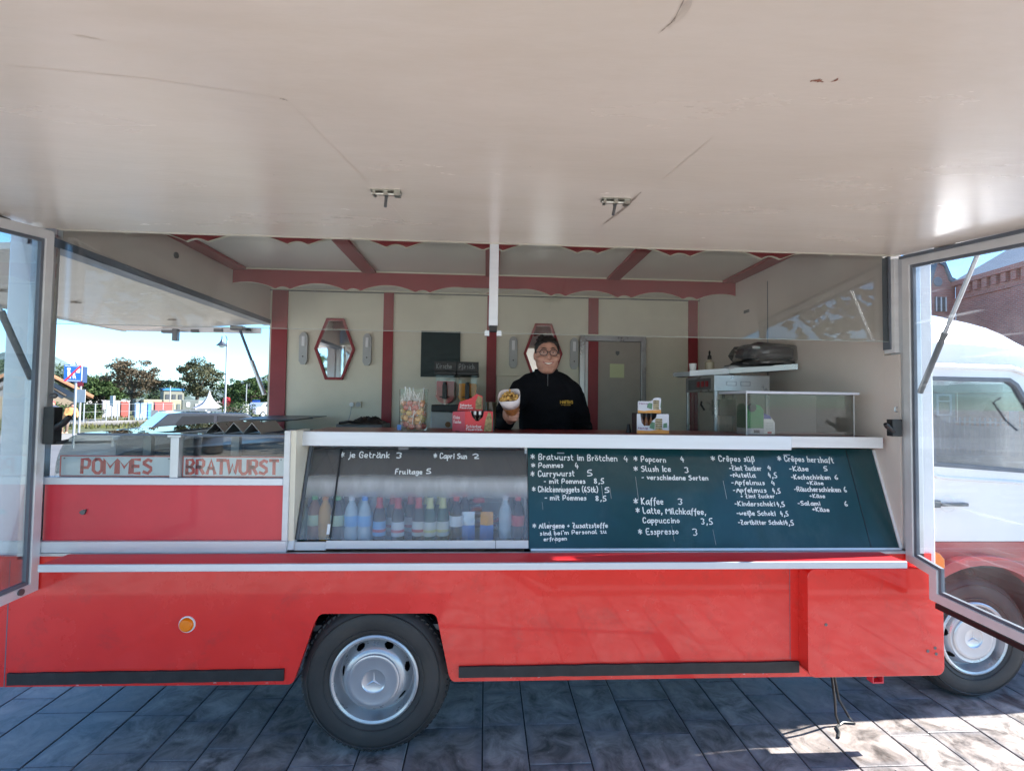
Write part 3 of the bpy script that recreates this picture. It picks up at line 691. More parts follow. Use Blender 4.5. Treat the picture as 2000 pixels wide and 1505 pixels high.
mb = MB()                                   # stitched diamonds of the blanket
for i in range(17):
    for s_ in (-1, 1):
        xa = -0.94 + i * 0.075; xb = xa + s_ * 0.09
        if -0.95 < xb < 0.235: mb.tube([sp(xa, 0.36, -0.0215), sp((xa + xb) / 2, 0.445, -0.0205), sp(xb, 0.53, -0.0215)], 0.0018, 5)
o = mb.build('stitching', M['black'], q, local=True)
o = slab(-0.80, 0.232, 0.005, 0.046, -0.01, 0.004).build('pane_rail', M['sill'], case, bevel=0.003); o.location = (0, 0, 0)
o = slab(-0.955, -0.80, -0.002, 0.040, -0.02, -0.004).build('pane_rail', M['sill'], case, bevel=0.003); o.location = (0, 0, 0)
o = slab(0.06, 0.063, 0.004, 0.046, 0.0042, 0.0052).build('rail_joint', M['grey'], case); o.location = (0, 0, 0)
o = slab(-0.80, -0.786, 0.075, 0.125, 0.0062, 0.012).build('pane_clip', M['white'], case); o.location = (0, 0, 0)
o = slab(-0.475, -0.42, 0.520, 0.540, 0.0008, 0.008).build('pane_clip', M['alu'], case); o.location = (0, 0, 0)
for tx, xa, va, xb, vb, h in GLASSTXT:
    q2 = lettering('lettering', tx, sp(xa, va), (1, 0, 0), SL, SN, xb - xa, h, M['chalk'], case, thick=0.0027, rise=vb - va, jitter=0.3)
    q2.location = (0, 0, 0)

# --- posts and jambs of the opening
MB().box(-2.385, -2.262, 0.02, 0.12, 0.98, 2.66).build('corner_post', M['white'], T, bevel=0.008)
Bx('corner_post_foot', M['red'], T, -2.44, -2.20, 0.012, 0.11, 0.95, 0.985)
Bx('jamb', M['alu'], T, -2.262, -2.20, 0.0, 0.09, 1.0, 2.62, bevel=0.004)
Bx('corner_post', M['white'], T, 2.365, 2.44, 0.015, 0.12, 0.84, 2.64, bevel=0.008)
Bx('jamb', M['alu'], T, 2.262, 2.362, 0.0, 0.09, 0.98, 2.62, bevel=0.004)
Bx('seal', M['sill'], T, 2.236, 2.262, 0.03, 0.10, 2.10, 2.62)
Bx('seal', M['grey'], T, 2.228, 2.236, 0.05, 0.10, 2.12, 2.64)
Bx('latch_plate', M['grey'], T, 2.268, 2.288, -0.006, 0.0, 2.16, 2.19); Bx('latch_plate', M['grey'], T, 2.275, 2.298, -0.006, 0.0, 1.655, 1.69)
# --- shell: walls, floor, roof
Bx('floor', M['dsteel'], T, -2.3, 2.3, 0.10, 2.52, 0.60, 0.63)
Bx('roof', M['ceil'], T, -2.42, 2.44, 0.0, 2.62, 2.925, 2.98)
Bx('fascia', M['white'], T, -2.42, 2.44, 0.0, 0.05, 2.66, 2.92)
Bx('back_wall', M['inner'], T, -2.2, 2.25, 2.505, 2.60, 0.63, 2.924)
Bx('right_wall', M['innerp'], T, 2.25, 2.36, 0.12, 2.60, 0.63, 2.924)
Bx('right_wall_front', M['innerp'], T, 2.25, 2.261, 0.02, 0.119, 1.04, 2.09)
Bx('left_wall', M['inner'], T, -2.30, -2.2, 0.12, 2.60, 0.45, 1.33)
Bx('left_header', M['innerp'], T, -2.30, -2.2, 0.10, 2.60, 2.60, 2.924)
Bx('left_beam', M['bluegrey'], T, -2.30, -2.19, 0.02, 2.60, 2.555, 2.598)
Bx('left_wall_skin', M['white'], T, -2.44, -2.301, 0.12, 2.60, 0.98, 1.33)
Bx('skirt_end', M['red'], T, -2.44, -2.41, 0.04, 2.60, 0.42, 0.979)
Bx('wall_joint', M['grey'], T, 2.2465, 2.2495, 1.245, 1.251, 1.6, 2.80)
Bx('wall_clip', M['dsteel'], T, 2.243, 2.249, 1.52, 1.60, 2.60, 2.625)
MB().cyl((-2.199, 1.0, 2.80), (-2.19, 1.0, 2.80), 0.022, n=14).build('wall_stud', M['dsteel'], T)
# cover strips on the back wall and under the ceiling
for x0, x1 in ((-2.175, -2.02), (-1.06, -0.96), (0.0, 0.10), (2.13, 2.23)):
    Bx('cover_strip', M['maroon'], T, x0, x1, 2.488, 2.504, 0.9, 2.90)
Bx('cover_strip', M['maroon'], T, 1.06, 1.165, 2.488, 2.504, 2.52, 2.90)
Bx('wall_cornice', M['dsteel'], T, -2.2, 2.25, 2.495, 2.504, 2.895, 2.905)
for x in (-1.03, 0.035, 1.12): 
    st = Bx('ceiling_strip', M['maroon'], T, x - 0.055, x + 0.055, 0.54, 1.735, 2.900, 2.923)
for x0, x1 in ((-2.19, -2.07), (2.12, 2.24)): Bx('ceiling_strip', M['maroon'], T, x0, x1, 0.54, 1.735, 2.900, 2.923)
def valance(y, x0, x1, ztop, zlow, zs=2.90):
    pts = []; per = 0.597; k0 = -1.165
    xs = [x0 + (x1 - x0) * i / 340 for i in range(341)]
    for x in xs:
        u = ((x - k0) % per); half = 0.062
        if u < half or u > per - half:
            d = u if u < half else per - u; z = zlow + 0.020 * (1 - (d / half) ** 2)
        else:
            c = per / 2; d = abs(u - c) / (c - half); z = zlow + ztop * (1 - d ** 2)
        pts.append((x, z))
    return MB().prism(pts + [(x1, zs), (x0, zs)], 'y', y, y + 0.012), MB().prism([(a, b) for a, b in pts] + [(a, b - 0.004) for a, b in pts[::-1]], 'y', y - 0.003, y + 0.016)
for y, x0, x1 in ((0.50, -2.19, 2.24), (1.74, -2.185, 2.245)):
    a, b_ = valance(y, x0, x1, 0.055, 2.745, 2.923)
    vo = a.build('scalloped_valance', M['maroon'], T); eo = b_.build('piping', M['cream'], vo, clean=False); eo.location = (0, 0, 0)
    if y > 1:
        for xa, xb in ((-2.18, -1.09), (-0.97, -0.02), (0.09, 1.06), (1.18, 2.24)):
            e2 = Bx('ceiling_bead', M['cream'], T, xa, xb, y - 0.012, y - 0.001, 2.908, 2.920)
M['plate0'] = mat('glass_edge_green', (0.34, 0.38, 0.35), 0.4)
# --- upper sliding panes and their centre post
for x0, x1 in ((-2.195, 0.012), (0.05, 2.228)):
    gp = Bx('upper_pane', M['glassup'], T, x0, x1, 0.06, 0.066, 2.165, 2.66)
    e = Bx('pane_edge', M['plate0'], gp, x0, x1, 0.0597, 0.0663, 2.163, 2.165); e.location = (0, 0, 0)
Bx('centre_post', M['alulip'], T, 0.008, 0.056, 0.03, 0.08, 2.20, 2.66, bevel=0.003)
Bx('post_foot', M['black'], T, 0.012, 0.052, 0.035, 0.078, 2.170, 2.199)
for x in (-0.012, 0.052): Bx('pane_holder', M['alulip'], T, x, x + 0.024, 0.045, 0.075, 2.148, 2.175)

# --- awning (the big side flap, hinged over the opening, sagging a little towards its free edge)
def aw(y): return 2.628 + 0.115 * y
def wedge(x0, x1, y0, y1, t, dz=0.0):
    vs = [(x0, y0, aw(y0) + dz), (x1, y0, aw(y0) + dz), (x1, y1, aw(y1) + dz), (x0, y1, aw(y1) + dz)]
    vs += [(a, b, c + t) for a, b, c in vs]
    return MB().add(vs, [(3, 2, 1, 0), (4, 5, 6, 7), (0, 1, 5, 4), (1, 2, 6, 5), (2, 3, 7, 6), (3, 0, 4, 7)])
awn = wedge(-2.24, 2.36, -1.86, -0.004, 0.035).build('awning', M['awning'], T, bevel=0.002)
def sub(o): o.location = (0, 0, 0); return o
sub(wedge(-2.26, 2.38, -1.89, -1.862, 0.05, -0.005).build('awning_edge', M['alu'], awn))
for x0, x1 in ((-2.262, -2.241), (2.361, 2.381)): sub(wedge(x0, x1, -1.86, -0.004, 0.045, -0.004).build('awning_edge', M['alu'], awn))
sub(wedge(-2.15, 2.24, -0.002, 0.03, 0.03, -0.001).build('hinge_strip', M['cream'], awn))
for x, s_ in ((-0.361, 1), (0.456, -1)):
    y = -0.80; z = aw(y)
    b = MB().box(x - .052, x + .052, y - .018, y + .018, z - .006, z - 0.001)
    b.cyl((x - .05, y, z - .012), (x + .052, y, z - .012), 0.006, n=8).box(x - .046, x - .036, y - .012, y + .012, z - .02, z - .004).box(x + .028, x + .05, y - .012, y + .012, z - .02, z - .004).box(x - .008, x + .006, y - .012, y + .012, z - .02, z - .004)
    bo_ = sub(b.build('slide_bolt', M['chrome'], awn))
    MB().cyl((x, y, z - .014), (x - 0.012 * (1 if s_ < 0 else 0), y - .012, z - .062), 0.0055, n=8).build('bolt_knob', M['dsteel'], bo_, local=True)
# scuffs, cracks and rust on the underside, thin patches with shapes of their own
def scuff(name, pts, w, m, j=0.3):
    mb = MB(); n = 12; L_ = []; R_ = []
    for i in range(n + 1):
        t = i / n * (len(pts) - 1); k = min(int(t), len(pts) - 2); f = t - k
        p = Vector(pts[k]).lerp(Vector(pts[k + 1]), f); d = (Vector(pts[k + 1]) - Vector(pts[k])).normalized(); q = Vector((-d.y, d.x))
        ww = w * (0.25 + math.sin(math.pi * (i + .3) / (n + .6))) * random.uniform(1 - j, 1 + j)
        a = p + q * ww; b = p - q * ww
        L_.append((a.x, a.y, aw(a.y) - .0008)); R_.append((b.x, b.y, aw(b.y) - .0008))
    mb.add(L_ + R_, [(i, i + 1, n + 2 + i, n + 1 + i) for i in range(n)])
    return sub(mb.build(name, m, awn, clean=False))
M['scuff'] = mat('rubber_scuff', (0.36, 0.30, 0.25), 0.6, var=0.4, scale=60)
M['crack'] = mat('faint_panel_crack', (0.64, 0.57, 0.49), 0.5, var=0.2)
M['rust'] = mat('rust_spot', (0.33, 0.14, 0.09), 0.7, var=0.4, scale=50)
scuff('scuff_mark', [(0.521, -0.888), (0.517, -0.669), (0.497, -0.445)], 0.0055, M['scuff'], 0.5)
scuff('scuff_mark', [(0.294, -1.80), (0.297, -1.744), (0.284, -1.709)], 0.0012, M['scuff'], 0.7)
scuff('scuff_mark', [(0.302, -1.82), (0.306, -1.76), (0.296, -1.725)], 0.0035, M['crack'], 0.7)
scuff('scuff_mark', [(0.549, -1.019), (0.554, -1.148), (0.562, -1.322)], 0.0012, M['crack'], 0.8)
scuff('rust_mark', [(0.633, -1.593), (0.645, -1.597), (0.661, -1.592)], 0.0035, M['rust'], 0.7)
scuff('rust_mark', [(0.676, -1.594), (0.681, -1.600), (0.679, -1.608)], 0.002, M['rust'], 0.7)
scuff('panel_crack', [(-1.10, -1.52), (-0.716, -1.484), (-0.457, -1.423)], 0.0006, M['crack'], 0.3)
scuff('panel_crack', [(-0.452, -1.417), (-0.433, -1.206), (-0.400, -0.84)], 0.0006, M['crack'], 0.3)
scuff('panel_crack', [(-0.395, -0.723), (-0.373, -0.594), (-0.365, -0.30)], 0.0007, M['crack'], 0.3)
scuff('scuff_mark', [(-0.466, -1.425), (-0.459, -1.422), (-0.452, -1.417)], 0.0018, M['scuff'], 0.6)
scuff('scuff_mark', [(-0.374, -0.417), (-0.371, -0.39), (-0.367, -0.366)], 0.0018, M['scuff'], 0.6)
scuff('scuff_mark', [(-0.746, -1.619), (-0.72, -1.613), (-0.702, -1.609)], 0.0018, M['crack'], 0.8)
for _ in range(14):
    x = random.uniform(-1.6, 1.6); y = random.uniform(-1.5, -.2)
    scuff('speck', [(x, y), (x + random.uniform(.003, .009), y + random.uniform(-.004, .004))], 0.0013, M['scuff'], 0.5)

# --- side wings: aluminium frames with glass, standing out from the two ends of the opening
def inset(pts, d):
    n = len(pts); res = []
    area = sum(pts[i][0] * pts[(i + 1) % n][1] - pts[(i + 1) % n][0] * pts[i][1] for i in range(n)); sg = 1 if area > 0 else -1
    for i in range(n):
        p0, p1, p2 = Vector(pts[i - 1]), Vector(pts[i]), Vector(pts[(i + 1) % n])
        e1 = (p1 - p0).normalized(); e2 = (p2 - p1).normalized()
        n1 = Vector((-e1.y, e1.x)) * sg; n2 = Vector((-e2.y, e2.x)) * sg
        b = (n1 + n2); b = b / max(0.2, b.dot(n1)) if b.length > 1e-6 else n1
        res.append(tuple(p1 + b * d))
    return res
def wing(x, outl, mglass, s_):
    fr = MB().prism(outl, 'x', x - 0.017, x + 0.017, holes=[inset(outl, 0.045)]).build('side_wing', M['wingframe'], T, bevel=0.003)
    g1 = inset(outl, 0.045); g2 = inset(outl, 0.060)
    for xx in (x - 0.010, ):
        sub(MB().prism(g1, 'x', x - 0.009, x + 0.009, holes=[g2]).build('glass_seal', M['grey'], fr))
    sub(MB().prism(inset(outl, 0.058), 'x', x - 0.003, x + 0.003).build('wing_pane', mglass, fr))
    return fr
WR = [(-0.006, 0.985), (-0.14, 0.958), (-0.14, 0.835), (-1.25, 0.80), (-1.25, 2.475), (-0.006, 2.612)]
wr = wing(2.265, WR, M['scratched'], 1)
sub(MB().prism([(-0.17, 0.828), (-1.22, 0.795), (-1.22, 0.772), (-0.17, 0.803)], 'x', 2.252, 2.278).build('bottom_seal', M['black'], wr))
sub(MB().prism([(-0.0, 2.622), (-1.25, 2.485), (-1.25, 2.470), (-0.0, 2.606)], 'x', 2.238, 2.25).build('top_seal', M['grey'], wr))
WL = [(-0.006, 0.86), (-1.25, 0.83), (-1.25, 2.475), (-0.006, 2.612)]
wl = wing(-2.165, WL, M['wingglass'], -1)
sub(MB().cyl((-2.17, -0.10, 0.885), (-2.14, -0.10, 0.885), 0.015, n=12).build('screw', M['dsteel'], wl))
# clamps that hold the wings under the awning
for x, y in ((2.30, -0.22), (-2.19, -0.26)):
    sub(MB().box(x - .03, x + .03, y - .05, y + .05, aw(y) - .022, aw(y) - .001).build('clamp', M['dsteel'], awn, bevel=0.006))
# gas struts
for x, y1 in ((2.33, -0.36), (-2.215, -0.40)):
    a = Vector((x, -0.02, 1.88)); b = Vector((x, y1, aw(y1) - 0.01)); m_ = a.lerp(b, 0.42)
    s_ = MB().cyl(a, m_, 0.014, n=14).build('gas_strut', M['dsteel'], T, smooth=True)
    o = MB().cyl(m_, b, 0.010, n=12).build('strut_rod', M['alu'], s_, smooth=True, local=True)
    o = MB().cyl(m_ - (b - a).normalized() * .01, m_ + (b - a).normalized() * .012, 0.016, n=14).build('strut_collar', M['dsteel'], s_, smooth=True, local=True)
# latches on the jambs
lt = MB().box(2.165, 2.222, -0.03, 0.01, 1.645, 1.735); lt.tube([(2.18, -0.02, 1.665), (2.13, -0.035, 1.70), (2.115, -0.04, 1.712)], [0.012, 0.014, 0.010], 8)
lt.build('locking_lever', M['black'], T, bevel=0.003)
lt = MB().box(-2.135, -2.085, -0.04, 0.01, 1.565, 1.745); lt.tube([(-2.10, -0.02, 1.64), (-2.05, -0.03, 1.665), (-2.015, -0.035, 1.70)], [0.016, 0.016, 0.013], 8)
lt.tube([(-2.11, -0.02, 1.575), (-2.06, -0.02, 1.575), (-2.03, -0.02, 1.585)], [0.008, 0.009, 0.006], 6)
lt.build('locking_lever', M['black'], T, bevel=0.003)
MB().lathe([(0, 0), (0.012, 0.002), (0.014, 0.02), (0.006, 0.03)], 12, (-2.13, -0.01, 1.80), 'x').build('hook_knob', M['dsteel'], T, smooth=True)
MB().tube([(2.235, 0.02, 1.80), (2.215, 0.01, 1.80), (2.213, 0.01, 1.78), (2.235, 0.02, 1.775)], 0.004, 6).build('hook', M['alu'], T)

# --- rear end flap, raised over the far window opening
ef = MB(); vs = [(-2.21, 0.12, 2.575), (-2.21, 2.54, 2.56), (-3.63, 2.54, 2.462), (-3.63, 0.12, 2.48)]
ef.add(vs + [(a, b, c + .035) for a, b, c in vs], [(3, 2, 1, 0), (4, 5, 6, 7), (0, 1, 5, 4), (1, 2, 6, 5), (2, 3, 7, 6), (3, 0, 4, 7)])
efo = ef.build('end_flap', M['awning'], T)
sub(MB().box(-3.65, -3.63, 0.10, 2.56, 2.45, 2.51).box(-3.64, -2.3, 2.54, 2.56, 2.46, 2.52).build('flap_edge', M['alu'], efo))
for x, y, w in ((-3.2, 2.545, .07), (-2.95, 2.545, .035), (-2.72, 2.545, .04), (-2.45, 2.545, .05)):
    z = 2.50 + (x + 3.0) * .05
    sub(MB().box(x - w, x + w, y - .02, y + .02, z - .045, z - .015).build('flap_catch', M['dsteel'], efo))
sub(MB().box(-3.12, -3.07, 2.45, 2.5, 2.36, 2.48).build('flap_handle', M['dsteel'], efo, bevel=0.006))
for x, y in ((-3.1, 1.3), (-3.25, 0.9), (-2.9, 2.1)):
    sub(MB().ball((x, y, 2.506 + (x + 3) * .05), (0.045, 0.02, 0.004), 10, 6).build('scuff_mark', M['scuff'], efo))
a = Vector((-2.21, 2.46, 1.84)); b = Vector((-2.48, 2.46, 2.51)); m_ = a.lerp(b, 0.5)
s_ = MB().cyl(a, m_, 0.020, n=12).build('gas_strut', M['alu'], T, smooth=True); MB().cyl(m_, b, 0.013, n=12).build('strut_rod', M['bluegrey'], s_, smooth=True, local=True)
sub(MB().box(-2.55, -2.42, 2.42, 2.50, 2.475, 2.52).build('strut_bracket', M['dsteel'], efo, bevel=0.01))

# --- glass hot case on the end counter
hc = bpy.data.objects.new('hot_case', None); C.objects.link(hc); hc.parent = T; hc.location = -wloc(T)
def H(name, m, mb, **k): o = mb.build(name, m, hc, **k); o.location = (0, 0, 0); return o
cv = arc(-2.02, 1.42, 0.105, 180, 90, 8); cv = [(a, 1.42 + (b - 1.42) * 1.80) for a, b in cv]
H('curved_end_glass', M['caseglass'], MB().prism(cv + [(a + .006, b - .006) for a, b in cv[::-1]], 'y', 0.03, 2.42), clean=False)
H('front_glass', M['caseglass'], MB().prism([(a, b) for a, b in cv] + [(-1.015, 1.608), (-1.015, 1.402), (-2.125, 1.402)], 'y', 0.026, 0.031))
H('top_glass', M['topglass'], MB().box(-2.02, -1.72, 0.11, 2.42, 1.610, 1.616))
H('front_top_glass', M['topglass'], MB().box(-2.02, -0.99, 0.02, 0.11, 1.610, 1.616))
H('glass_edge', M['bluegrey'], MB().box(-2.02, -0.99, 0.016, 0.021, 1.607, 1.617))
H('glass_edge', M['dsteel'], MB().box(-1.722, -1.716, 0.11, 2.42, 1.607, 1.616))
H('case_deck', M['dsteel'], MB().box(-2.12, -1.0, 0.06, 0.62, 1.34, 1.385))
H('griddle_hood', M['black'], MB().add([(-2.0, .16, 1.47), (-1.02, .16, 1.50), (-1.02, .50, 1.52), (-2.0, .50, 1.49), (-1.9, .16, 1.51), (-1.05, .16, 1.575), (-1.05, .50, 1.585), (-1.75, .50, 1.56)],
  [(0, 1, 2, 3), (4, 5, 6, 7), (0, 1, 5, 4), (1, 2, 6, 5), (2, 3, 7, 6), (3, 0, 4, 7)]), bevel=0.01)
H('griddle', M['dsteel'], MB().box(-1.95, -1.55, 0.12, 0.5, 1.386, 1.46), bevel=0.006)
H('fryer', M['steel'], MB().box(-1.48, -1.06, 0.12, 0.5, 1.386, 1.45), bevel=0.006)
mb = MB(); 
for x in (-1.74, -1.30): mb.box(x - .02, x + .02, .10, .13, 1.40, 1.60)
H('case_upright', M['dsteel'], mb)
H('end_counter', M['steel'], MB().box(-2.2, -1.6, 0.62, 2.45, 1.335, 1.375))
H('end_counter_edge', M['dsteel'], MB().box(-2.2, -1.72, 1.9, 2.45, 1.376, 1.50))

# --- the cab
cab = bpy.data.objects.new('cab', None); C.objects.link(cab); cab.parent = T; cab.location = -wloc(T)
def Kb(name, m, mb, parent=None, **k):
    o = mb.build(name, m, parent or cab, **k); o.location = (0, 0, 0); return o
win = [(2.735, 1.985), (2.785, 1.45), (3.62, 1.395), (3.66, 1.44), (3.34, 1.95), (3.29, 1.982)]
up = [(2.445, 0.975), (4.28, 0.975), (4.26, 1.10), (4.12, 1.20), (3.80, 1.32), (3.43, 2.0), (3.36, 2.05), (2.445, 2.06)]
for y0, y1 in ((0.37, 0.40), (2.17, 2.20)):
    Kb('cab_side', M['cabwhite'], MB().prism(up, 'y', y0, y1, holes=[win]), bevel=0.006)
    Kb('cab_window', M['cabglass'], MB().prism(inset(win, -0.004), 'y', y0 + 0.012, y0 + 0.017))
    Kb('window_seal', M['grey'], MB().prism(inset(win, -0.012), 'y', y0 - 0.004, y0 + 0.034, holes=[inset(win, 0.014)]), bevel=0.003)
arcp = [(2.56, 0.45)] + [(3.05 + 0.49 * math.cos(R(t)) * (1.0), 0.37 + 0.475 * math.sin(R(t))) for t in range(170, 9, -10)] + [(3.54, 0.45)]
low = [(2.445, 0.45)] + arcp + [(4.30, 0.45), (4.29, 0.973), (2.445, 0.973)]
M['cabred'] = mat('faded_red_cab_paint', (0.42, 0.03, 0.035), 0.38, var=0.08, scale=3, coat=0.5)
for y0, y1 in ((0.371, 0.40), (2.17, 2.199)):
    Kb('cab_lower_side', M['cabred'], MB().prism(low, 'y', y0, y1))
ou = [(3.05 + 0.56 * math.cos(R(t)), 0.37 + 0.535 * math.sin(R(t))) for t in range(0, 181, 8)]
inn = [(3.05 + 0.488 * math.cos(R(t)), 0.37 + 0.473 * math.sin(R(t))) for t in range(180, -1, -8)]
Kb('wheel_arch', M['cabred'], MB().prism(ou + inn, 'y', 0.322, 0.370), bevel=0.014, seg=3)
MBw = MB()
wpts = [(3.05 + 0.50 * math.cos(R(t)), 0.37 + 0.50 * math.sin(R(t))) for t in range(0, 181, 10)]
MBw.prism(wpts + [(3.05 + 0.48 * math.cos(R(t)), 0.37 + 0.48 * math.sin(R(t))) for t in range(180, -1, -10)], 'y', 0.401, 0.78); MBw.box(2.55, 3.55, 0.76, 0.78, 0.3, 0.87)
Kb('wheel_housing', M['black'], MBw)
# door outline, swage line, handle
Kb('swage_line', M['cabwhite'], MB().tube([(2.72, .371, 1.62), (2.728, .369, 1.46), (2.745, .368, 1.405), (2.79, .368, 1.377), (2.86, .368, 1.368), (3.3, .368, 1.345), (3.72, .37, 1.30)], 0.012, 8), smooth=True)
Kb('door_gap', M['grey'], MB().tube([(2.70, .3695, 2.0), (2.70, .3695, 0.98)], 0.0022, 6))
Kb('drip_rail', M['cabwhite'], MB().tube([(2.45, .36, 2.062), (3.30, .36, 2.052), (3.42, .365, 2.01)], 0.014, 8), smooth=True)
Kb('drip_shadow_gap', M['grey'], MB().tube([(2.45, .368, 2.078), (3.30, .368, 2.068), (3.43, .37, 2.022)], 0.006, 6))
dh = Kb('door_handle', M['dsteel'], MB().box(2.745, 2.80, .345, .369, 1.188, 1.232).box(2.80, 2.975, .340, .352, 1.198, 1.218).box(2.95, 2.975, .35, .369, 1.199, 1.217), bevel=0.004)
Kb('handle_recess', M['cabwhite'], MB().lathe([(0.0, 0.0), (0.045, -0.0015), (0.055, 0.001)], 20, (2.865, .369, 1.208), 'y'))
# high roof
xs = [2.43, 2.60, 2.80, 2.95, 3.10, 3.22, 3.34, 3.44, 3.54, 3.64, 3.74, 3.84, 3.92]
tops = [2.50, 2.50, 2.49, 2.475, 2.455, 2.43, 2.395, 2.355, 2.295, 2.225, 2.14, 2.05, 1.98]
vs = []; secs = []
for x, tp in zip(xs, tops):
    zb = 2.07 if x < 3.35 else 2.07 - (x - 3.35) * 0.25
    h = max(tp - zb, 0.03)
    sec = [(0.375, zb), (0.383, zb + .18 * h), (0.395, zb + .34 * h), (0.43, zb + .40 * h), (0.47, zb + .62 * h), (0.55, zb + .82 * h), (0.66, zb + .94 * h), (0.80, tp), (1.285, tp + .02)]
    sec += [(2.57 - a, b) for a, b in sec[-2::-1]]
    secs.append(sec); vs += [(x, a, b) for a, b in sec]
k = len(secs[0]); fs = [(i * k + j, i * k + j + 1, (i + 1) * k + j + 1, (i + 1) * k + j) for i in range(len(xs) - 1) for j in range(k - 1)]
fs += [tuple(range(k)), tuple(range((len(xs) - 1) * k, len(xs) * k))]
Kb('high_roof', M['cabwhite'], MB().add(vs, fs), smooth=True)
Kb('windscreen', M['cabglass'], MB().add([(3.45, .42, 2.0), (3.80, .40, 1.33), (3.80, 2.17, 1.33), (3.45, 2.15, 2.0)], [(0, 1, 2, 3)]))
Kb('bonnet', M['cabwhite'], MB().prism([(3.79, 1.32), (4.12, 1.20), (4.26, 1.10), (4.28, 0.98), (3.79, 0.98)], 'y', 0.402, 2.168), bevel=0.02)
Kb('bumper', M['black'], MB().box(4.25, 4.40, 0.36, 2.21, 0.42, 0.62), bevel=0.03)
Kb('front_panel', M['cabred'], MB().box(4.20, 4.29, 0.402, 2.168, 0.5, 0.972))
Kb('indicator', M['orange'], MB().add([(2.69, .30, .835), (2.775, .30, .835), (2.775, .30, .89), (2.745, .30, .925), (2.69, .30, .935), (2.69, .371, .835), (2.785, .371, .835), (2.785, .371, .89), (2.755, .371, .93), (2.69, .371, .94)],
   [(0, 1, 2, 3, 4), (9, 8, 7, 6, 5), (0, 5, 6, 1), (1, 6, 7, 2), (2, 7, 8, 3), (3, 8, 9, 4), (4, 9, 5, 0)]), bevel=0.008)
Kb('mirror_arm', M['black'], MB().tube([(3.36, .28, 1.87), (3.29, .30, 1.84), (3.37, .30, 1.73), (3.42, .33, 1.66)], .006, 6))
Kb('cab_floor', M['black'], MB().box(2.45, 4.2, 0.402, 2.168, 0.88, 0.93))
Kb('dashboard', M['black'], MB().box(3.55, 3.79, 0.402, 2.168, 0.93, 1.36), bevel=0.03)
Kb('driver_seat', mat('dark_grey_seat_cloth', (0.06, 0.07, 0.08), 0.8, var=0.3), MB().box(2.75, 3.15, 1.5, 2.0, 0.93, 1.15).box(2.68, 2.80, 1.5, 2.0, 1.15, 1.52), bevel=0.04)
Kb('cab_partition', M['dsteel'], MB().box(2.445, 2.46, 0.402, 2.168, 0.95, 2.06))
Kb('ledge', mat('dusty_dark_ledge', (0.09, 0.11, 0.13), 0.6, var=0.5, scale=10), MB().box(2.74, 3.3, 0.41, 0.45, 1.40, 1.50).box(3.3, 3.7, 0.41, 0.45, 1.38, 1.46))
Kb('fender_sticker', mat('yellow_green_sticker', (0.55, 0.55, 0.12), 0.6), MB().box(3.31, 3.33, 0.775, 0.778, 0.5, 0.6))

# ================================================================== things on and in the truck
# enamel plates behind the glass
for (tx, x0, x1, a, b_, lab) in (('POMMES', -2.108, -1.566, 0.165, 0.105, 'white plate with red POMMES lettering, left of the two'), ('BRATWURST', -1.520, -1.016, 0.03, 0.02, 'white plate with red BRATWURST lettering, right of the two')):
    r = empty('menu_sign', ((x0 + x1) / 2, 0.034, 1.401), lab, 'sign')
    MB().box(x0, x1, 0.034, 0.038, 1.401, 1.505).build('plate', M['signwhite'], r)
    MB().prism([(x0, 1.401), (x1, 1.401), (x1, 1.505), (x0, 1.505)], 'y', 0.0325, 0.0338, holes=[[(x0 + .005, 1.406), (x1 - .005, 1.406), (x1 - .005, 1.500), (x0 + .005, 1.500)]]).build('plate_border', M['signred'], r)
    L0 = x0 + (0.105 if tx[0] == 'P' else 0.022); L1 = x1 - (0.10 if tx[0] == 'P' else 0.035)
    lettering('lettering', tx, (L0, 0.034, 1.418), (1, 0, 0), (0, 0, 1), Vector((0, -1, 0)), L1 - L0, 0.068, M['signred'], r, thick=0.0078, soft=False, jitter=0.10)
    for xx in (x0 + .02, x1 - .02): MB().cyl((xx, .0315, 1.49), (xx, .034, 1.49), .0035, n=8).build('screw', M['dsteel'], r)
# folded metal rack on the hot case
r = empty('zigzag_rack', (-1.33, 0.3, 1.616), 'folded zigzag metal rack on top of the glass case', 'rack')
zz = [(-1.465, 1.617), (-1.42, 1.672), (-1.37, 1.617), (-1.325, 1.672), (-1.275, 1.617), (-1.232, 1.672), (-1.185, 1.617)]
MB().prism(zz + [(a, b - .003) for a, b in zz[::-1]], 'y', 0.13, 0.42).build('folded_sheet', M['steel'], r)
r = empty('metal_tray', (-1.9, 2.2, 1.616), 'flat dark tray lying over the far end of the glass case', 'tray')
MB().add([(-2.1, 1.75, 1.618), (-1.64, 1.75, 1.618), (-1.58, 2.42, 1.63), (-2.1, 2.42, 1.63), (-2.1, 1.75, 1.624), (-1.64, 1.75, 1.624), (-1.58, 2.42, 1.636), (-2.1, 2.42, 1.636)],
         [(0, 1, 2, 3), (4, 5, 6, 7), (0, 1, 5, 4), (1, 2, 6, 5), (2, 3, 7, 6), (3, 0, 4, 7)]).build('tray_sheet', M['dsteel'], r)

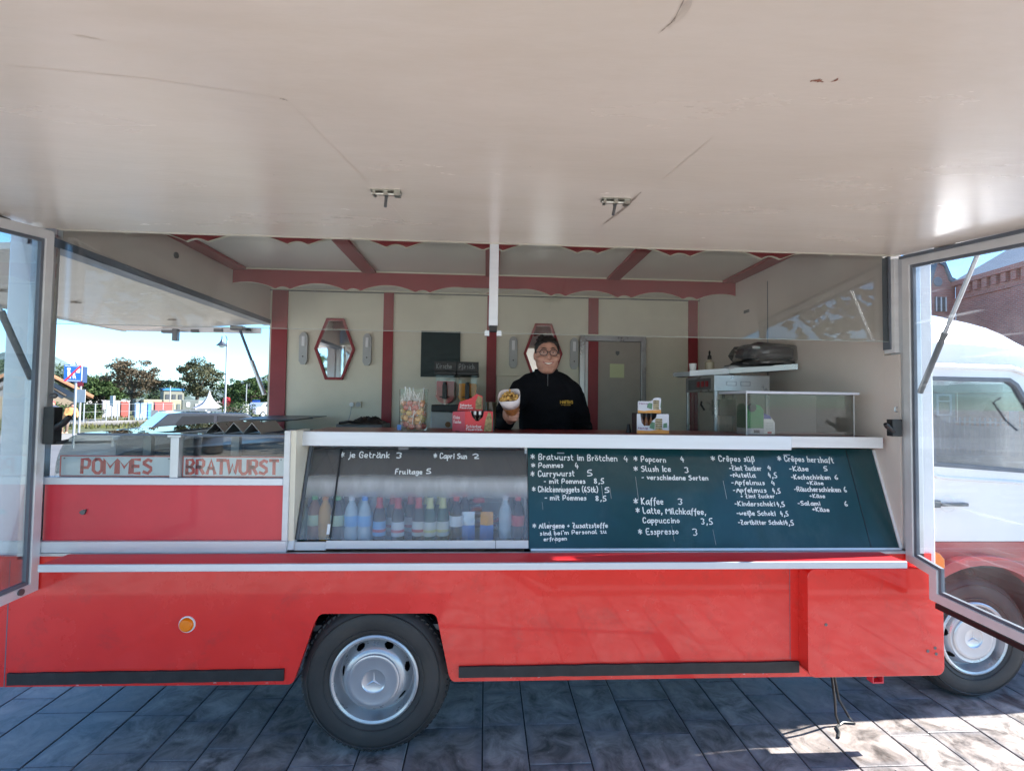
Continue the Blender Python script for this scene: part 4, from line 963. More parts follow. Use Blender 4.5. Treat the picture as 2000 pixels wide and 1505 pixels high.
# hexagonal mirrors
for cx_, cz, lab in ((-1.54, 2.312, 'tall hexagonal mirror in a maroon frame, unobstructed at the left of the back wall'), (0.585, 2.305, 'tall hexagonal mirror in a maroon frame behind the vendor')):
    r = empty('hexagonal_mirror', (cx_, 2.49, cz), lab, 'mirror')
    hx = [(cx_ - .088, cz + .313), (cx_ + .088, cz + .313), (cx_ + .203, cz), (cx_ + .088, cz - .313), (cx_ - .088, cz - .313), (cx_ - .203, cz)]
    MB().prism(hx, 'y', 2.472, 2.500, holes=[inset(hx, 0.026)]).build('frame', M['maroon'], r, bevel=0.004)
    MB().prism(inset(hx, 0.024), 'y', 2.490, 2.494).build('mirror_glass', M['mirror'], r)
# pale wall sconce plates
M['plate'] = mat('grey_white_plastic', (0.48, 0.50, 0.50), 0.4, var=0.08)
for cx_, lab in ((-1.85, 'left'), (-1.215, 'x'), (0.275, 'y'), (0.91, 'z')):
    labs = {'left': 'long pale wall plate left of the unobstructed mirror', 'x': 'long pale wall plate between the unobstructed mirror and a maroon strip', 'y': 'long pale wall plate to the left of the vendor\'s head', 'z': 'long pale wall plate beside the inner door frame'}
    r = empty('wall_plate', (cx_, 2.504, 2.315), labs[lab], 'wall plate', 'long pale plates on the back wall')
    z0 = 2.315
    pts = [(cx_ - .042, z0 - .13), (cx_ - .022, z0 - .165), (cx_ + .022, z0 - .165), (cx_ + .042, z0 - .13), (cx_ + .042, z0 + .12)] + arc(cx_, z0 + .125, .036, 20, 160, 6) + [(cx_ - .042, z0 + .12)]
    MB().prism(pts, 'y', 2.472, 2.503).build('plate_body', M['plate'], r, bevel=0.008)
    MB().prism([(cx_ - .015, z0 + .02), (cx_ + .015, z0 + .02), (cx_ + .015, z0 + .12), (cx_ - .015, z0 + .12)], 'y', 2.466, 2.4725).build('slot_panel', M['casein'], r, bevel=0.004)
    MB().cyl((cx_, 2.467, z0 - .085), (cx_, 2.473, z0 - .085), .007, n=10).build('screw', M['black'], r)
bd = Bx('blank_chalkboard', M['dgreen'], None, -0.672, -0.272, 2.484, 2.503, 2.045, 2.515); tag(bd, 'blank dark green board above the slush machine', 'chalkboard')
# wall socket with its cable
r = empty('wall_socket', (-1.32, 2.50, 1.75), 'double wall socket with a thin cable below the mirror', 'socket')
MB().box(-1.385, -1.262, 2.485, 2.504, 1.722, 1.785).build('socket_plate', M['cream'], r, bevel=0.004)
MB().lathe([(0.026, 0.0), (0.024, 0.006), (0.0, 0.006)], 20, (-1.293, 2.484, 1.753), 'y').build('socket_well', M['plate'], r)
MB().cyl((-1.355, 2.47, 1.753), (-1.355, 2.486, 1.753), 0.022, n=16).build('plug', M['casein'], r)
MB().tube([(-1.355, 2.475, 1.74), (-1.36, 2.46, 1.66), (-1.375, 2.44, 1.58), (-1.39, 2.40, 1.46)], 0.004, 6).build('plug_cable', M['plate'], r)
# the inner door
r = empty('inner_door', (1.31, 2.45, 0.63), 'grey door leaf in an aluminium frame with a yellow note on it', 'door')
MB().prism([(0.965, 0.63), (0.965, 2.50), (1.665, 2.50), (1.665, 0.63)], 'y', 2.455, 2.503, holes=[[(1.02, 0.65), (1.02, 2.445), (1.61, 2.445), (1.61, 0.65)]]).build('door_frame', M['steel'], r, bevel=0.004)
MB().box(1.022, 1.608, 2.475, 2.498, 0.65, 2.443).build('door_leaf', mat('grey_beige_door', (0.42, 0.39, 0.34), 0.45, var=0.05), r)
MB().box(1.024, 1.052, 2.468, 2.474, 0.65, 2.442).build('door_edge', M['white'], r)
MB().box(1.056, 1.160, 2.463, 2.474, 0.65, 2.442).build('cover_strip', M['maroon'], r)
nt_ = MB().box(1.285, 1.435, 2.471, 2.474, 2.068, 2.212).build('paper_note', mat('pale_yellow_paper', (0.66, 0.72, 0.45), 0.8), r)
cr_ = [(1.345, 2.345), (1.385, 2.345), (1.385, 2.318), (1.365, 2.298), (1.345, 2.318)]
MB().prism(cr_, 'y', 2.471, 2.4745).build('small_emblem', M['dsteel'], r)

# back counter and what stands on it
r = empty('back_counter', (0, 2.2, 0.63), 'low steel counter along the back wall of the truck', 'counter')
MB().box(-2.15, 0.9, 1.88, 2.48, 1.44, 1.47).build('counter_top', M['steel'], r)
MB().box(-2.12, 0.88, 1.92, 2.47, 0.63, 1.438).build('counter_cabinet', M['casein'], r)
r = empty('grey_appliance', (-1.2, 2.2, 1.47), 'flat grey waffle maker below the wall socket', 'waffle maker')
MB().box(-1.38, -0.95, 2.05, 2.42, 1.471, 1.575).build('appliance_body', M['dsteel'], r, bevel=0.012)
MB().tube([(-1.34, 2.03, 1.585), (-1.25, 2.0, 1.60), (-1.15, 2.03, 1.59)], 0.012, 8).build('appliance_handle', M['black'], r)
r = empty('black_cloth', (-1.1, 2.2, 1.576), 'crumpled black cloth lying on the waffle maker', 'cloth')
mb = MB(); vs = []; n = 14
for i in range(n + 1):
    for j in range(n + 1):
        x = -1.26 + .29 * i / n; y = 2.08 + .25 * j / n
        edge = min(i, n - i, j, n - j) / 3
        vs.append((x, y, 1.578 + min(1, edge) * (.045 + .025 * math.sin(i * 1.7 + j) * math.cos(j * 1.3)) + random.uniform(0, .006)))
mb.add(vs, [(i * (n + 1) + j, (i + 1) * (n + 1) + j, (i + 1) * (n + 1) + j + 1, i * (n + 1) + j + 1) for i in range(n) for j in range(n)])
mb.build('cloth_folds', M['black'], r, smooth=True)
# slush machine
r = empty('slush_machine', (-0.28, 2.15, 1.47), 'twin-tank slush machine with a red and an orange drink', 'slush machine')
MB().box(-0.505, -0.055, 1.98, 2.42, 1.471, 1.70).build('machine_body', M['plate'], r, bevel=0.01)
MB().box(-0.50, -0.06, 1.97, 2.42, 1.701, 1.765).build('machine_deck', M['black'], r, bevel=0.008)
MB().lathe([(0, 0), (0.026, 0.001), (0.026, 0.004), (0, 0.004)], 18, (-0.345, 1.974, 1.585), 'y').build('round_badge', mat('brown_badge', (0.25, 0.12, 0.04), 0.5), r)
for cx_, col, word in ((-0.378, (0.62, 0.09, 0.10), 'Kirsche'), (-0.172, (0.95, 0.38, 0.02), 'Pfirsich')):
    sect = [(cx_ - .085, 2.04), (cx_ - .085, 1.86)] + arc(cx_, 1.862, .093, 180, 360, 12) + [(cx_ + .085, 1.86), (cx_ + .085, 2.04)]
    tk = MB().prism(sect, 'y', 2.0, 2.38).build('drink_tank', M['tank'], r)
    fill = [p for p in inset(sect, 0.006)]
    fill = [(a, min(b, 1.985 if col[1] < .2 else 1.965)) for a, b in fill]
    MB().prism(fill, 'y', 2.006, 2.374).build('slush', mat('slush_' + word.lower(), col, 0.5, var=0.15, scale=20), tk, smooth=False)
    MB().box(cx_ - .10, cx_ + .10, 1.995, 2.38, 2.04, 2.078).build('tank_lid', M['black'], r, bevel=0.006)
    lb = MB().box(cx_ - .10, cx_ + .10, 1.985, 2.0, 2.079, 2.165).build('flavour_board', M['black'], r)
    lettering('lettering', word, (cx_ - .08, 1.985, 2.10), (1, 0, 0), (0, 0, 1), Vector((0, -1, 0)), .14, .045, M['chalkgrey'], lb, thick=.0022)
    t_ = MB().box(cx_ - .02, cx_ + .02, 1.93, 1.999, 1.82, 1.95); t_.cyl((cx_, 1.95, 1.95), (cx_, 1.95, 1.975), .018, n=12); t_.tube([(cx_ - .045, 1.955, 1.838), (cx_ + .045, 1.955, 1.838)], .006, 6)
    tp = t_.build('tap', M['black'], r, bevel=0.004)
    MB().cyl((cx_, 1.96, 1.82), (cx_, 1.96, 1.765), .010, n=10).build('spout', M['tank'], tp)
r = empty('white_heater_box', (0.2, 2.4, 1.8), 'white box on the back wall behind the vendor\'s shoulder', 'box')
MB().box(0.105, 0.40, 2.38, 2.503, 1.74, 2.065).build('box_body', M['cream'], r, bevel=0.012)
mb = MB()
for i in range(6): mb.box(0.13 + i * .04, 0.135 + i * .04, 2.376, 2.381, 1.77, 2.04)
mb.build('box_ribs', M['inner'], r)

# tub of lollipops
r = empty('lollipop_tub', (-0.413, 0.3, 1.628), 'clear round tub for lollipops on the counter', 'tub')
MB().lathe([(0.078, 0.0), (0.080, 0.02), (0.082, 0.235), (0.079, 0.235), (0.077, 0.02), (0.0, 0.006)], 32, (-0.413, 0.3, 1.629)).build('tub_wall', M['acryl'], r, smooth=True)
MB().box(-0.492, -0.470, 0.236, 0.238, 1.635, 1.665).build('tub_sticker', mat('blue_sticker', (0.1, 0.25, 0.6), 0.5), r)
lcols = [(0.88, 0.52, 0.20), (0.80, 0.36, 0.20), (0.85, 0.62, 0.26), (0.62, 0.18, 0.16), (0.50, 0.46, 0.18), (0.88, 0.44, 0.34)]
lm = [mat('lollipop_wrapper_%d' % i, c, 0.25, var=0.3, scale=70, coat=0.6) for i, c in enumerate(lcols)]
pops = []
for i in range(len(lm)):
    root = bpy.data.objects.new('lollipop', None); C.objects.link(root)
    o1 = MB().ball((0, 0, 0), (0.0175, 0.0175, 0.0165), 12, 8).build('sweet', lm[i], root, smooth=True, local=True)
    o2 = MB().cyl((0, 0, 0.010), (0, 0, 0.095), 0.0026, n=6).build('stick', M['casein'], root, local=True)
    tag(root, 'small %s wrapped lollipop heaped with others in the clear tub' % ['orange', 'reddish brown', 'golden yellow', 'dark red', 'olive', 'pink'][i], 'lollipop', 'lollipops in the clear tub'); pops.append(root)
first = set(); k = 0
rs = random.Random(5)
placed = []
layer = 0
while len(placed) < 64 and layer < 4000:
    layer += 1
    a = rs.uniform(0, 6.283); rad = math.sqrt(rs.random()) * 0.060; z = 1.650 + rs.random() * 0.140
    p = Vector((-0.413 + rad * math.cos(a), 0.3 + rad * math.sin(a), z))
    if all((p - q).length > 0.0295 for q in placed): placed.append(p)
for p in placed:
    kind = rs.randrange(len(pops))
    if kind in first: o = copy_tree(pops[kind])
    else: o = pops[kind]; first.add(kind)
    o.location = p
    rel = Vector((p.x + .413, p.y - .3, 0))
    for _ in range(40):
        d = Vector((rs.gauss(0, .45), rs.gauss(0, .45), 1.0 if rs.random() < .75 else rs.uniform(-1, .4))).normalized()
        e = rel + d * .085
        if math.hypot(e.x, e.y) < 0.074 and 1.637 < p.z + d.z * .085 < 1.90: break
    o.rotation_euler = d.to_track_quat('Z', 'Y').to_euler()
for i, o in enumerate(pops):
    if i not in first: bpy.data.objects.remove(o)

# red display carton with little bottles
M['cred'] = mat('red_carton', (0.62, 0.03, 0.04), 0.4, var=0.05); M['cardin'] = mat('dark_carton_inside', (0.05, 0.03, 0.03), 0.8)
def lett(tx, x0, z0, w, h, y, parent, m='chalk', th=.0012, ux=(1, 0, 0)):
    un = Vector((0, -1, 0)) if ux[0] == 1 else Vector(ux).cross(Vector((0, 0, 1))).normalized()
    return lettering('lettering', tx, (x0, y, z0), ux, (0, 0, 1), un, w, h, M[m], parent, thick=th, jitter=.15, lift=.0008)
r = empty('liqueur_carton', (-0.06, 0.3, 1.628), 'red display carton with cut-out front and raised back card', 'carton')
MB().prism([(-0.115, 1.629), (0.040, 1.629), (0.040, 1.745), (-0.01, 1.745), (-0.015, 1.715), (-0.04, 1.69), (-0.055, 1.69), (-0.075, 1.715), (-0.085, 1.745), (-0.115, 1.745)], 'y', 0.235, 0.238).build('carton_front', M['cred'], r)
MB().add([(-0.117, .236, 1.629), (-0.19, .30, 1.629), (-0.19, .30, 1.738), (-0.117, .236, 1.745), (-0.114, .238, 1.629), (-0.187, .302, 1.629), (-0.187, .302, 1.738), (-0.114, .238, 1.745)], [(0, 1, 2, 3), (7, 6, 5, 4), (0, 4, 5, 1), (3, 2, 6, 7), (1, 5, 6, 2), (0, 3, 7, 4)]).build('carton_side', mat('pink_red_carton_side', (0.62, 0.10, 0.14), 0.35), r)
MB().box(0.036, 0.040, 0.24, 0.35, 1.629, 1.745).box(-0.187, 0.038, 0.348, 0.352, 1.629, 1.75).box(-0.17, 0.036, 0.26, 0.348, 1.629, 1.632).build('carton_back', M['cardin'], r)
MB().prism([(-0.165, 1.745), (-0.06, 1.745), (-0.02, 1.745), (-0.02, 1.83), (-0.055, 1.845), (-0.085, 1.82), (-0.155, 1.795)], 'y', 0.335, 0.338).build('back_card', M['cred'], r)
M['gold'] = mat('tan_tower_print', (0.28, 0.22, 0.10), 0.6, var=0.7, scale=60)
MB().prism([(-0.01, 1.632), (0.036, 1.632), (0.036, 1.70), (0.028, 1.735), (0.015, 1.742), (0.0, 1.70)], 'y', 0.2335, 0.2349).build('printed_motif', M['gold'], r)
MB().prism([(-0.06, 1.755), (-0.022, 1.755), (-0.022, 1.822), (-0.045, 1.835), (-0.06, 1.80)], 'y', 0.3335, 0.3349).build('printed_motif', M['gold'], r)
lett('Schierker', -0.108, 1.652, .085, .016, .2345, r); lett('Feuerstein', -0.108, 1.637, .09, .013, .2345, r)
lett('Schierker', -0.150, 1.772, .07, .012, .3345, r); lett('Feuerstein', -0.150, 1.758, .075, .010, .3345, r)
lett('Kleine', -0.183, 1.70, .05, .018, .2945, r, ux=Vector((.073, -.064, 0)).normalized()); lett('Flaschen', -0.183, 1.675, .06, .018, .2945, r, ux=Vector((.073, -.064, 0)).normalized())
def mini(x, y, z, cap, lab, mcol=(0.03, 0.015, 0.01), h=0.105, grp=None, glass_m=None):
    o = empty('mini_bottle', (x, y, z), lab, 'bottle', grp); s_ = h / 0.105
    MB().lathe([(0.0, 0), (0.0135, 0.001), (0.014, 0.06), (0.006, 0.078), (0.006, 0.09), (0, 0.09)], 12).build('bottle_body', glass_m or mat('dark_mini_glass', mcol, 0.1, coat=1.0), o, smooth=True, local=True)
    MB().lathe([(0.0072, 0.086), (0.0072, 0.105), (0, 0.105)], 10).build('bottle_cap', M[cap], o, smooth=True, local=True)
    for ch in o.children: ch.scale = (s_, s_, s_)
    return o
gm = mat('dark_mini_glass', (0.02, 0.012, 0.01), 0.1, coat=1.0)
for i in range(4): mini(-0.09 + i * .029, 0.265, 1.633, 'casein', 'dark little bottle with a white cap in the red carton, %s from its left end' % ('first', 'second', 'third', 'fourth')[i], glass_m=gm, h=.112, grp='little bottles in the red carton')
tb = empty('dark_tumbler', (0.03, 0.42, 1.628), 'dark tumbler behind the red carton', 'tumbler')
MB().lathe([(0.03, 0), (0.036, 0.17), (0.032, 0.17), (0.027, 0.01), (0, 0.01)], 20).build('tumbler_wall', mat('smoky_brown_plastic', (0.06, 0.05, 0.03), 0.2), tb, smooth=True, local=True)

# white display carton, two tiers
M['cwh'] = mat('pale_carton', (0.62, 0.64, 0.72), 0.5, var=0.03); M['corange'] = mat('orange_carton_print', (0.75, 0.34, 0.08), 0.5, var=0.1, scale=30); M['cgreen'] = mat('green_leaf_print', (0.12, 0.25, 0.16), 0.6, var=0.3, scale=60)
M['violet'] = mat('violet_print', (0.25, 0.10, 0.25), 0.6)
r = empty('honey_liqueur_carton', (0.965, 0.3, 1.628), 'white and orange display carton with a raised printed back card', 'carton')
MB().prism([(0.872, 1.629), (1.060, 1.629), (1.060, 1.742), (0.99, 1.742), (0.985, 1.72), (0.96, 1.70), (0.955, 1.675), (0.915, 1.672), (0.90, 1.69), (0.892, 1.742), (0.872, 1.742)], 'y', 0.255, 0.258).build('carton_front', M['cwh'], r)
MB().prism([(0.872, 1.629), (1.060, 1.629), (1.060, 1.648), (1.0, 1.652), (0.95, 1.645), (0.872, 1.648)], 'y', 0.2535, 0.2549).build('orange_band', M['corange'], r)
MB().box(0.872, 0.875, .258, .35, 1.629, 1.742).box(1.057, 1.06, .258, .35, 1.629, 1.742).box(.872, 1.06, .347, .35, 1.629, 1.745).build('carton_back', M['cardin'], r)
MB().prism([(0.892, 1.746), (1.030, 1.746), (1.030, 1.835), (1.0, 1.838), (0.985, 1.832), (0.98, 1.822), (0.965, 1.815), (0.892, 1.815)], 'y', 0.30, 0.303).build('back_card', M['cwh'], r)
MB().prism([(0.892, 1.746), (1.030, 1.746), (1.030, 1.766), (0.98, 1.764), (0.93, 1.758), (0.892, 1.762)], 'y', 0.2985, 0.2999).build('orange_band', M['corange'], r)
for (z, y, k_) in ((1.652, .2533, 1.0), (1.768, .2983, .85)):
    for q in range(5):
        w_ = .022 * k_
        MB().prism([(1.0 - w_, z + q * .013 * k_), (1.0 + w_, z + q * .013 * k_), (1.0 + w_ * .85, z + (q + .85) * .013 * k_), (1.0 - w_ * .85, z + (q + .85) * .013 * k_)], 'y', y, y + .0012).build('printed_motif', M['gold'], r)
    MB().prism([(0.945, z + .01), (0.975, z), (0.978, z + .04 * k_), (0.96, z + .045 * k_), (0.95, z + .03)], 'y', y, y + .0012).build('leaf_print', M['cgreen'], r)
    MB().prism([(1.026, z + .01), (1.05 if k_ == 1 else 1.03, z + .012), (1.048 if k_ == 1 else 1.03, z + .04), (1.028, z + .035)], 'y', y, y + .0012).build('leaf_print', M['cgreen'], r)
lett('Honig', 0.880, 1.655, .055, .011, .2548, r, 'violet', .0013); lett('Honig', 0.900, 1.797, .055, .010, .2998, r, 'violet', .0010)
gb = mat('amber_mini_glass', (0.16, 0.06, 0.02), 0.1, coat=1.0)
for i in range(3): mini(0.907 + i * .029, 0.285, 1.630, 'black', 'amber little bottle with a black cap in the white carton, %s' % ('nearest its left end', 'in the middle', 'nearest the printed tower')[i], glass_m=gb, h=.115, grp='little bottles in the white carton')
sm = empty('black_stopper', (0.855, 0.36, 1.628), 'small black stopper left of the white carton', 'stopper'); MB().lathe([(0.017, 0), (0.011, .035), (0.008, 0.05), (0, 0.052)], 14).build('stopper_body', M['black'], sm, smooth=True, local=True)

# acrylic guard with white top, cleaning-product boxes inside
r = empty('sneeze_guard', (1.8, 0.3, 1.628), 'clear acrylic guard with a white top at the right end of the counter', 'sneeze guard')
MB().box(1.475, 2.15, 0.175, 0.50, 1.868, 1.882).build('guard_top', M['cwh'], r, bevel=0.003)
for a in ((1.48, 2.12, .18, .184, 1.63, 1.867), (1.48, 1.484, .185, .50, 1.63, 1.867), (2.116, 2.12, .185, .5, 1.63, 1.867)): MB().box(*a).build('guard_pane', M['acryl'], r)
MB().box(1.4795, 1.4845, .1795, .1845, 1.63, 1.867).box(2.1155, 2.1205, .1795, .1845, 1.63, 1.867).build('pane_edge', M['plate'], r)
M['gbox'] = mat('green_box_card', (0.02, 0.26, 0.07), 0.4, var=0.05); M['dgbox'] = mat('dark_green_box_card', (0.005, 0.10, 0.03), 0.4)
r = empty('green_box', (1.56, 0.33, 1.628), 'green boxed cleaning product behind the acrylic guard', 'box')
MB().prism([(1.540, 1.665), (1.645, 1.665), (1.645, 1.775), (1.622, 1.80), (1.565, 1.81), (1.540, 1.79)], 'y', .288, .291).build('box_front', M['gbox'], r)
MB().box(1.540, 1.645, .288, .2905, 1.629, 1.6645).build('white_band', M['cwh'], r)
MB().prism([(.2915, 1.665), (.40, 1.665), (.40, 1.79), (.37, 1.81), (.33, 1.81), (.2915, 1.79)], 'x', 1.541, 1.544).build('box_side', M['dgbox'], r)
MB().box(1.541, 1.544, .2915, .40, 1.629, 1.664).build('white_band', M['cwh'], r)
MB().box(1.544, 1.645, .38, .40, 1.629, 1.78).build('box_back', M['dgbox'], r)
MB().lathe([(0, 0), (0.026, 0), (0.026, .003)], 18, (1.575, .2865, 1.787), 'y').build('dark_disc_print', M['dgreen'], r)
mb = MB()
for i in range(9): mb.box(1.585 + i * .004, 1.587 + i * .004, .2865, .2879, 1.637, 1.655)
mb.build('bar_print', M['black'], r)
r = empty('white_carton', (1.69, 0.32, 1.628), 'small white pointed carton beside the green box', 'carton')
MB().prism([(1.652, 1.629), (1.722, 1.629), (1.722, 1.70), (1.695, 1.735), (1.652, 1.755)], 'y', .30, .36).build('carton_body', M['casein'], r, bevel=.003)
MB().prism([(1.653, 1.72), (1.70, 1.72), (1.69, 1.738), (1.653, 1.753)], 'y', .2975, .2995).build('blue_print', mat('blue_carton_print', (0.04, 0.08, 0.4), 0.5), r)
mb = MB()
for i in range(6): mb.box(1.665, 1.71, .2985, .2995, 1.650 + i * .009, 1.652 + i * .009)
mb.build('line_print', M['plate'], r)
MB().box(1.675, 1.70, .2982, .2995, 1.634, 1.644).build('red_print', M['cred'], r)

# popcorn machine
r = empty('popcorn_machine', (1.8, 1.05, 1.47), 'glass-sided popcorn machine with a steel frame and red switches', 'popcorn machine')
X0, X1, Y0, Y1, Z0, Z1 = 1.595, 1.99, 0.80, 1.28, 1.46, 2.01
fr = MB()
for x in (X0, X1 - .022):
    for y in (Y0, Y1 - .022): fr.box(x, x + .022, y, y + .022, Z0, Z1)
fr.box(X0 + .023, X1 - .023, Y0, Y0 + .02, Z0, Z0 + .04).box(X0, X0 + .02, Y0 + .023, Y1 - .023, Z0, Z0 + .04)
fr.build('machine_frame', M['steel'], r, bevel=.002)
MB().box(X0 - .003, X1 + .003, Y0 - .003, Y1 + .003, Z1 - .115, Z1).build('machine_head', M['steel'], r, bevel=.004)
MB().box(X0, X1, Y0, Y1, Z0 - .10, Z0 - .001).build('machine_base', M['steel'], r)
MB().box(X0 - .0045, X0 - .0032, Y0 + .05, Y1 - .05, Z1 - .10, Z1 - .02).build('control_panel', M['dsteel'], r)
for i in range(3): MB().box(X0 - .010, X0 - .0046, Y0 + .09 + i * .07, Y0 + .125 + i * .07, Z1 - .08, Z1 - .04).build('switch', mat('red_switch', (0.30, 0.01, 0.015), 0.4) if i == 0 else bpy.data.materials['red_switch'], r)
MB().box(X0 + .004, X0 + .008, Y0 + .023, Y1 - .023, Z0 + .04, Z1 - .116).build('machine_pane', M['acryl'], r)
MB().box(X0 + .023, X1 - .023, Y0 + .004, Y0 + .008, Z0 + .04, Z1 - .116).build('machine_pane', M['acryl'], r)
MB().cyl((1.80, 1.08, 1.72), (1.80, 1.08, 1.84), .085, n=20).cyl((1.80, 1.08, 1.84), (1.80, 1.08, 1.895), .012).build('popping_kettle', M['dsteel'], r, bevel=.006)
MB().tube([(X0 - .012, 0.93, 1.76), (X0 - .03, .95, 1.80), (X0 - .012, .98, 1.82)], .007, 6).build('kettle_handle', M['black'], r)
for xa, xb in ((1.68, 1.75), (1.78, 1.85)):
    MB().prism([(xa, Z1 - .075), (xb, Z1 - .075), (xb, Z1 - .045), (xa, Z1 - .045)], 'y', Y0 - .0045, Y0 - .0031, holes=[[(xa + .003, Z1 - .072), (xb - .003, Z1 - .072), (xb - .003, Z1 - .048), (xa + .003, Z1 - .048)]]).build('vent_plate', M['dsteel'], r)
r = empty('appliance_table', (1.8, 1.05, 0.63), 'narrow steel table that carries the popcorn machine', 'table')
MB().box(1.40, 2.245, .66, 1.40, 1.335, 1.358).build('table_top', M['steel'], r)
for x in (1.44, 2.19):
    for y in (.70, 1.34): MB().box(x, x + .03, y, y + .03, .632, 1.334).build('leg', M['steel'], r)
r = empty('crepe_plate', (1.35, 0.85, 1.47), 'flat black griddle plate between the white carton and the popcorn machine', 'griddle')
MB().lathe([(0.19, 0.0), (0.20, 0.03), (0.20, 0.075), (0.0, 0.08)], 28, (1.28, 0.88, 1.50)).build('griddle_body', M['black'], r, smooth=True)
MB().box(1.10, 1.46, 0.72, 1.04, 1.359, 1.499).build('griddle_base', M['dsteel'], r)
# skewed shelf board over it
r = empty('wall_shelf', (1.85, 1.05, 2.02), 'aluminium-edged shelf board over the popcorn machine', 'shelf')
d = Vector((0.78, -0.40, 0)).normalized(); q = Vector((-d.y, d.x, 0)); L_ = 0.85; base = Vector((1.475, 1.24, 2.035))
def shv(a, b, c): return base + d * a + q * b + Vector((0, 0, c + a * .055))
def shb(a0, a1, b0, b1, c0, c1): return MB().add([shv(a, b, c) for c in (c0, c1) for b in (b0, b1) for a in (a0, a1)], [(0, 2, 3, 1), (4, 5, 7, 6), (0, 1, 5, 4), (2, 6, 7, 3), (0, 4, 6, 2), (1, 3, 7, 5)])
shb(0.0, L_, 0, .36, -.008, .008).build('shelf_board', M['plate'], r)
shb(0.0, .12, -.012, -.001, -.020, .014).build('edge_strip', M['dsteel'], r); shb(.121, .40, -.012, -.001, -.022, .020).build('edge_strip', M['alulip'], r); shb(.401, L_, -.010, -.001, -.020, .020).build('edge_strip', M['steel'], r)
def onshelf(a, b, c=0.009): return shv(a, b, c)
p = onshelf(.66, .10)
r = empty('shrink_wrapped_bundle', p, 'folded dark cloth bundle in a crinkled clear plastic bag on the shelf', 'bundle')
def blob(cx_, cy, cz, rx, ry, rz, seed, amp=.12, n=22, m=14):
    rr = random.Random(seed); ph = [rr.uniform(0, 6.28) for _ in range(6)]
    mb = MB(); mb.ball((0, 0, 0), 1, n, m); v2 = []
    for x, y, z in mb.v:
        f = 1 + amp * (math.sin(4 * x + ph[0]) * math.cos(5 * y + ph[1]) + .6 * math.sin(9 * z + ph[2] + 6 * x) + .4 * math.sin(13 * y + ph[3]))
        sq = lambda t: math.copysign(abs(t) ** .6, t)
        v2.append((cx_ + sq(x) * rx * f, cy + sq(y) * ry * f, cz + sq(z) * rz * f))
    mb.v = v2; return mb
blob(p.x - .0, p.y, p.z + .105, .21, .12, .055, 3, .07).build('folded_cloth', mat('dark_blue_grey_cloth', (0.035, 0.038, 0.045), 0.6, var=.3, scale=20), r, smooth=True)
blob(p.x - .02, p.y, p.z + .030, .23, .13, .028, 8, .05).build('lower_cloth', M['black'], r, smooth=True)
blob(p.x + .01, p.y, p.z + .095, .25, .15, .085, 9, .08).build('plastic_bag', M['bag'], r, smooth=False)
p = onshelf(.14, .06)
r = empty('paper_cup', p, 'small white paper cup at the left end of the shelf', 'cup'); MB().lathe([(.022, 0), (.028, .07), (.025, .07), (.02, .005), (0, .005)], 16).build('cup_wall', M['casein'], r, smooth=True, local=True)
p = onshelf(.26, .12)
r = empty('dropper_bottle', p, 'little bottle with a black pipette top on the shelf', 'bottle')
MB().lathe([(.0, 0), (.035, 0), (.036, .075), (.014, .09), (.013, .10), (0, .10)], 16).build('bottle_body', mat('cloudy_beige_plastic', (.42, .36, .26), .3), r, smooth=True, local=True)
MB().lathe([(.016, .098), (.015, .125), (.007, .135), (.008, .16), (.003, .17), (0, .17)], 12).build('pipette_top', M['black'], r, smooth=True, local=True)
p = onshelf(.44, .04)
r = empty('papers_pile', p, 'small pile of papers in front of the plastic-wrapped bundle', 'papers')
for i in range(4):
    z = p.z + i * .009; MB().box(p.x - .07 + i * .008, p.x + .08 - i * .006, p.y - .04, p.y + .07, z, z + .008).build('sheet', [M['casein'], M['cwh'], M['plate'], M['dsteel']][i], r)

# ---------------------------------------------------------------- bottles in the cold case
def liquid(nm, col, rough=.08): return mat(nm, col, .18, coat=.0, var=.1)
LM = {'cola': liquid('dark_cola', (.03, .012, .01)), 'water': mat('clear_water_bottle', (.46, .56, .64), .2, coat=0.2, var=.15, scale=30), 'juice': liquid('orange_juice', (.70, .34, .05)), 'tea': liquid('brown_iced_tea', (.28, .10, .03)),
      'beer': liquid('brown_beer_glass', (.035, .02, .015)), 'green': liquid('green_bottle_glass', (.02, .07, .03))}
def cm(nm, col): return mat(nm, col, .35)
CM = {'green': cm('green_cap', (.03, .42, .06)), 'red': cm('red_cap', (.65, .03, .04)), 'white': cm('white_cap', (.75, .72, .78)), 'blue': cm('blue_cap', (.03, .25, .75)), 'crown': cm('crown_cap', (.35, .33, .28)), 'orange': cm('orange_cap', (.8, .25, .02))}
LB = {'pale': cm('pale_green_label', (.55, .66, .42)), 'blue': cm('light_blue_label', (.20, .45, .80)), 'red': cm('red_label', (.65, .05, .06)), 'cream': cm('cream_label', (.70, .70, .66)), 'yellow': cm('yellow_label', (.72, .66, .28)), 'white': cm('white_label', (.78, .78, .80))}
proto = {}
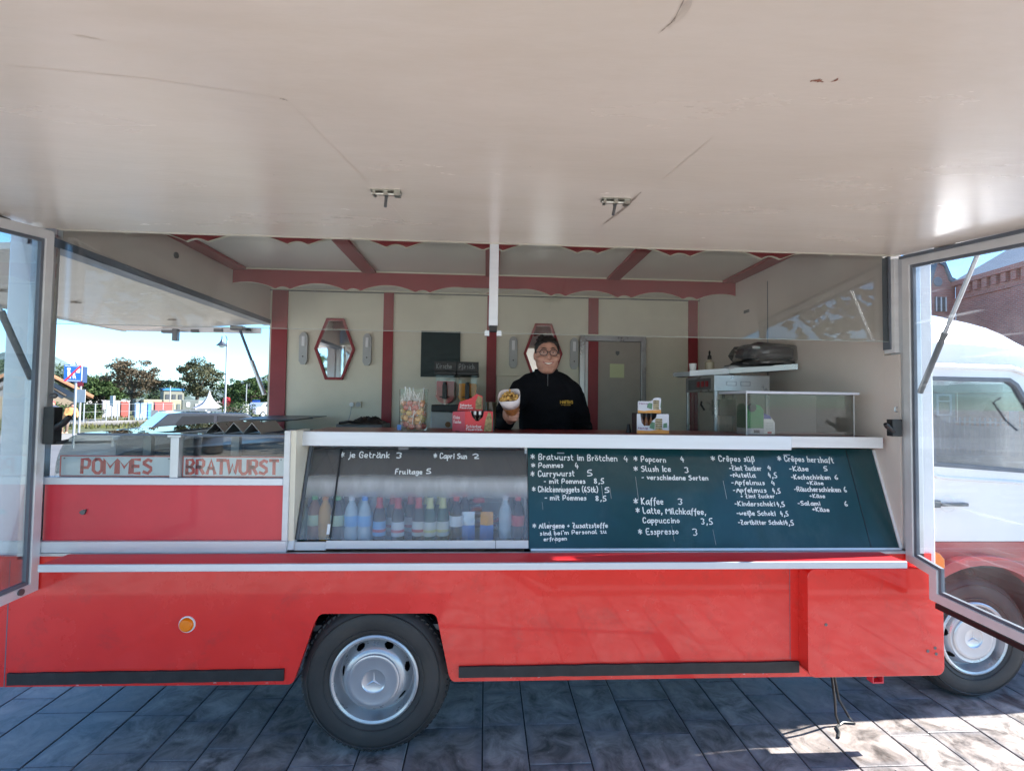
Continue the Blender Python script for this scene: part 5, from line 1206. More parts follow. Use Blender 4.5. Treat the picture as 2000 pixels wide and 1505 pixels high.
def bottle(kind, liq, cap, lab, neck=None):
    key = (kind, liq, cap, lab, neck)
    if key in proto: return copy_tree(proto[key])
    root = bpy.data.objects.new('bottle', None); C.objects.link(root)
    if kind == 'pet':
        MB().lathe([(0, 0), (.026, 0), (.031, .008), (.031, .05), (.029, .06), (.031, .07), (.031, .125), (.026, .15), (.013, .178), (.012, .195), (0, .195)], 20).build('bottle_body', LM[liq], root, smooth=True, local=True)
        MB().lathe([(.0145, .186), (.0150, .208), (.012, .211), (0, .211)], 16).build('bottle_cap', CM[cap], root, smooth=True, local=True)
        if lab: MB().lathe([(.0316, .068), (.0322, .069), (.0322, .116), (.0316, .117)], 20).build('bottle_label', LB[lab], root, smooth=True, local=True)
    else:
        MB().lathe([(0, 0), (.028, 0), (.030, .006), (.030, .110), (.026, .135), (.0145, .165), (.0135, .215), (0, .215)], 20).build('bottle_body', LM[liq], root, smooth=True, local=True)
        MB().lathe([(.0135, .213), (.0155, .214), (.0145, .223), (0, .224)], 16).build('crown_cap', CM[cap], root, smooth=True, local=True)
        lb = MB().lathe([(.0302, .022), (.0310, .023), (.0310, .088), (.0302, .089)], 20).build('bottle_label', LB[lab], root, smooth=True, local=True)
        MB().lathe([(.0312, .040), (.0315, .041), (.0315, .052), (.0312, .053)], 20).build('label_band', LB['red'] if neck == 'red' else LB['yellow'], lb, smooth=True, local=True)
        if neck: MB().lathe([(.0210, .148), (.0152, .165), (.0145, .20), (.0138, .201)], 16).build('neck_label', LB[neck], root, smooth=True, local=True)
    proto[key] = root
    return root
front = [
 (-.965, .15, 'pet', 'green', 'green', None, None, 'green bottle with a green cap at the far left of the cold case'),
 (-.905, .16, 'pet', 'tea', 'green', 'pale', None, 'iced tea bottle with a green cap, second from the left in the cold case'),
 (-.845, .15, 'pet', 'juice', 'orange', None, None, 'orange juice bottle behind the joint of the glass panes'),
 (-.780, .15, 'pet', 'cola', 'green', 'pale', None, 'dark soft drink with a green cap and pale green label'),
 (-.705, .14, 'pet', 'water', 'white', 'blue', None, 'clear water bottle with a white cap'),
 (-.635, .14, 'pet', 'water', 'blue', 'blue', None, 'clear water bottle with a bright blue cap'),
 (-.560, .15, 'beer', 'beer', 'crown', 'blue', 'red', 'brown bottle with a red neck label, nearest the blue-capped water'),
 (-.460, .14, 'beer', 'beer', 'crown', 'white', 'red', 'brown bottle with a red neck label and white striped label, middle of the three'),
 (-.352, .15, 'beer', 'beer', 'crown', 'cream', 'red', 'brown bottle with a red neck label, right-hand one of the three'),
 (-.290, .14, 'beer', 'green', 'crown', 'cream', 'yellow', 'green-glass bottle with a pale yellow neck label, left of the pair'),
 (-.222, .15, 'beer', 'green', 'crown', 'cream', 'yellow', 'green-glass bottle with a pale yellow neck label, right of the pair'),
 (-.150, .14, 'pet', 'cola', 'red', 'white', None, 'cola bottle with a red cap and white label beside the drink pouches'),
 (.115, .16, 'pet', 'water', 'white', None, None, 'clear bottle right of the orange-topped drink pouch'),
 (.185, .15, 'pet', 'cola', 'red', 'red', None, 'cola bottle with red cap and red label at the right end of the cold case')]
for x, y, k_, lq, cp, lb, nk, lab in front:
    o = bottle(k_, lq, cp, lb, nk); o.location = (x, y, 1.056); o.scale = (1.13, 1.13, 1.13); tag(o, lab, 'bottle', 'bottles in the cold case')
back = [(-.93, 'pet', 'green', 'green', None, None), (-.86, 'pet', 'cola', 'red', 'red', None), (-.80, 'pet', 'cola', 'red', 'red', None), (-.74, 'pet', 'cola', 'red', 'red', None), (-.67, 'pet', 'water', 'white', 'blue', None), (-.61, 'pet', 'water', 'blue', 'blue', None),
        (-.51, 'beer', 'beer', 'crown', 'white', 'red'), (-.41, 'beer', 'beer', 'crown', 'white', 'red'), (-.32, 'beer', 'beer', 'crown', 'cream', 'yellow'), (-.25, 'beer', 'green', 'crown', 'cream', 'yellow'), (-.18, 'pet', 'cola', 'red', 'red', None), (-.11, 'pet', 'cola', 'red', 'red', None), (.15, 'pet', 'cola', 'red', 'red', None)]
words = ['green-capped', 'red-capped', 'red-capped', 'red-capped', 'white-capped', 'blue-capped']
pos = ['far left', 'left of the juice bottle', 'straight behind the juice bottle', 'behind the pale-labelled soft drink', 'behind the clear water with white cap', 'behind the clear water with blue cap', 'between the first two red-necked bottles', 'between the last two red-necked bottles', 'behind the last red-necked bottle', 'behind the pale-necked pair', 'behind the cola with the white label', 'left of the first drink pouch', 'in the right corner of the case']
for (x, k_, lq, cp, lb, nk), w_ in zip(back, pos):
    o = bottle(k_, lq, cp, lb, nk); o.location = (x, .25, 1.056); o.scale = (1.13, 1.13, 1.13); tag(o, '%s bottle in the second row, %s' % (cp + '-capped' if cp != 'crown' else 'crown-capped', w_), 'bottle', 'bottles in the cold case')
    if x < -.35 or x > .1:
        o2 = copy_tree(o); o2.location = (x + .02, .33, 1.056); tag(o2, '%s bottle in the third row, %s' % (cp + '-capped' if cp != 'crown' else 'crown-capped', w_), 'bottle', 'bottles in the cold case')
M['pouch'] = mat('blue_foil_pouch', (.05, .20, .62), .25, .3, var=.3, scale=30); M['pouchor'] = mat('orange_pouch_print', (.85, .36, .04), .35, var=.2, scale=40); M['foil'] = mat('crumpled_foil', (.55, .60, .68), .25, .8, var=.3, scale=40, bump=.5, bscale=60)
for x, top, lab in ((-.085, 'foil', 'blue foil drink pouch with a silver top'), (.015, 'pouchor', 'blue foil drink pouch with an orange top')):
    r = empty('drink_pouch', (x, .14, 1.056), lab, 'drink pouch', 'foil drink pouches in the cold case')
    vs = []
    for z, w_, t_ in ((0, .036, .022), (.03, .037, .024), (.08, .035, .018), (.12, .034, .008), (.15, .034, .002)):
        vs += [(-w_, 0, z), (0, -t_, z), (w_, 0, z), (0, t_, z)]
    fs = [(i * 4 + j, i * 4 + (j + 1) % 4, (i + 1) * 4 + (j + 1) % 4, (i + 1) * 4 + j) for i in range(4) for j in range(4)] + [(0, 1, 2, 3), (16, 17, 18, 19)]
    mb = MB().add(vs, fs); mb.m = [1 if 8 <= i < 16 else 0 for i in range(len(fs))]
    mb.build('pouch_body', [M['pouch'], M[top]], r, smooth=True, local=True)
r = empty('wrapped_snack_pile', (-.02, .30, 1.056), 'heap of dark wrapped snacks behind the drink pouches', 'snacks')
for i in range(9):
    a = random.uniform(-.07, .09); b_ = random.uniform(-.03, .05)
    blob(-.02 + a, .30 + b_, 1.08 + .02 * i, .035, .03, .016, i, .1, 12, 8).build('wrapped_snack', [M['foil'], mat('brown_wrapper_%d' % i, (.14, .05, .04), .3), M['red2']][i % 3], r, smooth=True)

# ---------------------------------------------------------------- power cable under the truck
pc = MB(); pc.tube([(1.90, .10, .46), (1.925, .12, .33), (1.965, .15, .18), (2.00, .19, .06), (2.02, .19, .008), (2.06, .21, .007), (2.12, .20, .007), (2.10, .22, .03), (2.04, .22, .13), (1.98, .17, .28), (1.93, .12, .44)], .0065, 8)
pc.tube([(2.02, .19, .008), (1.99, .17, .007), (1.975, .13, .007), (1.94, .09, .007)], .0065, 8)
pcm = pc.build('power_cable', M['black'], None, smooth=True); tag(pcm, 'black cable looping down from the storage box onto the paving', 'cable')

# ================================================================== the vendor
M['skin'] = mat('skin', (0.50, 0.26, 0.19), 0.5, var=0.10, scale=25, bump=0.05, bscale=120)
M['sweater'] = mat('black_navy_fleece', (0.003, 0.0035, 0.006), 0.85, var=0.3, scale=30, bump=0.25, bscale=90, spec=0.2)
M['trouser'] = mat('dark_denim', (0.02, 0.03, 0.06), 0.8, var=.3); M['hair'] = mat('dark_brown_hair', (0.010, 0.007, 0.006), 0.5, var=.5, scale=80, bump=.4, bscale=120)
PV = empty('person', (0.43, 0.93, 0.63), 'smiling man in black sweater and glasses holding out a paper cone over the counter', 'person')
def limb(mb, pts, rad, n=14):
    pts = [Vector(p) for p in pts]
    mb.tube(pts, rad, n)
    for p, r_ in zip(pts, rad): mb.ball(p, r_, n, 8)
    return mb
def remesh(mb, name, m, parent, vox, smooth_n=4, factor=.5):
    o = mb.build(name, m, parent, clean=False)
    md = o.modifiers.new('r', 'REMESH'); md.mode = 'VOXEL'; md.voxel_size = vox; md.use_smooth_shade = True
    sm_ = o.modifiers.new('s', 'SMOOTH'); sm_.iterations = smooth_n; sm_.factor = factor
    bake(o); o.data.materials.clear(); o.data.materials.append(m)
    o.data.polygons.foreach_set('use_smooth', [True] * len(o.data.polygons)); return o
def torso_rings(mb, rings, n=22):
    vs = []
    for (x, y, z, rx, ry) in rings:
        for i in range(n):
            t = 2 * math.pi * i / n; c, s_ = math.cos(t), math.sin(t)
            vs.append((x + rx * math.copysign(abs(c) ** .8, c), y + ry * math.copysign(abs(s_) ** .8, s_), z))
    k = len(rings)
    fs = [(a * n + i, a * n + (i + 1) % n, (a + 1) * n + (i + 1) % n, (a + 1) * n + i) for a in range(k - 1) for i in range(n)] + [tuple(range(n)), tuple(range((k - 1) * n, k * n))]
    mb.add(vs, fs)
HC = Vector((0.405, 0.73, 2.115))            # head centre
sh_r, sh_l = Vector((0.245, 0.83, 1.870)), Vector((0.59, 0.86, 1.865))
el_r, wr_r = Vector((0.095, 0.66, 1.665)), Vector((0.150, 0.47, 1.690))
el_l, wr_l = Vector((0.685, 0.88, 1.62)), Vector((0.665, 0.68, 1.50))
hip_z = 1.42
body = MB()
torso_rings(body, [(.43, .94, 1.34, .155, .11), (.43, .93, 1.45, .165, .115), (.43, .91, 1.60, .165, .12), (.425, .88, 1.75, .17, .115), (.42, .86, 1.86, .165, .095), (.415, .83, 1.93, .10, .07), (.41, .80, 1.97, .06, .06)])
limb(body, [(.412, .825, 1.92), (.408, .785, 2.0), (.406, .75, 2.04)], [.058, .060, .060])
limb(body, [sh_r, sh_r.lerp(el_r, .5), el_r, el_r.lerp(wr_r, .5), wr_r], [.062, .054, .044, .040, .028])
limb(body, [sh_l, sh_l.lerp(el_l, .5), el_l, el_l.lerp(wr_l, .5), wr_l], [.062, .054, .044, .038, .028])
for sx_ in (-1, 1):
    x = .43 + sx_ * .09
    limb(body, [(x, .94, 1.36), (x + .01, .93, 1.12), (x + .01, .96, .72)], [.088, .062, .042]); body.ball((x + .012, .90, .675), (.045, .12, .035))
# head
def hp(x, y, z): return HC + Vector((x, y, z))
body.ball(hp(0, .012, .025), (.076, .094, .098), 22, 16)
body.ball(hp(0, -.012, -.045), (.076, .078, .080), 20, 14)
body.ball(hp(0, -.028, -.096), (.054, .046, .030), 16, 10)
for s_ in (-1, 1):
    body.ball(hp(s_ * .044, -.050, -.030), (.032, .026, .026), 12, 8)        # cheeks
    body.ball(hp(s_ * .030, -.072, .038), (.028, .012, .010), 12, 8)         # brows
    body.ball(hp(s_ * .079, .012, -.002), (.012, .020, .032), 12, 8)         # ears
body.tube([hp(0, -.074, .025), hp(0, -.090, .000), hp(0, -.104, -.020)], [.008, .011, .014], 10); body.ball(hp(0, -.099, -.022), .0155, 12, 8)
for s_ in (-1, 1): body.ball(hp(s_ * .013, -.090, -.026), .010, 10, 6)
body.tube([hp(-.030, -.076, -.050), hp(-.012, -.085, -.052), hp(.012, -.085, -.052), hp(.030, -.076, -.050)], [.005, .007, .007, .005], 8)
body.tube([hp(-.026, -.072, -.068), hp(0, -.082, -.074), hp(.026, -.072, -.068)], [.005, .0075, .005], 8)
# right hand: palm behind the cone, four fingers curled round its front, thumb on the near side
cone_a = Vector((-.20, -.60, .77)).normalized(); apex = Vector((.172, .395, 1.680)); HL = .215
grip = apex + cone_a * .060
def hand(mb, center, right, upv, outv, rg, span=.020):
    """right: towards the knuckle side, upv: along the held axis, outv: towards the viewer"""
    mb.ball(center + right * (-.030) - outv * (.012), (.032, .030, .045), 14, 10)
    limb(mb, [wr_r, (wr_r + center - outv * .02) / 2, center - right * .028 - outv * .018], [.028, .028, .030])
    for i in range(4):
        h = upv * (.033 - i * span); rr = rg - i * .0028; fr_ = [.0098, .0102, .0100, .0088][i]; ext = [150, 160, 155, 140][i]
        pts = []
        for k_ in range(7):
            a = R(195 + ext * k_ / 6); pts.append(center + h + right * (rr * math.cos(a)) + outv * (-rr * math.sin(a)))
        mb.tube(pts, [fr_ * 1.08, fr_ * 1.1, fr_, fr_ * 1.06, fr_ * .96, fr_ * .95, fr_ * .80], 9)
        for p_, q_ in zip(pts[::2], [1.08, 1.0, .96, .80]): mb.ball(p_, fr_ * q_, 9, 6)
    th = [center - right * .040 + upv * .018 - outv * .01, center - right * .036 + upv * .046 + outv * .010, center - right * .018 + upv * .058 + outv * .024, center + right * .0 + upv * .060 + outv * .034]
    mb.tube(th, [.014, .012, .011, .0085], 9); [mb.ball(p_, q_, 9, 6) for p_, q_ in zip(th, [.014, .012, .011, .0085])]
rt = Vector((1, 0, 0)); upv = (Vector((0, 0, 1)) + cone_a * .4).normalized(); outv = rt.cross(upv).normalized()
if outv.y > 0: outv = -outv
hnd = MB(); hand(body, grip, rt, upv, outv, .037)
# left hand resting on the back of the counter
lh = wr_l
for i in range(4): body.tube([lh + Vector((-.024 + i * .016, -.05, -.012)), lh + Vector((-.028 + i * .018, -.10, -.022)), lh + Vector((-.028 + i * .018, -.125, -.040))], [.010, .009, .007], 8)
body.ball(lh + Vector((0, -.035, -.01)), (.040, .045, .018)); body.tube([lh + Vector((-.03, -.02, -.01)), lh + Vector((-.055, -.06, -.02)), lh + Vector((-.06, -.085, -.03))], [.012, .010, .008], 8)
bo_ = remesh(body, 'body', M['skin'], PV, .0048, 3, .45)
sw = MB()
torso_rings(sw, [(.43, .94, 1.34, .190, .135), (.43, .93, 1.45, .195, .140), (.43, .91, 1.60, .195, .142), (.425, .88, 1.75, .200, .135), (.42, .86, 1.85, .195, .115), (.415, .83, 1.925, .150, .100), (.41, .80, 1.975, .084, .080), (.409, .79, 2.005, .080, .078)])
limb(sw, [sh_r, sh_r.lerp(el_r, .5) + Vector((-.01, 0, .005)), el_r, el_r.lerp(wr_r, .5) + Vector((0, 0, -.008)), wr_r.lerp(el_r, .15)], [.090, .080, .068, .056, .042])
sw.ball((.415, .84, 1.905), (.165, .085, .075), 20, 12)
limb(sw, [(.395, .80, 1.965), (.30, .82, 1.925), sh_r], [.072, .076, .085]); limb(sw, [(.425, .80, 1.965), (.53, .84, 1.925), sh_l], [.072, .076, .085])
limb(sw, [sh_l, sh_l.lerp(el_l, .5) + Vector((.012, 0, 0)), el_l, el_l.lerp(wr_l, .5), wr_l.lerp(el_l, .12)], [.085, .076, .066, .054, .042])
for (a, b_) in ((sh_r, el_r), (sh_l, el_l)):
    for t_ in (.35, .6, .85):
        c_ = a.lerp(b_, t_); mbr = .074; sw.ball(c_ + Vector((random.uniform(-.008, .008), 0, 0)), (mbr, mbr, .018), 12, 6)
so_ = remesh(sw, 'sweater', M['sweater'], PV, .0075, 3, .4)
from mathutils import noise as mnoise
nrm_ = [v.normal.copy() for v in so_.data.vertices]
for v, nn in zip(so_.data.vertices, nrm_):                      # folds in the fleece
    p_ = v.co.copy(); q_ = Vector((p_.x * 7, p_.y * 7, p_.z * 16)); f_ = mnoise.noise(q_) * .007 + mnoise.noise(q_ * 2.3) * .003
    v.co = p_ + nn * f_
nrm_ = [v.normal.copy() for v in bo_.data.vertices]
for v, nn in zip(bo_.data.vertices, nrm_):
    v.co = v.co + nn * mnoise.noise(v.co * 60) * .0008
tr = MB()
for sx_ in (-1, 1):
    x = .43 + sx_ * .09; limb(tr, [(x, .94, 1.36), (x + .01, .93, 1.12), (x + .01, .96, .72)], [.105, .080, .062])
remesh(tr, 'trousers', M['trouser'], PV, .012, 3)
for sx_ in (-1, 1): MB().ball((.442 + sx_ * .09, .895, .672), (.052, .135, .042)).build('shoe', M['black'], PV, smooth=True)
MB().lathe([(.083, 1.985), (.080, 2.025), (.074, 2.026), (.074, 1.985)], 26, (.409, .785, 0), cap=False).build('collar', M['sweater'], PV, smooth=True)
MB().tube([(.409, .700, 2.005), (.41, .706, 1.96), (.412, .722, 1.91)], .0022, 6).build('zip', M['dsteel'], PV)
# chest logo lettering: follows the chest
yl = mat('yellow_print', (0.55, 0.34, 0.03), .6)
lettering('chest_lettering', 'MARTINS', (.492, .708, 1.795), (1, .10, 0), (0, .05, 1), Vector((0, -1, 0)), .085, .019, yl, PV, thick=.0022, soft=False, jitter=.05, lift=.03)
lettering('chest_lettering', 'IMBISS', (.496, .708, 1.782), (1, .10, 0), (0, .05, 1), Vector((0, -1, 0)), .066, .006, yl, PV, thick=.0007, soft=False, jitter=.05, lift=.03)
# hair
hr = MB(); hr.ball(hp(0, .026, .050), (.083, .094, .088), 20, 14); hr.ball(hp(0, .055, .00), (.079, .068, .085), 16, 12)
for i in range(46):
    a = random.uniform(0, math.pi); b_ = random.uniform(.1, 1.0); hr.ball(hp(math.cos(a) * .072 * math.sqrt(1 - b_ * b_ * .7), .01 + random.uniform(-.045, .05), .055 + .078 * b_), (random.uniform(.010, .018), .018, .009), 8, 5)
for i in range(11):
    x = -.050 + i * .010; hr.tube([hp(x * .9, -.040, .118 - abs(x) * .2), hp(x * 1.02, -.070, .098 - abs(x) * .3 + random.uniform(-.003, .003)), hp(x * 1.08, -.080, .082 - abs(x) * .28 + random.uniform(-.005, .004))], [.012, .009, .003], 6)
for s_ in (-1, 1): hr.tube([hp(s_ * .070, .0, .075), hp(s_ * .077, -.008, .045), hp(s_ * .077, -.006, .012)], [.014, .010, .004], 8)
ho = remesh(hr, 'hair', M['hair'], PV, .0042, 2, .4)
bm_ = bmesh.new(); bm_.from_mesh(ho.data)
kill = [v for v in bm_.verts if (v.co.z < HC.z + .062 - .0 and v.co.y < HC.y - .055 and abs(v.co.x - HC.x) < .066)]
bmesh.ops.delete(bm_, geom=kill, context='VERTS'); bm_.to_mesh(ho.data); bm_.free()
# eyes, brows, mouth, glasses
ew = mat('eye_white', (.72, .70, .68), .2); ed_ = mat('dark_iris', (.03, .02, .015), .15)
for s_ in (-1, 1):
    e_ = MB().ball(hp(s_ * .031, -.0745, .014), (.0095, .006, .0030), 14, 10).build('eye', ew, PV, smooth=True)
    MB().ball(hp(s_ * .031, -.0805, .0135), (.0052, .003, .0034), 12, 8).build('iris', ed_, e_, smooth=True, local=True)
    MB().tube([hp(s_ * .018, -.083, .020), hp(s_ * .031, -.085, .0225), hp(s_ * .044, -.078, .019)], .0026, 6).build('eyelid', M['skin'], PV, smooth=True)
    MB().tube([hp(s_ * .013, -.086, .037), hp(s_ * .032, -.087, .041), hp(s_ * .054, -.072, .036)], [.0024, .0034, .0018], 6).build('eyebrow', M['hair'], PV, smooth=True)
lip = mat('lips', (.36, .11, .09), .4)
tee = MB(); up_ = []; lo_ = []
for i in range(13):
    t_ = -1 + i / 6; x = t_ * .036; up_.append(hp(x, -.0905 + abs(t_) ** 2 * .0125, -.0555 + .0075 * t_ * t_)); lo_.append(hp(x, -.0895 + abs(t_) ** 2 * .0120, -.0555 + .0075 * t_ * t_ - .012 * (1 - t_ * t_)))
tee.add(up_ + lo_, [(i, i + 1, 14 + i, 13 + i) for i in range(12)]).build('teeth', mat('teeth', (.74, .70, .62), .25), PV, clean=False)
MB().tube([p_ + Vector((0, -.001, .0005)) for p_ in up_], .0021, 6).build('upper_lip', lip, PV, smooth=True); MB().tube([p_ + Vector((0, -.001, -.0008)) for p_ in lo_], .0028, 6).build('lower_lip', lip, PV, smooth=True)
gl = bpy.data.objects.new('glasses', None); C.objects.link(gl); gl.parent = PV; gl.location = -wloc(PV)
for s_ in (-1, 1):
    rim = [hp(s_ * .033 + .0245 * math.copysign(abs(math.cos(t)) ** .8, math.cos(t)), -.0965 + .006 * abs(math.cos(t) * .5 + s_ * .5), .010 + .0195 * math.copysign(abs(math.sin(t)) ** .85, math.sin(t))) for t in [2 * math.pi * i / 24 for i in range(25)]]
    MB().tube(rim, .0023, 6).build('spectacle_rim', M['black'], gl, smooth=True)
    MB().add(rim[:-1] + [Vector(hp(s_ * .033, -.0965, .010))], [(i, (i + 1) % 24, 24) for i in range(24)]).build('lens', glass('spectacle_lens', (.93, .94, .95), .4), gl, clean=False)
    MB().tube([hp(s_ * .057, -.092, .016), hp(s_ * .080, -.06, .016), hp(s_ * .081, .0, .012)], .0020, 6).build('temple_arm', M['black'], gl, smooth=True)
MB().tube([hp(-.010, -.098, .014), hp(0, -.100, .017), hp(.010, -.098, .014)], .0020, 6).build('bridge', M['black'], gl, smooth=True)
for ch in gl.children: ch.location = (0, 0, 0)

# the paper cone with popcorn: a thing held by the vendor
CN = empty('paper_cone', apex, 'paper cone heaped with caramel popcorn in the man\'s outstretched hand', 'paper cone')
ca = cone_a; cu = ca.orthogonal().normalized(); cu = (Vector((1, 0, 0)) - ca * ca.x).normalized(); cv_ = ca.cross(cu)
def cone_ring(t, r_, n=28, jag=0.0, ph=0): 
    return [apex + ca * (t + jag * math.sin(3 * 6.283 * i / n + ph) + jag * .6 * math.cos(6.283 * i / n)) + cu * (r_ * math.cos(6.283 * i / n)) + cv_ * (r_ * math.sin(6.283 * i / n)) for i in range(n)]
def cone_mesh(ts, rs_, jag=0.0):
    n = 28; vs = []
    for k_, (t, r_) in enumerate(zip(ts, rs_)): vs += cone_ring(t, r_, n, jag if k_ == len(ts) - 1 else 0, .7)
    return MB().add(vs, [(k_ * n + i, k_ * n + (i + 1) % n, (k_ + 1) * n + (i + 1) % n, (k_ + 1) * n + i) for k_ in range(len(ts) - 1) for i in range(n)])
def thick(o, t_):
    s_ = o.modifiers.new('solid', 'SOLIDIFY'); s_.thickness = t_; return o
thick(cone_mesh([0, .06, .12, .165], [.008, .030, .048, .056]).build('brown_cone', mat('brown_printed_paper', (.32, .12, .04), .5, var=.4, scale=40), CN, clean=False, smooth=True), .0015)
thick(cone_mesh([.138, .17, .205], [.0535, .0605, .066], .008).build('white_paper_collar', mat('white_greaseproof_paper', (.76, .68, .68), .6, var=.1, scale=30), CN, clean=False, smooth=True), .001)
pm = mat('caramel_popcorn', (.62, .36, .10), .45, var=.5, scale=70)
for i in range(44):
    a = random.uniform(0, 6.283); r_ = math.sqrt(random.random()) * .052; h = .180 + random.uniform(0, .022) + .012 * (1 - r_ / .052)
    c_ = apex + ca * h + cu * (r_ * math.cos(a)) + cv_ * (r_ * math.sin(a))
    mb = MB()
    for k_ in range(4): mb.ball(c_ + Vector([random.uniform(-.005, .005) for _ in range(3)]), random.uniform(.0048, .0072), 7, 5)
    mb.build('popcorn', pm, CN, smooth=True, clean=False)
for ch in CN.children: ch.location = -wloc(CN)

# ================================================================== surroundings
M['concrete'] = mat('pale_concrete_pavement', (0.20, 0.19, 0.175), .85, var=.12, scale=.8)
M['road'] = mat('light_grey_road', (0.11, 0.11, 0.115), .8, var=.15, scale=.6)
M['grass'] = mat('rough_grass_ground', (0.06, 0.07, 0.022), .9, var=.4, scale=.9, dirt=(0.12, 0.10, 0.065), dpos=(.48, .66), dscale=.35)
LU = Vector((.76, .65, 0)); LV = Vector((-.65, .76, 0))          # frame of the view through the end window
def lp(u, v, z=0): return Vector((0, -2.5, 0)) + LU * u + LV * v + Vector((0, 0, z))
def strip(name, u0, u1, v0, v1, z, m, sk=0.0):
    return struct(MB().add([lp(u0, v0, z), lp(u1, v0 - sk, z), lp(u1, v1 - sk, z), lp(u0, v1, z)], [(0, 1, 2, 3)]).build(name, m))
strip('road', -60, 30, 13, 29.0, -.045, M['road'], 6)
strip('kerb', -60, 30, 29.05, 29.35, .06, M['concrete'], 6)
strip('path', -60, 30, 29.36, 34.5, .055, M['concrete'], 6)
strip('grass_ground', -70, 30, 34.6, 120, .05, M['grass'], 6)
bp = struct(MB().box(-9, 60, 6.2, 90, -.045, -.041).build('yard', mat('sunny_gravel_yard', (0.30, 0.27, 0.21), .9, var=.12, scale=.7)))
# what lies behind the photographer: kerbed planting bed, pale path, hedge (seen only as reflections)
kb = struct(MB().box(.70, 5.2, -2.16, -2.04, -.04, .05).build('bed_kerb', M['concrete']))
kb2 = struct(MB().add([(.58, -2.04, -.04), (.70, -2.04, -.04), (.12, -3.0, -.04), (.0, -3.0, -.04), (.58, -2.04, .05), (.70, -2.04, .05), (.12, -3.0, .05), (.0, -3.0, .05)], [(0, 1, 3, 2), (4, 5, 7, 6), (0, 1, 5, 4), (1, 3, 7, 5), (3, 2, 6, 7), (2, 0, 4, 6)]).build('bed_kerb', M['concrete']))
struct(MB().prism([(.72, -2.17), (5.2, -2.17), (5.2, -4.4), (.2, -4.4), (.15, -3.05)], 'z', -.03, .02).build('planting_bed', mat('dark_soil', (.035, .022, .014), .95, var=.4, scale=12)))

def leafmat(nm, col, col2):
    m = bpy.data.materials.new(nm); m.use_nodes = True; n = m.node_tree.nodes; l = m.node_tree.links.new; b = n['Principled BSDF']
    g_ = n.new('ShaderNodeNewGeometry'); t = n.new('ShaderNodeTexNoise'); t.inputs['Scale'].default_value = .55; t.inputs['Detail'].default_value = 8
    l(g_.outputs['Position'], t.inputs['Vector']); r_ = n.new('ShaderNodeMapRange'); r_.inputs['From Min'].default_value = .35; r_.inputs['From Max'].default_value = .65; l(t.outputs['Fac'], r_.inputs['Value'])
    mm = n.new('ShaderNodeMix'); mm.data_type = 'RGBA'; mm.inputs['A'].default_value = (*col, 1); mm.inputs['B'].default_value = (*col2, 1); l(r_.outputs['Result'], mm.inputs['Factor'])
    l(mm.outputs['Result'], b.inputs['Base Color']); b.inputs['Roughness'].default_value = .8; b.inputs['Specular IOR Level'].default_value = .15; return m
LF = {'brown': leafmat('bronze_leaves', (.075, .058, .036), (.125, .10, .068)), 'olive': leafmat('olive_leaves', (.050, .056, .030), (.09, .09, .048)), 'green': leafmat('green_leaves', (.025, .05, .016), (.055, .085, .028)), 'dark': leafmat('dark_leaves', (.03, .055, .03), (.07, .10, .05))}
M['bark'] = mat('bark', (.09, .07, .055), .9, var=.3, scale=6)
def tree(name, base, h, w, leaf, label, seed, n=2600, size=.24, trunk=.25, group=None, cat='tree', low=.28):
    rr = random.Random(seed); base = Vector(base); root = empty(name, base, label, cat, group)
    tk = MB(); top = base + Vector((0, 0, h * .55)); tr_ = h * .022 + .05
    tk.tube([base, base + Vector((0.05, 0, h * trunk)), top], [tr_ * 1.3, tr_, tr_ * .5], 8)
    ends = []
    for i in range(11):
        a = 6.283 * i / 11 + rr.uniform(-.3, .3); s_ = base + Vector((0, 0, h * rr.uniform(trunk, .5))); e = base + Vector((math.cos(a) * w * rr.uniform(.25, .45), math.sin(a) * w * rr.uniform(.25, .45), h * rr.uniform(.45, .92)))
        mid = s_.lerp(e, .5) + Vector((0, 0, h * .05)); tk.tube([s_, mid, e], [tr_ * .5, tr_ * .3, tr_ * .1], 6); ends.append(e)
    tk.build('trunk', M['bark'], root, clean=False)
    mb = MB(); clumps = []
    nc = 44
    for i in range(nc):
        for _ in range(30):
            p_ = Vector((rr.uniform(-1, 1), rr.uniform(-1, 1), rr.uniform(-1, 1)))
            if .45 < p_.length < 1.0: break
        zz_ = p_.z; prof = 1 - .25 * max(0, zz_)
        clumps.append((base + Vector((p_.x * w / 2 * prof, p_.y * w / 2 * prof, h * (low + (1 - low) * .5) + zz_ * h * (1 - low) * .5)), rr.uniform(.10, .19) * w))
    per = n // nc
    for c_, cr_ in clumps:
        for _ in range(per):
            d_ = Vector((rr.gauss(0, 1), rr.gauss(0, 1), rr.gauss(0, .65))); d_ = d_.normalized() * cr_ * rr.random() ** .4; d_.z *= .7
            p_ = c_ + d_; s_ = size * rr.uniform(.6, 1.3)
            u = Vector((rr.gauss(0, 1), rr.gauss(0, 1), rr.gauss(0, .5))).normalized(); v = u.orthogonal().normalized(); 
            q = Matrix.Rotation(rr.uniform(0, 6.28), 3, u) @ v
            mb.add([p_ - u * s_ * .5, p_ + q * s_ * .3, p_ + u * s_ * .5, p_ - q * s_ * .3], [(0, 1, 2, 3)])
    mb.build('crown', LF[leaf], root, clean=False); return root
def pt(px, v):                      # ground point seen at that column, v metres out along the view axis of the end window
    d_ = Vector(((px - 1000) * .99845 + 50.8, (px - 1000) * -.05386 + 943.9, 0)).normalized(); t = v / d_.dot(LV); return Vector((0, -2.5, 0)) + d_ * t
tree('bronze_tree', pt(258, 74), 6.6, 5.6, 'brown', 'broad bronze-leaved tree behind the beige containers, left of the lamp post', 1, 8000, .24)
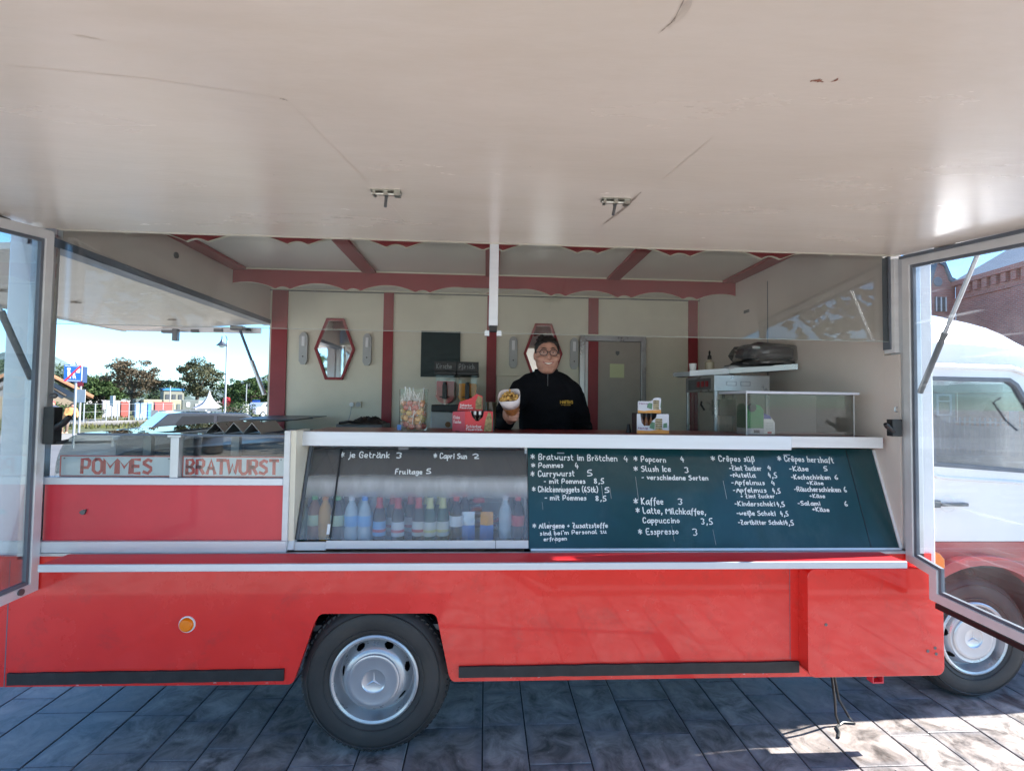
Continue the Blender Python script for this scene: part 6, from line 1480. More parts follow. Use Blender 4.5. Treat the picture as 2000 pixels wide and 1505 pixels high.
tree('olive_tree', pt(384, 72), 6.7, 5.6, 'olive', 'rounded olive-green tree rising behind the white tent', 2, 8500, .24)
for i, (px, v, h, w, lf, lab) in enumerate([(118, 88, 5.6, 7, 'dark', 'dark tree behind the tiled roof, directly left of the blue sign'), (165, 80, 4.9, 5.5, 'green', 'green tree right behind the blue sign'), (60, 95, 6.4, 9, 'dark', 'dark tree seen through the left glass wing'),
        (20, 95, 6.8, 9, 'dark', 'dark tree at the very left edge behind the corner post'), (195, 60, 3.2, 3.6, 'green', 'bushy green tree right of the tiled roof'), (325, 96, 4.4, 6, 'dark', 'dark tree in the gap between the bronze and the olive tree'), (455, 66, 3.9, 4.4, 'green', 'low green tree just right of the lamp post'),
        (490, 58, 3.9, 4.2, 'green', 'fresh green tree near the maroon corner strip'), (530, 60, 4.8, 4.6, 'green', 'taller green tree partly behind the maroon corner strip'), (225, 92, 5.0, 7, 'dark', 'dark tree behind the bronze tree')]):
    tree('tree', pt(px, v), h, w, lf, lab, 20 + i, 4000, .28, .15, 'trees on the skyline', low=.12)
tree('shrub', pt(462, 44), 1.5, 3.4, 'green', 'low green shrub beside the foot of the lamp post', 51, 1300, .14, .1, cat='shrub', low=.05)
for i, (x, y) in enumerate(((6, -15), (-1, -17), (-9, -14), (13, -11), (-16, -9))):
    tree('park_tree', (x, y, 0), 9, 7, 'green', ['tree behind the viewer, reflected in the awning, nearest the middle', 'tree behind the viewer, farthest back of all', 'tree behind the viewer to the left', 'tree behind the viewer far to the right', 'tree behind the viewer at the far left'][i], 70 + i, 1500, .45, .25, 'trees behind the viewer')
for i, (px, lab) in enumerate(((104, 'green shrub in front of the tiled house, left one'), (138, 'green shrub in front of the tiled house, middle one'), (168, 'green shrub in front of the tiled house, right one near the fence'))):
    tree('shrub', pt(px, 43), 1.35, 2.2, 'green', lab, 90 + i, 900, .14, .1, group='shrubs by the tiled house', cat='shrub', low=.05)
gr = MB(); rg = random.Random(9)                      # tufts of rough grass
for _ in range(9000):
    u = rg.uniform(-22, 12); v = rg.uniform(35.2, 52) - (u + 60) * 6 / 90 + 3; c_ = lp(u, v, .05); hh = rg.uniform(.05, .28) * (1.4 if rg.random() < .15 else 1); a = rg.uniform(0, 3.14); w_ = .05
    d_ = Vector((math.cos(a), math.sin(a), 0)) * w_; gr.add([c_ - d_, c_ + d_, c_ + Vector((rg.uniform(-.06, .06), rg.uniform(-.06, .06), hh))], [(0, 1, 2)])
tag(gr.build('grass', leafmat('grass_blades', (.06, .075, .02), (.12, .11, .05)), None, clean=False), 'rough grass and weeds beyond the far pavement', 'grass', kind='stuff')

# low hills far away
hl = MB(); n = 60; vs = []
for i in range(n + 1):
    a = R(-95 + 75 * i / n); r_ = 330
    h = 9 + 7 * math.sin(i * .33) + 4 * math.sin(i * .9 + 1); vs += [(math.sin(a) * r_, math.cos(a) * r_, -1), (math.sin(a) * r_, math.cos(a) * r_, h), (math.sin(a) * (r_ + 60), math.cos(a) * (r_ + 60), h + 6 + 4 * math.sin(i * .5)), (math.sin(a) * (r_ + 70), math.cos(a) * (r_ + 70), -1)]
hl.add(vs, [(4 * i + j, 4 * i + j + 1, 4 * i + 5 + j, 4 * i + 4 + j) for i in range(n) for j in range(3)])
struct(hl.build('hills', mat('hazy_wooded_hills', (.10, .14, .13), .9, var=.3, scale=.05), smooth=True))

# street furniture on the left
M['galv'] = mat('galvanised_pole', (.35, .37, .38), .5, .1); M['signblue'] = mat('blue_traffic_sign', (.01, .10, .42), .4); M['signw'] = mat('white_sign_print', (.75, .75, .75), .5); M['signdr'] = mat('red_bar_print', (.45, .02, .04), .5)
M['lampgrey'] = mat('dark_lamp_metal', (.06, .07, .09), .4, .5)
p = pt(147, 22.5)
r = empty('traffic_sign', p, 'blue end-of-play-street sign with red diagonal bar on a slim pole', 'traffic sign')
ux = (LU * .97 + LV * -.1).normalized(); nrm = ux.cross(Vector((0, 0, 1))).normalized()
MB().cyl(p, p + Vector((0, 0, 2.93)), .034, n=12).build('pole', M['galv'], r, smooth=True); MB().cyl(p + Vector((0, 0, 2.91)), p + Vector((0, 0, 2.97)), .055, n=12).build('pole_cap', M['plate'], r)
def onp(o_, a, b_, dz=0.0): return o_ + ux * a + nrm * dz + Vector((0, 0, b_))
def signpoly(pts, m, name, parent, d0, d1, org):
    k_ = len(pts); vs = [onp(org, sqx(a), b_ * .86, d0) for a, b_ in pts] + [onp(org, sqx(a), b_ * .86, d1) for a, b_ in pts]
    return MB().add(vs, [tuple(range(k_)), tuple(range(2 * k_ - 1, k_ - 1, -1))] + [(i, (i + 1) % k_, (i + 1) % k_ + k_, i + k_) for i in range(k_)]).build(name, m, parent)
org = p + Vector((0, 0, 2.29)); sqx = lambda a: -.31 + (a + .36) * .667
pl_ = signpoly([(-.36, 0), (.30, 0), (.30, .66), (-.36, .66)], M['signblue'], 'sign_plate', r, .045, .06, org)
bd_ = MB()
for q_ in ([(-.33, .03), (.27, .03), (.27, .045), (-.33, .045)], [(-.33, .61), (.27, .61), (.27, .625), (-.33, .625)]): signpoly(q_, M['signw'], 'sign_border', pl_, .062, .065, org)
for px_, s_ in ((-.18, 1.0), (.02, .6)):
    signpoly([(px_ - .03, .12), (px_ + .0, .12), (px_ + .02, .28 * s_ + .05), (px_ + .05, .12), (px_ + .09, .12), (px_ + .05, .42 * s_), (px_ - .05, .42 * s_)], M['signw'], 'figure_print', pl_, .062, .065, org)
    o_ = onp(org, sqx(px_), (.48 * s_ + .02) * .86, .064); MB().cyl(o_, o_ + nrm * .003, .04 * s_ + .01, n=10).build('figure_print', M['signw'], pl_)
signpoly([(.10, .36), (.25, .36), (.25, .52), (.175, .58), (.10, .52)], M['signw'], 'house_print', pl_, .062, .065, org)
signpoly([(-.36, .02), (-.28, .0), (.30, .62), (.30, .66), (.24, .66)], M['signdr'], 'diagonal_bar', pl_, .066, .070, org)
ux2 = (LU * .35 + LV * .93).normalized(); o2 = p + Vector((0, 0, 2.27)) + LU * .16
vs = [o2, o2 + ux2 * .35, o2 + ux2 * .35 + Vector((0, 0, .56)), o2 + Vector((0, 0, .56))]; MB().add(vs + [v_ + LU * .015 for v_ in vs], [(0, 1, 2, 3), (7, 6, 5, 4), (0, 1, 5, 4), (1, 2, 6, 5), (2, 3, 7, 6), (3, 0, 4, 7)]).build('rear_sign_plate', mat('dark_blue_sign_edge', (.01, .03, .12), .4), r)
p = pt(440, 40)
r = empty('street_lamp', p, 'tall slim street lamp with a hanging bell-shaped dark shade', 'street lamp')
MB().cyl(p, p + Vector((0, 0, 6.0)), .07, .055, n=12).build('lamp_pole', M['galv'], r, smooth=True)
ah = [p + Vector((0, 0, 6.0)), p + Vector((0, 0, 6.25)) - LU * .05, p + Vector((0, 0, 6.35)) - LU * .12]
MB().tube([p + Vector((0, 0, 5.72)), p + Vector((0, 0, 5.74)) - LU * .34], .035, 6).tube(ah, .03, 6).build('lamp_bracket', M['lampgrey'], r)
MB().lathe([(.03, .70), (.05, .45), (.10, .34), (.14, .24), (.32, .05), (.37, 0), (.32, 0)], 20, tuple(p + Vector((0, 0, 5.60)) - LU * .34)).build('lamp_shade', M['lampgrey'], r, smooth=True)
MB().ball(p + Vector((0, 0, 5.58)) - LU * .34, (.20, .20, .13), 14, 8).build('lamp_glass', mat('milky_lamp_glass', (.7, .72, .75), .2), r, smooth=True)
# slender poles and small signs
for px, v, h, lab, kind in ((220, 45, 1.85, 'white pole with a small grey box above the concrete debris', 'b'), (157, 30, 3.2, 'slim pole carrying a small dark panel behind the blue sign', 'p'), (481, 46, 3.0, 'plain slim pole right of the lamp post', 'n'), (501, 50, 1.6, 'short pole with a small blue sign near the parked silver car', 's'), (332, 52, 2.8, 'thin mast in front of the beige containers', 'n')):
    p = pt(px, v); r = empty('pole', p, lab, 'pole')
    MB().cyl(p, p + Vector((0, 0, h)), .04, n=8).build('pole_shaft', M['galv'], r, smooth=True)
    if kind == 's': MB().box(p.x - .35, p.x + .35, p.y - .05, p.y - .03, h - .45, h + .05).build('sign_plate', M['signblue'], r)
    if kind == 'p': MB().box(p.x - .25, p.x + .25, p.y - .05, p.y - .03, 1.5, 2.1).build('grey_panel', M['plate'], r); MB().box(p.x - .15, p.x + .15, p.y - .06, p.y - .055, 2.25, 2.5).build('dark_panel', M['signdr'], r)
    if kind == 'b': MB().box(p.x - .12, p.x + .12, p.y - .08, p.y + .08, h - .7, h).build('box', M['plate'], r)
# wire fence posts
fr_ = empty('wire_fence', pt(220, 40), 'thin wire fence with pale posts beyond the far pavement', 'fence'); fo = MB()
for i in range(9):
    p = pt(165 + i * 22, 40 + i * .6); MB().cyl(p, p + Vector((0, 0, 1.35)), .035, n=6).build('post', M['galv'], fr_)
    if i < 8:
        q_ = pt(165 + (i + 1) * 22, 40 + (i + 1) * .6)
        for z in (.35, .8, 1.3): fo.tube([p + Vector((0, 0, z)), q_ + Vector((0, 0, z))], .008, 4)
fo.build('wires', M['galv'], fr_)
# containers, panels, boxes, tent
def orient_box(c_, w_, d_, h_, z0=0.0): 
    mtx = Matrix((LU, LV, Vector((0, 0, 1)))).transposed(); return MB().obox(c_ + Vector((0, 0, z0 + h_ / 2)), (w_ / 2, d_ / 2, h_ / 2), mtx)
M['beige'] = mat('beige_container', (.34, .32, .22), .6, var=.05); M['greyg'] = mat('grey_green_container', (.14, .16, .15), .6)
for px0, px1, m_, lab, v in ((277, 312, 'beige', 'beige site container, left one of the pair beyond the fence', 58), (315, 350, 'beige', 'beige site container, right one of the pair beyond the fence', 58), (352, 384, 'greyg', 'grey-green site container left of the white tent', 60), (262, 276, 'greyg', 'narrow grey container left of the beige ones', 60)):
    a, b_ = pt(px0, v), pt(px1, v); w_ = (b_ - a).length; c_ = (a + b_) / 2; r = empty('site_container', c_, lab, 'container')
    orient_box(c_, w_, 2.4, 2.35, -.80).build('container_body', M[m_], r, bevel=.04)
    orient_box(c_ + LU * w_ * .36 - LV * 1.22, w_ * .18, .06, 1.8, -.65).build('container_door', M['greyg'] if m_ == 'beige' else M['plate'], r)
    orient_box(c_ - LU * w_ * .15 - LV * 1.22, w_ * .2, .05, .45, .85).build('container_window', M['casein'], r)
M['panelg'] = mat('grey_barrier_board', (.13, .145, .165), .5, var=.05)
plabs = ['grey slatted barrier left of the white gap', 'grey slatted barrier in the middle of the row', 'grey slatted barrier nearest the lamp post', 'grey site barrier beside the blue boxes', 'darker grey site barrier next to the red boxes']
for i, (px0, px1, v, n_) in enumerate(((340, 368, 39, 5), (369, 402, 39, 5), (405, 434, 39, 5), (297, 310, 42, 1), (311, 325, 42, 1))):
    a, b_ = pt(px0, v), pt(px1, v); w_ = (b_ - a).length; c_ = (a + b_) / 2; r = empty('site_barrier', c_, plabs[i], 'barrier', 'grey barriers on the grass')
    h_ = 1.0 / n_
    for k_ in range(n_): orient_box(c_, w_ * .98, .05, h_ * .88, k_ * h_).build('slat' if n_ > 1 else 'panel', M['panelg'], r)
for s_, (px, v) in enumerate(((264, 44), (272, 44.5))):
    pass
for i, (px0, px1, v, h_, col, lab) in enumerate(((264, 286, 46, 1.25, (.35, .50, .70), 'light blue and pink covered crate left of the red boxes'), (288, 296, 47, 1.25, (.10, .30, .60), 'narrow blue box beside the light blue crate'), (302, 336, 47, 1.35, (.60, .12, .10), 'long red box in front of the beige containers'), (236, 251, 52, 1.3, (.40, .10, .08), 'dark red trailer left of the containers'), (345, 362, 44, .4, (.65, .45, .15), 'flat orange crate on the grass'), (472, 484, 48, 1.2, (.65, .65, .62), 'white box right of the lamp post'), (200, 234, 52, 1.4, (.42, .42, .46), 'grey panel wall left of the dark red trailer'))):
    a, b_ = pt(px0, v), pt(px1, v); w_ = (b_ - a).length; c_ = (a + b_) / 2; r = empty('site_box', c_, lab, 'box')
    orient_box(c_, w_, .8, h_).build('box_body', mat('site_box_paint_%d' % i, col, .6, var=.1), r, bevel=.03); orient_box(c_, w_ * 1.02, .84, .06, h_).build('box_lid', mat('site_box_lid_%d' % i, tuple(min(1, x * 1.3) for x in col), .6), r)
M['tent'] = mat('white_tent_fabric', (.42, .42, .43), .7, var=.03)
p = pt(409, 56) + Vector((0, 0, -1.0)); r = empty('white_tent', p, 'white pagoda tent with a pointed roof and arched openings', 'tent')
w_ = 1.25; n = 16; vs = []
for k_ in range(7):
    t_ = k_ / 6; rad_ = w_ * (1 - t_) ** 1.5 + .03; z = 1.75 + 1.75 * t_ ** 1.0 - .25 * math.sin(t_ * math.pi)
    for (sx_, sy) in ((-1, -1), (1, -1), (1, 1), (-1, 1)): vs.append(p + LU * rad_ * sx_ + LV * rad_ * sy + Vector((0, 0, z)))
MB().add(vs, [(k_ * 4 + i, k_ * 4 + (i + 1) % 4, (k_ + 1) * 4 + (i + 1) % 4, (k_ + 1) * 4 + i) for k_ in range(6) for i in range(4)] + [(24, 25, 26, 27)]).build('tent_roof', M['tent'], r)
orient_box(p - LV * 1.2, 2.5, .05, .28, 1.5).build('tent_valance', M['tent'], r)
def arch_wall(o_, w2, h2, name):
    pts = [(-w2 / 2, 0), (w2 / 2, 0), (w2 / 2, h2), (-w2 / 2, h2)]; hole = [(-w2 * .32, .02), (w2 * .32, .02), (w2 * .32, h2 * .5)] + [(w2 * .32 * math.cos(R(a)), h2 * .5 + h2 * .32 * math.sin(R(a))) for a in range(20, 180, 20)] + [(-w2 * .32, h2 * .5)]
    m2 = MB().prism(pts, 'y', -.02, .02, holes=[hole]); m2.v = [tuple(o_ + LU * x + LV * y + Vector((0, 0, z))) for x, y, z in m2.v]; return m2.build(name, M['tent'], r)
arch_wall(p - LU * .61 - LV * 1.2, 1.18, 1.5, 'tent_wall'); arch_wall(p + LU * .61 - LV * 1.2, 1.18, 1.5, 'tent_wall')
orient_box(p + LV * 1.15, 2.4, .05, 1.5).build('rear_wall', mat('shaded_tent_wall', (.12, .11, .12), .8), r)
for s_ in (-1, 1):
    for t_ in (-1, 1): MB().cyl(p + LU * s_ * 1.22 + LV * t_ * 1.22, p + LU * s_ * 1.22 + LV * t_ * 1.22 + Vector((0, 0, 1.75)), .04, n=6).build('tent_pole', M['galv'], r)
p = pt(443, 58) + Vector((0, 0, -.9)); r = empty('advertising_pillar', p, 'red and white inflatable pillar beside the white tent', 'inflatable pillar')
MB().lathe([(.35, 0), (.42, .3), (.40, 1.6), (.30, 1.9), (.42, 2.3), (.30, 2.7), (0, 2.8)], 14, tuple(p)).build('pillar_body', mat('red_fabric', (.60, .04, .05), .5), r, smooth=True)
orient_box(p - LU * .9, 1.0, .1, 1.7).build('white_flap', M['tent'], r)
# building with the blue roof, tiled house
p = pt(336, 84); r = empty('flat_roofed_building', p, 'pale building with a bright blue roof edge between the two big trees', 'building')
orient_box(p, 2.4, 3, 2.75).build('wall', mat('pale_yellow_render', (.25, .25, .20), .7), r); orient_box(p, 2.6, 3.2, .3, 2.76).build('roof', mat('blue_roof_edge', (.05, .25, .60), .5), r)
for i in range(3): orient_box(p + LU * (-.75 + i * .75) - LV * 1.52, .42, .08, .8, 1.4).build('window', M['dsteel'], r)
p = pt(60, 52); r = empty('tiled_house', p, 'low house with an orange tiled gable roof left of the blue sign', 'house')
orient_box(p, 5.6, 8, 1.7).build('wall', mat('cream_house_wall', (.26, .20, .14), .8), r)
hu = 3.4; gz = 1.7; pk = 3.85
gab = [p + LU * -2.8 + LV * -4 + Vector((0, 0, gz)), p + LU * 2.8 + LV * -4 + Vector((0, 0, gz)), p + LV * -4 + Vector((0, 0, pk - .25))]
MB().add(gab + [g_ + LV * .1 for g_ in gab], [(0, 1, 2), (5, 4, 3), (0, 1, 4, 3), (1, 2, 5, 4), (2, 0, 3, 5)]).build('gable', mat('grey_gable_boards', (.20, .19, .20), .7), r)
tm = mat('orange_roof_tiles', (.34, .17, .09), .8, var=.25, scale=6, bump=.5, bscale=12)
for s_ in (-1, 1):
    a = p + Vector((0, 0, pk)); e = p + LU * s_ * hu + Vector((0, 0, 1.62))
    vs = [a - LV * 4.4, e - LV * 4.4, e + LV * 4.4, a + LV * 4.4]
    rf = MB().add(vs + [v_ + Vector((0, 0, .14)) for v_ in vs], [(0, 1, 2, 3), (7, 6, 5, 4), (0, 1, 5, 4), (1, 2, 6, 5), (2, 3, 7, 6), (3, 0, 4, 7)]).build('roof', tm, r)
    tl = MB()
    for k_ in range(22):
        off = -LV * 4.4 + LV * (8.8 * (k_ + .5) / 22); tl.tube([a + off + Vector((0, 0, .16)), e + off + Vector((0, 0, .16))], .10, 5)
    t2 = tl.build('tile_rows', tm, rf, clean=False); t2['kind'] = 'stuff'
    MB().tube([p + LU * s_ * 1.9 - LV * 4.05 + Vector((0, 0, 1.8)), p + LU * s_ * .9 - LV * 4.05 + Vector((0, 0, 2.6)), p - LV * 4.05 + Vector((0, 0, 3.4))], .09, 6).build('gable_brace', M['bark'], r)
# debris
for i, (px, v, l_, lab) in enumerate(((180, 38, 2.6, 'pale concrete slab lying on the grass, left piece'), (215, 39, 2.2, 'pale concrete slab lying on the grass, middle piece'), (245, 40, 3.0, 'pale concrete beam lying on the grass, right piece'), (168, 41, 2.0, 'dark pipe lying on the grass behind the blue sign'))):
    c_ = pt(px, v); o = orient_box(c_, l_, .5, .22, .05).build('concrete_debris' if i < 3 else 'dark_pipe', M['concrete'] if i < 3 else M['dsteel'], None, bevel=.05); tag(o, lab, 'debris')
# people in the distance
def simple_person(px, v, coat, lab, lean=0.0, h=1.6, cap_=None, seed=1):
    p = pt(px, v); r = empty('person', p, lab, 'person'); k_ = h / 1.75; mb = MB(); L2 = LU * lean
    for s_ in (-1, 1):
        limb(mb, [p + LU * s_ * .09 * k_ + Vector((0, 0, .88 * k_)), p + LU * s_ * .11 * k_ + Vector((0, 0, .48 * k_)) - LV * .03, p + LU * s_ * .10 * k_ + Vector((0, 0, .08 * k_))], [.10 * k_, .065 * k_, .045 * k_], 10)
        mb.ball(p + LU * s_ * .10 * k_ - LV * .06 + Vector((0, 0, .05)), (.06, .10, .045), 8, 6)
        sh_ = p + LU * s_ * .20 * k_ + L2 + Vector((0, 0, 1.42 * k_)); limb(mb, [sh_, sh_ + LU * s_ * .06 - LV * .05 + Vector((0, 0, -.28 * k_)), sh_ - LV * .22 + L2 * .2 + Vector((0, 0, -.42 * k_))], [.06 * k_, .048 * k_, .035 * k_], 10)
    limb(mb, [p + Vector((0, 0, .92 * k_)), p + L2 * .5 + Vector((0, 0, 1.15 * k_)), p + L2 + Vector((0, 0, 1.38 * k_)), p + L2 * 1.1 + Vector((0, 0, 1.52 * k_))], [.15 * k_, .15 * k_, .17 * k_, .06 * k_], 12)
    hd = p + L2 * 1.25 - LV * .03 + Vector((0, 0, 1.64 * k_)); mb.ball(hd, (.085, .10, .12), 12, 8); mb.ball(hd - LV * .10 + Vector((0, 0, -.02)), .02, 6, 4)
    bo2 = remesh(mb, 'body', M['skin'], r, .02, 2)
    ct = MB(); limb(ct, [p + Vector((0, 0, .80 * k_)), p + L2 * .5 + Vector((0, 0, 1.15 * k_)), p + L2 + Vector((0, 0, 1.40 * k_))], [.19 * k_, .18 * k_, .19 * k_], 12)
    for s_ in (-1, 1):
        sh_ = p + LU * s_ * .20 * k_ + L2 + Vector((0, 0, 1.42 * k_)); limb(ct, [sh_, sh_ + LU * s_ * .06 - LV * .05 + Vector((0, 0, -.28 * k_)), sh_ - LV * .20 + L2 * .2 + Vector((0, 0, -.40 * k_))], [.085 * k_, .07 * k_, .055 * k_], 10)
    remesh(ct, 'coat', mat('coat_%d' % seed, coat, .8, var=.2), r, .02, 2)
    lg = MB()
    for s_ in (-1, 1): limb(lg, [p + LU * s_ * .09 * k_ + Vector((0, 0, .88 * k_)), p + LU * s_ * .11 * k_ + Vector((0, 0, .48 * k_)) - LV * .03, p + LU * s_ * .10 * k_ + Vector((0, 0, .12 * k_))], [.12 * k_, .085 * k_, .065 * k_], 10)
    remesh(lg, 'trousers', mat('trousers_%d' % seed, (.18, .12, .09), .8), r, .02, 2)
    MB().ball(hd + Vector((0, 0, .035)) + LV * .015, (.095, .105, .11), 12, 8).build('hair' if not cap_ else 'cap', mat('hair_or_cap_%d' % seed, cap_ or (.03, .02, .015), .7), r, smooth=True)
simple_person(128, 31, (.62, .28, .10), 'stooping person in an orange jacket beyond the road, left of the blue sign pole', .22, 1.42, None, 1)
simple_person(104, 33, (.04, .05, .08), 'person in dark clothes with a red cap, half hidden by the black locking lever', 0.0, 1.5, (.45, .05, .04), 2)

# cars
def car(p, dx, length, h, col, lab, cat='car'):
    d_ = Vector(dx).normalized(); s_ = Vector((-d_.y, d_.x, 0)); r = empty('parked_car', p, lab, cat)
    prof = [(-.5, .22), (-.5, .55), (-.47, .66), (-.36, .70), (-.27, .98), (-.20, 1.0), (.14, .98), (.27, .72), (.44, .62), (.5, .48), (.5, .22)]
    def ext(pts, w_, name, m_, off=0, par=r, bev=0.0):
        m2 = MB().prism(pts, 'y', -w_ / 2 + off, w_ / 2 + off); m2.v = [tuple(Vector(p) + d_ * x * length + s_ * y + Vector((0, 0, z * h))) for x, y, z in m2.v]; return m2.build(name, m_, par, bevel=bev)
    pm_ = mat('car_paint', col, .25, coat=1.0)
    ext([q_ for q_ in prof if True], 1.7, 'car_body', pm_, bev=.05)
    ext([(-.25, .72), (-.20, .93), (-.04, .94), (-.04, .72)], 1.72, 'side_window', M['black']); ext([(-.02, .72), (-.02, .94), (.13, .92), (.23, .72)], 1.72, 'side_window', M['black'])
    for x in (-.31, .31):
        for y in (-.80, .80):
            c_ = Vector(p) + d_ * x * length + s_ * y + Vector((0, 0, .31)); w_ = MB().cyl(c_ - s_ * .10, c_ + s_ * .10, .31, n=24).build('wheel', M['tyre'], r, bevel=.02)
            MB().cyl(c_ - s_ * .105, c_ + s_ * .105, .19, n=20).build('rim', M['rim'], w_)
            MB().cyl(c_ - s_ * .11, c_ + s_ * .11, .06, n=12).build('hub', M['dsteel'], w_)
car(pt(418, 15.5), LU, 4.3, 1.42, (.03, .035, .045), 'dark car parked across the road, seen through the glass case')
car(pt(522, 50), (LU + LV * .5), 4.1, 1.45, (.45, .50, .58), 'silver-blue car parked far off near the maroon corner strip')

# ================================================================== right-hand side: brick hall, pale house, palisade fence
def brickmat():
    m = bpy.data.materials.new('red_brickwork'); m.use_nodes = True; n = m.node_tree.nodes; l = m.node_tree.links.new; b = n['Principled BSDF']
    t = n.new('ShaderNodeTexCoord'); s_ = n.new('ShaderNodeSeparateXYZ'); l(t.outputs['Object'], s_.inputs[0]); a = n.new('ShaderNodeMath'); a.operation = 'ADD'; l(s_.outputs[0], a.inputs[0]); l(s_.outputs[1], a.inputs[1])
    c_ = n.new('ShaderNodeCombineXYZ'); l(a.outputs[0], c_.inputs[0]); l(s_.outputs[2], c_.inputs[1])
    br_ = n.new('ShaderNodeTexBrick'); br_.inputs['Scale'].default_value = 1.0; br_.inputs['Brick Width'].default_value = .26; br_.inputs['Row Height'].default_value = .09; br_.inputs['Mortar Size'].default_value = .010
    br_.inputs['Color1'].default_value = (.44, .16, .12, 1); br_.inputs['Color2'].default_value = (.32, .12, .095, 1); br_.inputs['Mortar'].default_value = (.38, .28, .25, 1); l(c_.outputs[0], br_.inputs['Vector'])
    no = n.new('ShaderNodeTexNoise'); no.inputs['Scale'].default_value = .5; no.inputs['Detail'].default_value = 6; l(t.outputs['Object'], no.inputs['Vector'])
    mr = n.new('ShaderNodeMapRange'); mr.inputs['To Min'].default_value = .7; mr.inputs['To Max'].default_value = 1.4; l(no.outputs['Fac'], mr.inputs['Value'])
    vm = n.new('ShaderNodeVectorMath'); vm.operation = 'SCALE'; l(br_.outputs['Color'], vm.inputs[0]); l(mr.outputs['Result'], vm.inputs['Scale']); l(vm.outputs['Vector'], b.inputs['Base Color']); b.inputs['Roughness'].default_value = .85; return m
M['brick'] = brickmat(); M['slate'] = mat('grey_slate_roof', (.14, .17, .20), .6, var=.2)
r = empty('brick_hall', (27, 18, 0), 'large red brick hall with a toothed brick cornice behind the cab', 'building')
def facade(a, b_, z0, z1, n0, n1, name, m, par, u0=0.0, u1=None):
    """box on the line a-b: from u0 to u1 metres along it, n0 to n1 metres out from it (towards the viewer is negative)"""
    d_ = (b_ - a).normalized(); n_ = Vector((-d_.y, d_.x, 0)); u1 = (b_ - a).length if u1 is None else u1
    vs = [a + d_ * u + n_ * n + Vector((0, 0, z)) for z in (z0, z1) for n in (n0, n1) for u in (u0, u1)]
    return MB().add(vs, [(0, 2, 3, 1), (4, 5, 7, 6), (0, 1, 5, 4), (2, 6, 7, 3), (0, 4, 6, 2), (1, 3, 7, 5)]).build(name, m, par)
MB().prism([(21.5, 0), (25.1, 0), (25.1, 8.45), (24.75, 8.6), (24.45, 9.4), (24.05, 9.6), (23.42, 7.6), (21.5, 7.4)], 'y', 22.0, 24.0).build('gable_wall', M['brick'], r)
MB().prism([(25.1, 8.45), (24.75, 8.6), (24.45, 9.4), (24.05, 9.6), (23.42, 7.6), (23.3, 7.65), (24.0, 9.78), (24.5, 9.6), (24.85, 8.8), (25.1, 8.7)], 'y', 21.9, 24.1).build('gable_coping', M['slate'], r)
fa, fb = Vector((25.1, 21.99, 0)), Vector((23.3, 6.0, 0))
facade(fa, fb, 0, 8.3, 0, .5, 'front_wall', M['brick'], r); facade(fa, fb, 8.3, 8.55, -.25, .5, 'cornice', M['brick'], r); facade(fa, fb, 7.55, 7.65, -.10, -.002, 'string_course', M['brick'], r); facade(fa, fb, 5.0, 5.12, -.08, -.002, 'string_course', M['brick'], r)
facade(fa, fb, 0, .9, -.10, -.002, 'plinth', mat('grey_stone_plinth', (.30, .29, .28), .8, var=.2), r)
for k_ in range(30): facade(fa, fb, 7.85, 8.29, -.18, -.002, 'cornice_tooth', M['brick'], r, .25 + k_ * .5, .50 + k_ * .5)
rfv = [fa + Vector((-.2, 0, 8.56)), fb + Vector((-.2, 0, 8.56)), fb + Vector((4.0, 0, 11.0)), fa + Vector((4.0, 0, 11.0))]
MB().add(rfv + [v_ + Vector((.1, 0, -.12)) for v_ in rfv], [(0, 1, 2, 3), (7, 6, 5, 4), (0, 4, 5, 1), (1, 5, 6, 2), (2, 6, 7, 3), (3, 7, 4, 0)]).build('roof', M['slate'], r)
w_ = MB().box(23.92, 24.5, 21.93, 21.999, 6.95, 7.72).build('window', M['dsteel'], r)
for x in (23.92, 24.19, 24.46): MB().box(x, x + .05, 21.90, 21.929, 6.95, 7.72).build('window_bar', M['white'], w_)
MB().box(23.9, 24.52, 21.90, 21.93, 7.725, 7.80).build('lintel', M['brick'], r)
MB().lathe([(.22, 0), (.26, .03), (0, .03)], 18, (24.1, 21.95, 8.55), 'y').build('blind_roundel', M['slate'], r)
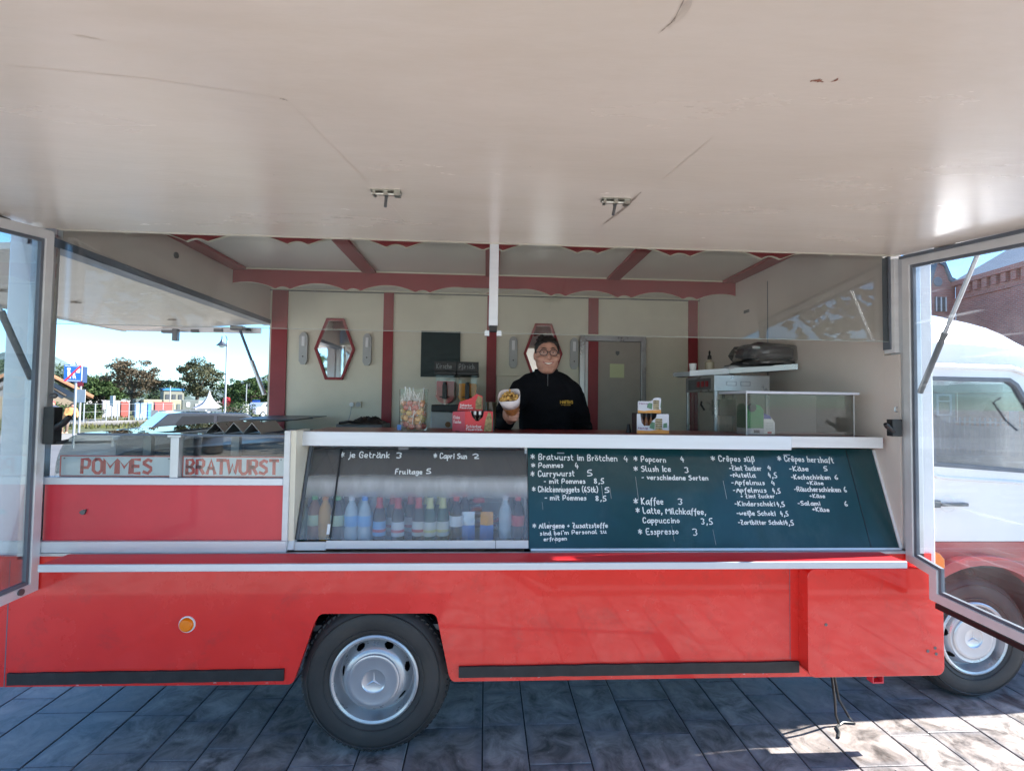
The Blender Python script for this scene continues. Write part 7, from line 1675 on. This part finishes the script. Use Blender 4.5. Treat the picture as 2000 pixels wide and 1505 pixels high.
for u in (3.3, 9.0): facade(fa, fb, .9, 7.5, -.20, -.002, 'pilaster', M['brick'], r, u, u + .7)
# pale house and fence
r = empty('pale_house', (22.5, 20.5, 0), 'pale rendered house with a white-framed window, seen through the cab', 'house')
MB().box(20.2, 23.15, 20.2, 21.8, 0, 3.1).build('wall', mat('pale_render', (.30, .31, .30), .8, var=.05), r); MB().box(20.0, 23.3, 20.0, 21.9, 3.1, 3.3).build('roof_edge', M['plate'], r)
w_ = MB().box(22.15, 22.85, 20.15, 20.199, 1.45, 2.45).build('window', M['dsteel'], r)
MB().prism([(22.12, 1.42), (22.88, 1.42), (22.88, 2.48), (22.12, 2.48)], 'y', 20.11, 20.149, holes=[[(22.2, 1.5), (22.8, 1.5), (22.8, 2.1), (22.2, 2.1)], [(22.2, 2.17), (22.8, 2.17), (22.8, 2.4), (22.2, 2.4)]]).build('window_frame', M['white'], w_)
r = empty('palisade_fence', (20.5, 15.2, 0), 'pale grey bar fence with a broader gate post behind the cab', 'fence')
M['fencew'] = mat('pale_grey_fence_paint', (.22, .25, .28), .5)
f0, f1 = Vector((16.6, 16.4, 0)), Vector((22.5, 13.4, 0)); fd = (f1 - f0).normalized(); nb = 44; ln_ = (f1 - f0).length
pm0 = None
for i in range(nb):
    c_ = f0 + fd * (i * ln_ / nb)
    if 24 <= i <= 25: continue
    if pm0 is None: pm0 = MB().box(-.022, .022, -.012, .012, .05, 1.45).mesh('fence_bar', M['fencew'])
    o = bpy.data.objects.new('bar', pm0); C.objects.link(o); o.parent = r; o.location = c_ - r.location
for z in (.25, 1.25): facade(f0, f1, z, z + .05, .014, .04, 'rail', M['fencew'], r)
gp_ = f0 + fd * (24.5 * ln_ / nb); MB().box(gp_.x - .09, gp_.x + .09, gp_.y - .09, gp_.y + .09, 0, 1.75).build('gate_post', M['fencew'], r)
r = empty('green_mesh_fence', (24, 19, 0), 'low grey-green wall strip behind the bar fence', 'wall'); MB().box(19, 25, 18.4, 18.6, 0, 1.0).build('wall_body', mat('grey_green_wall', (.24, .28, .27), .8, var=.2), r)
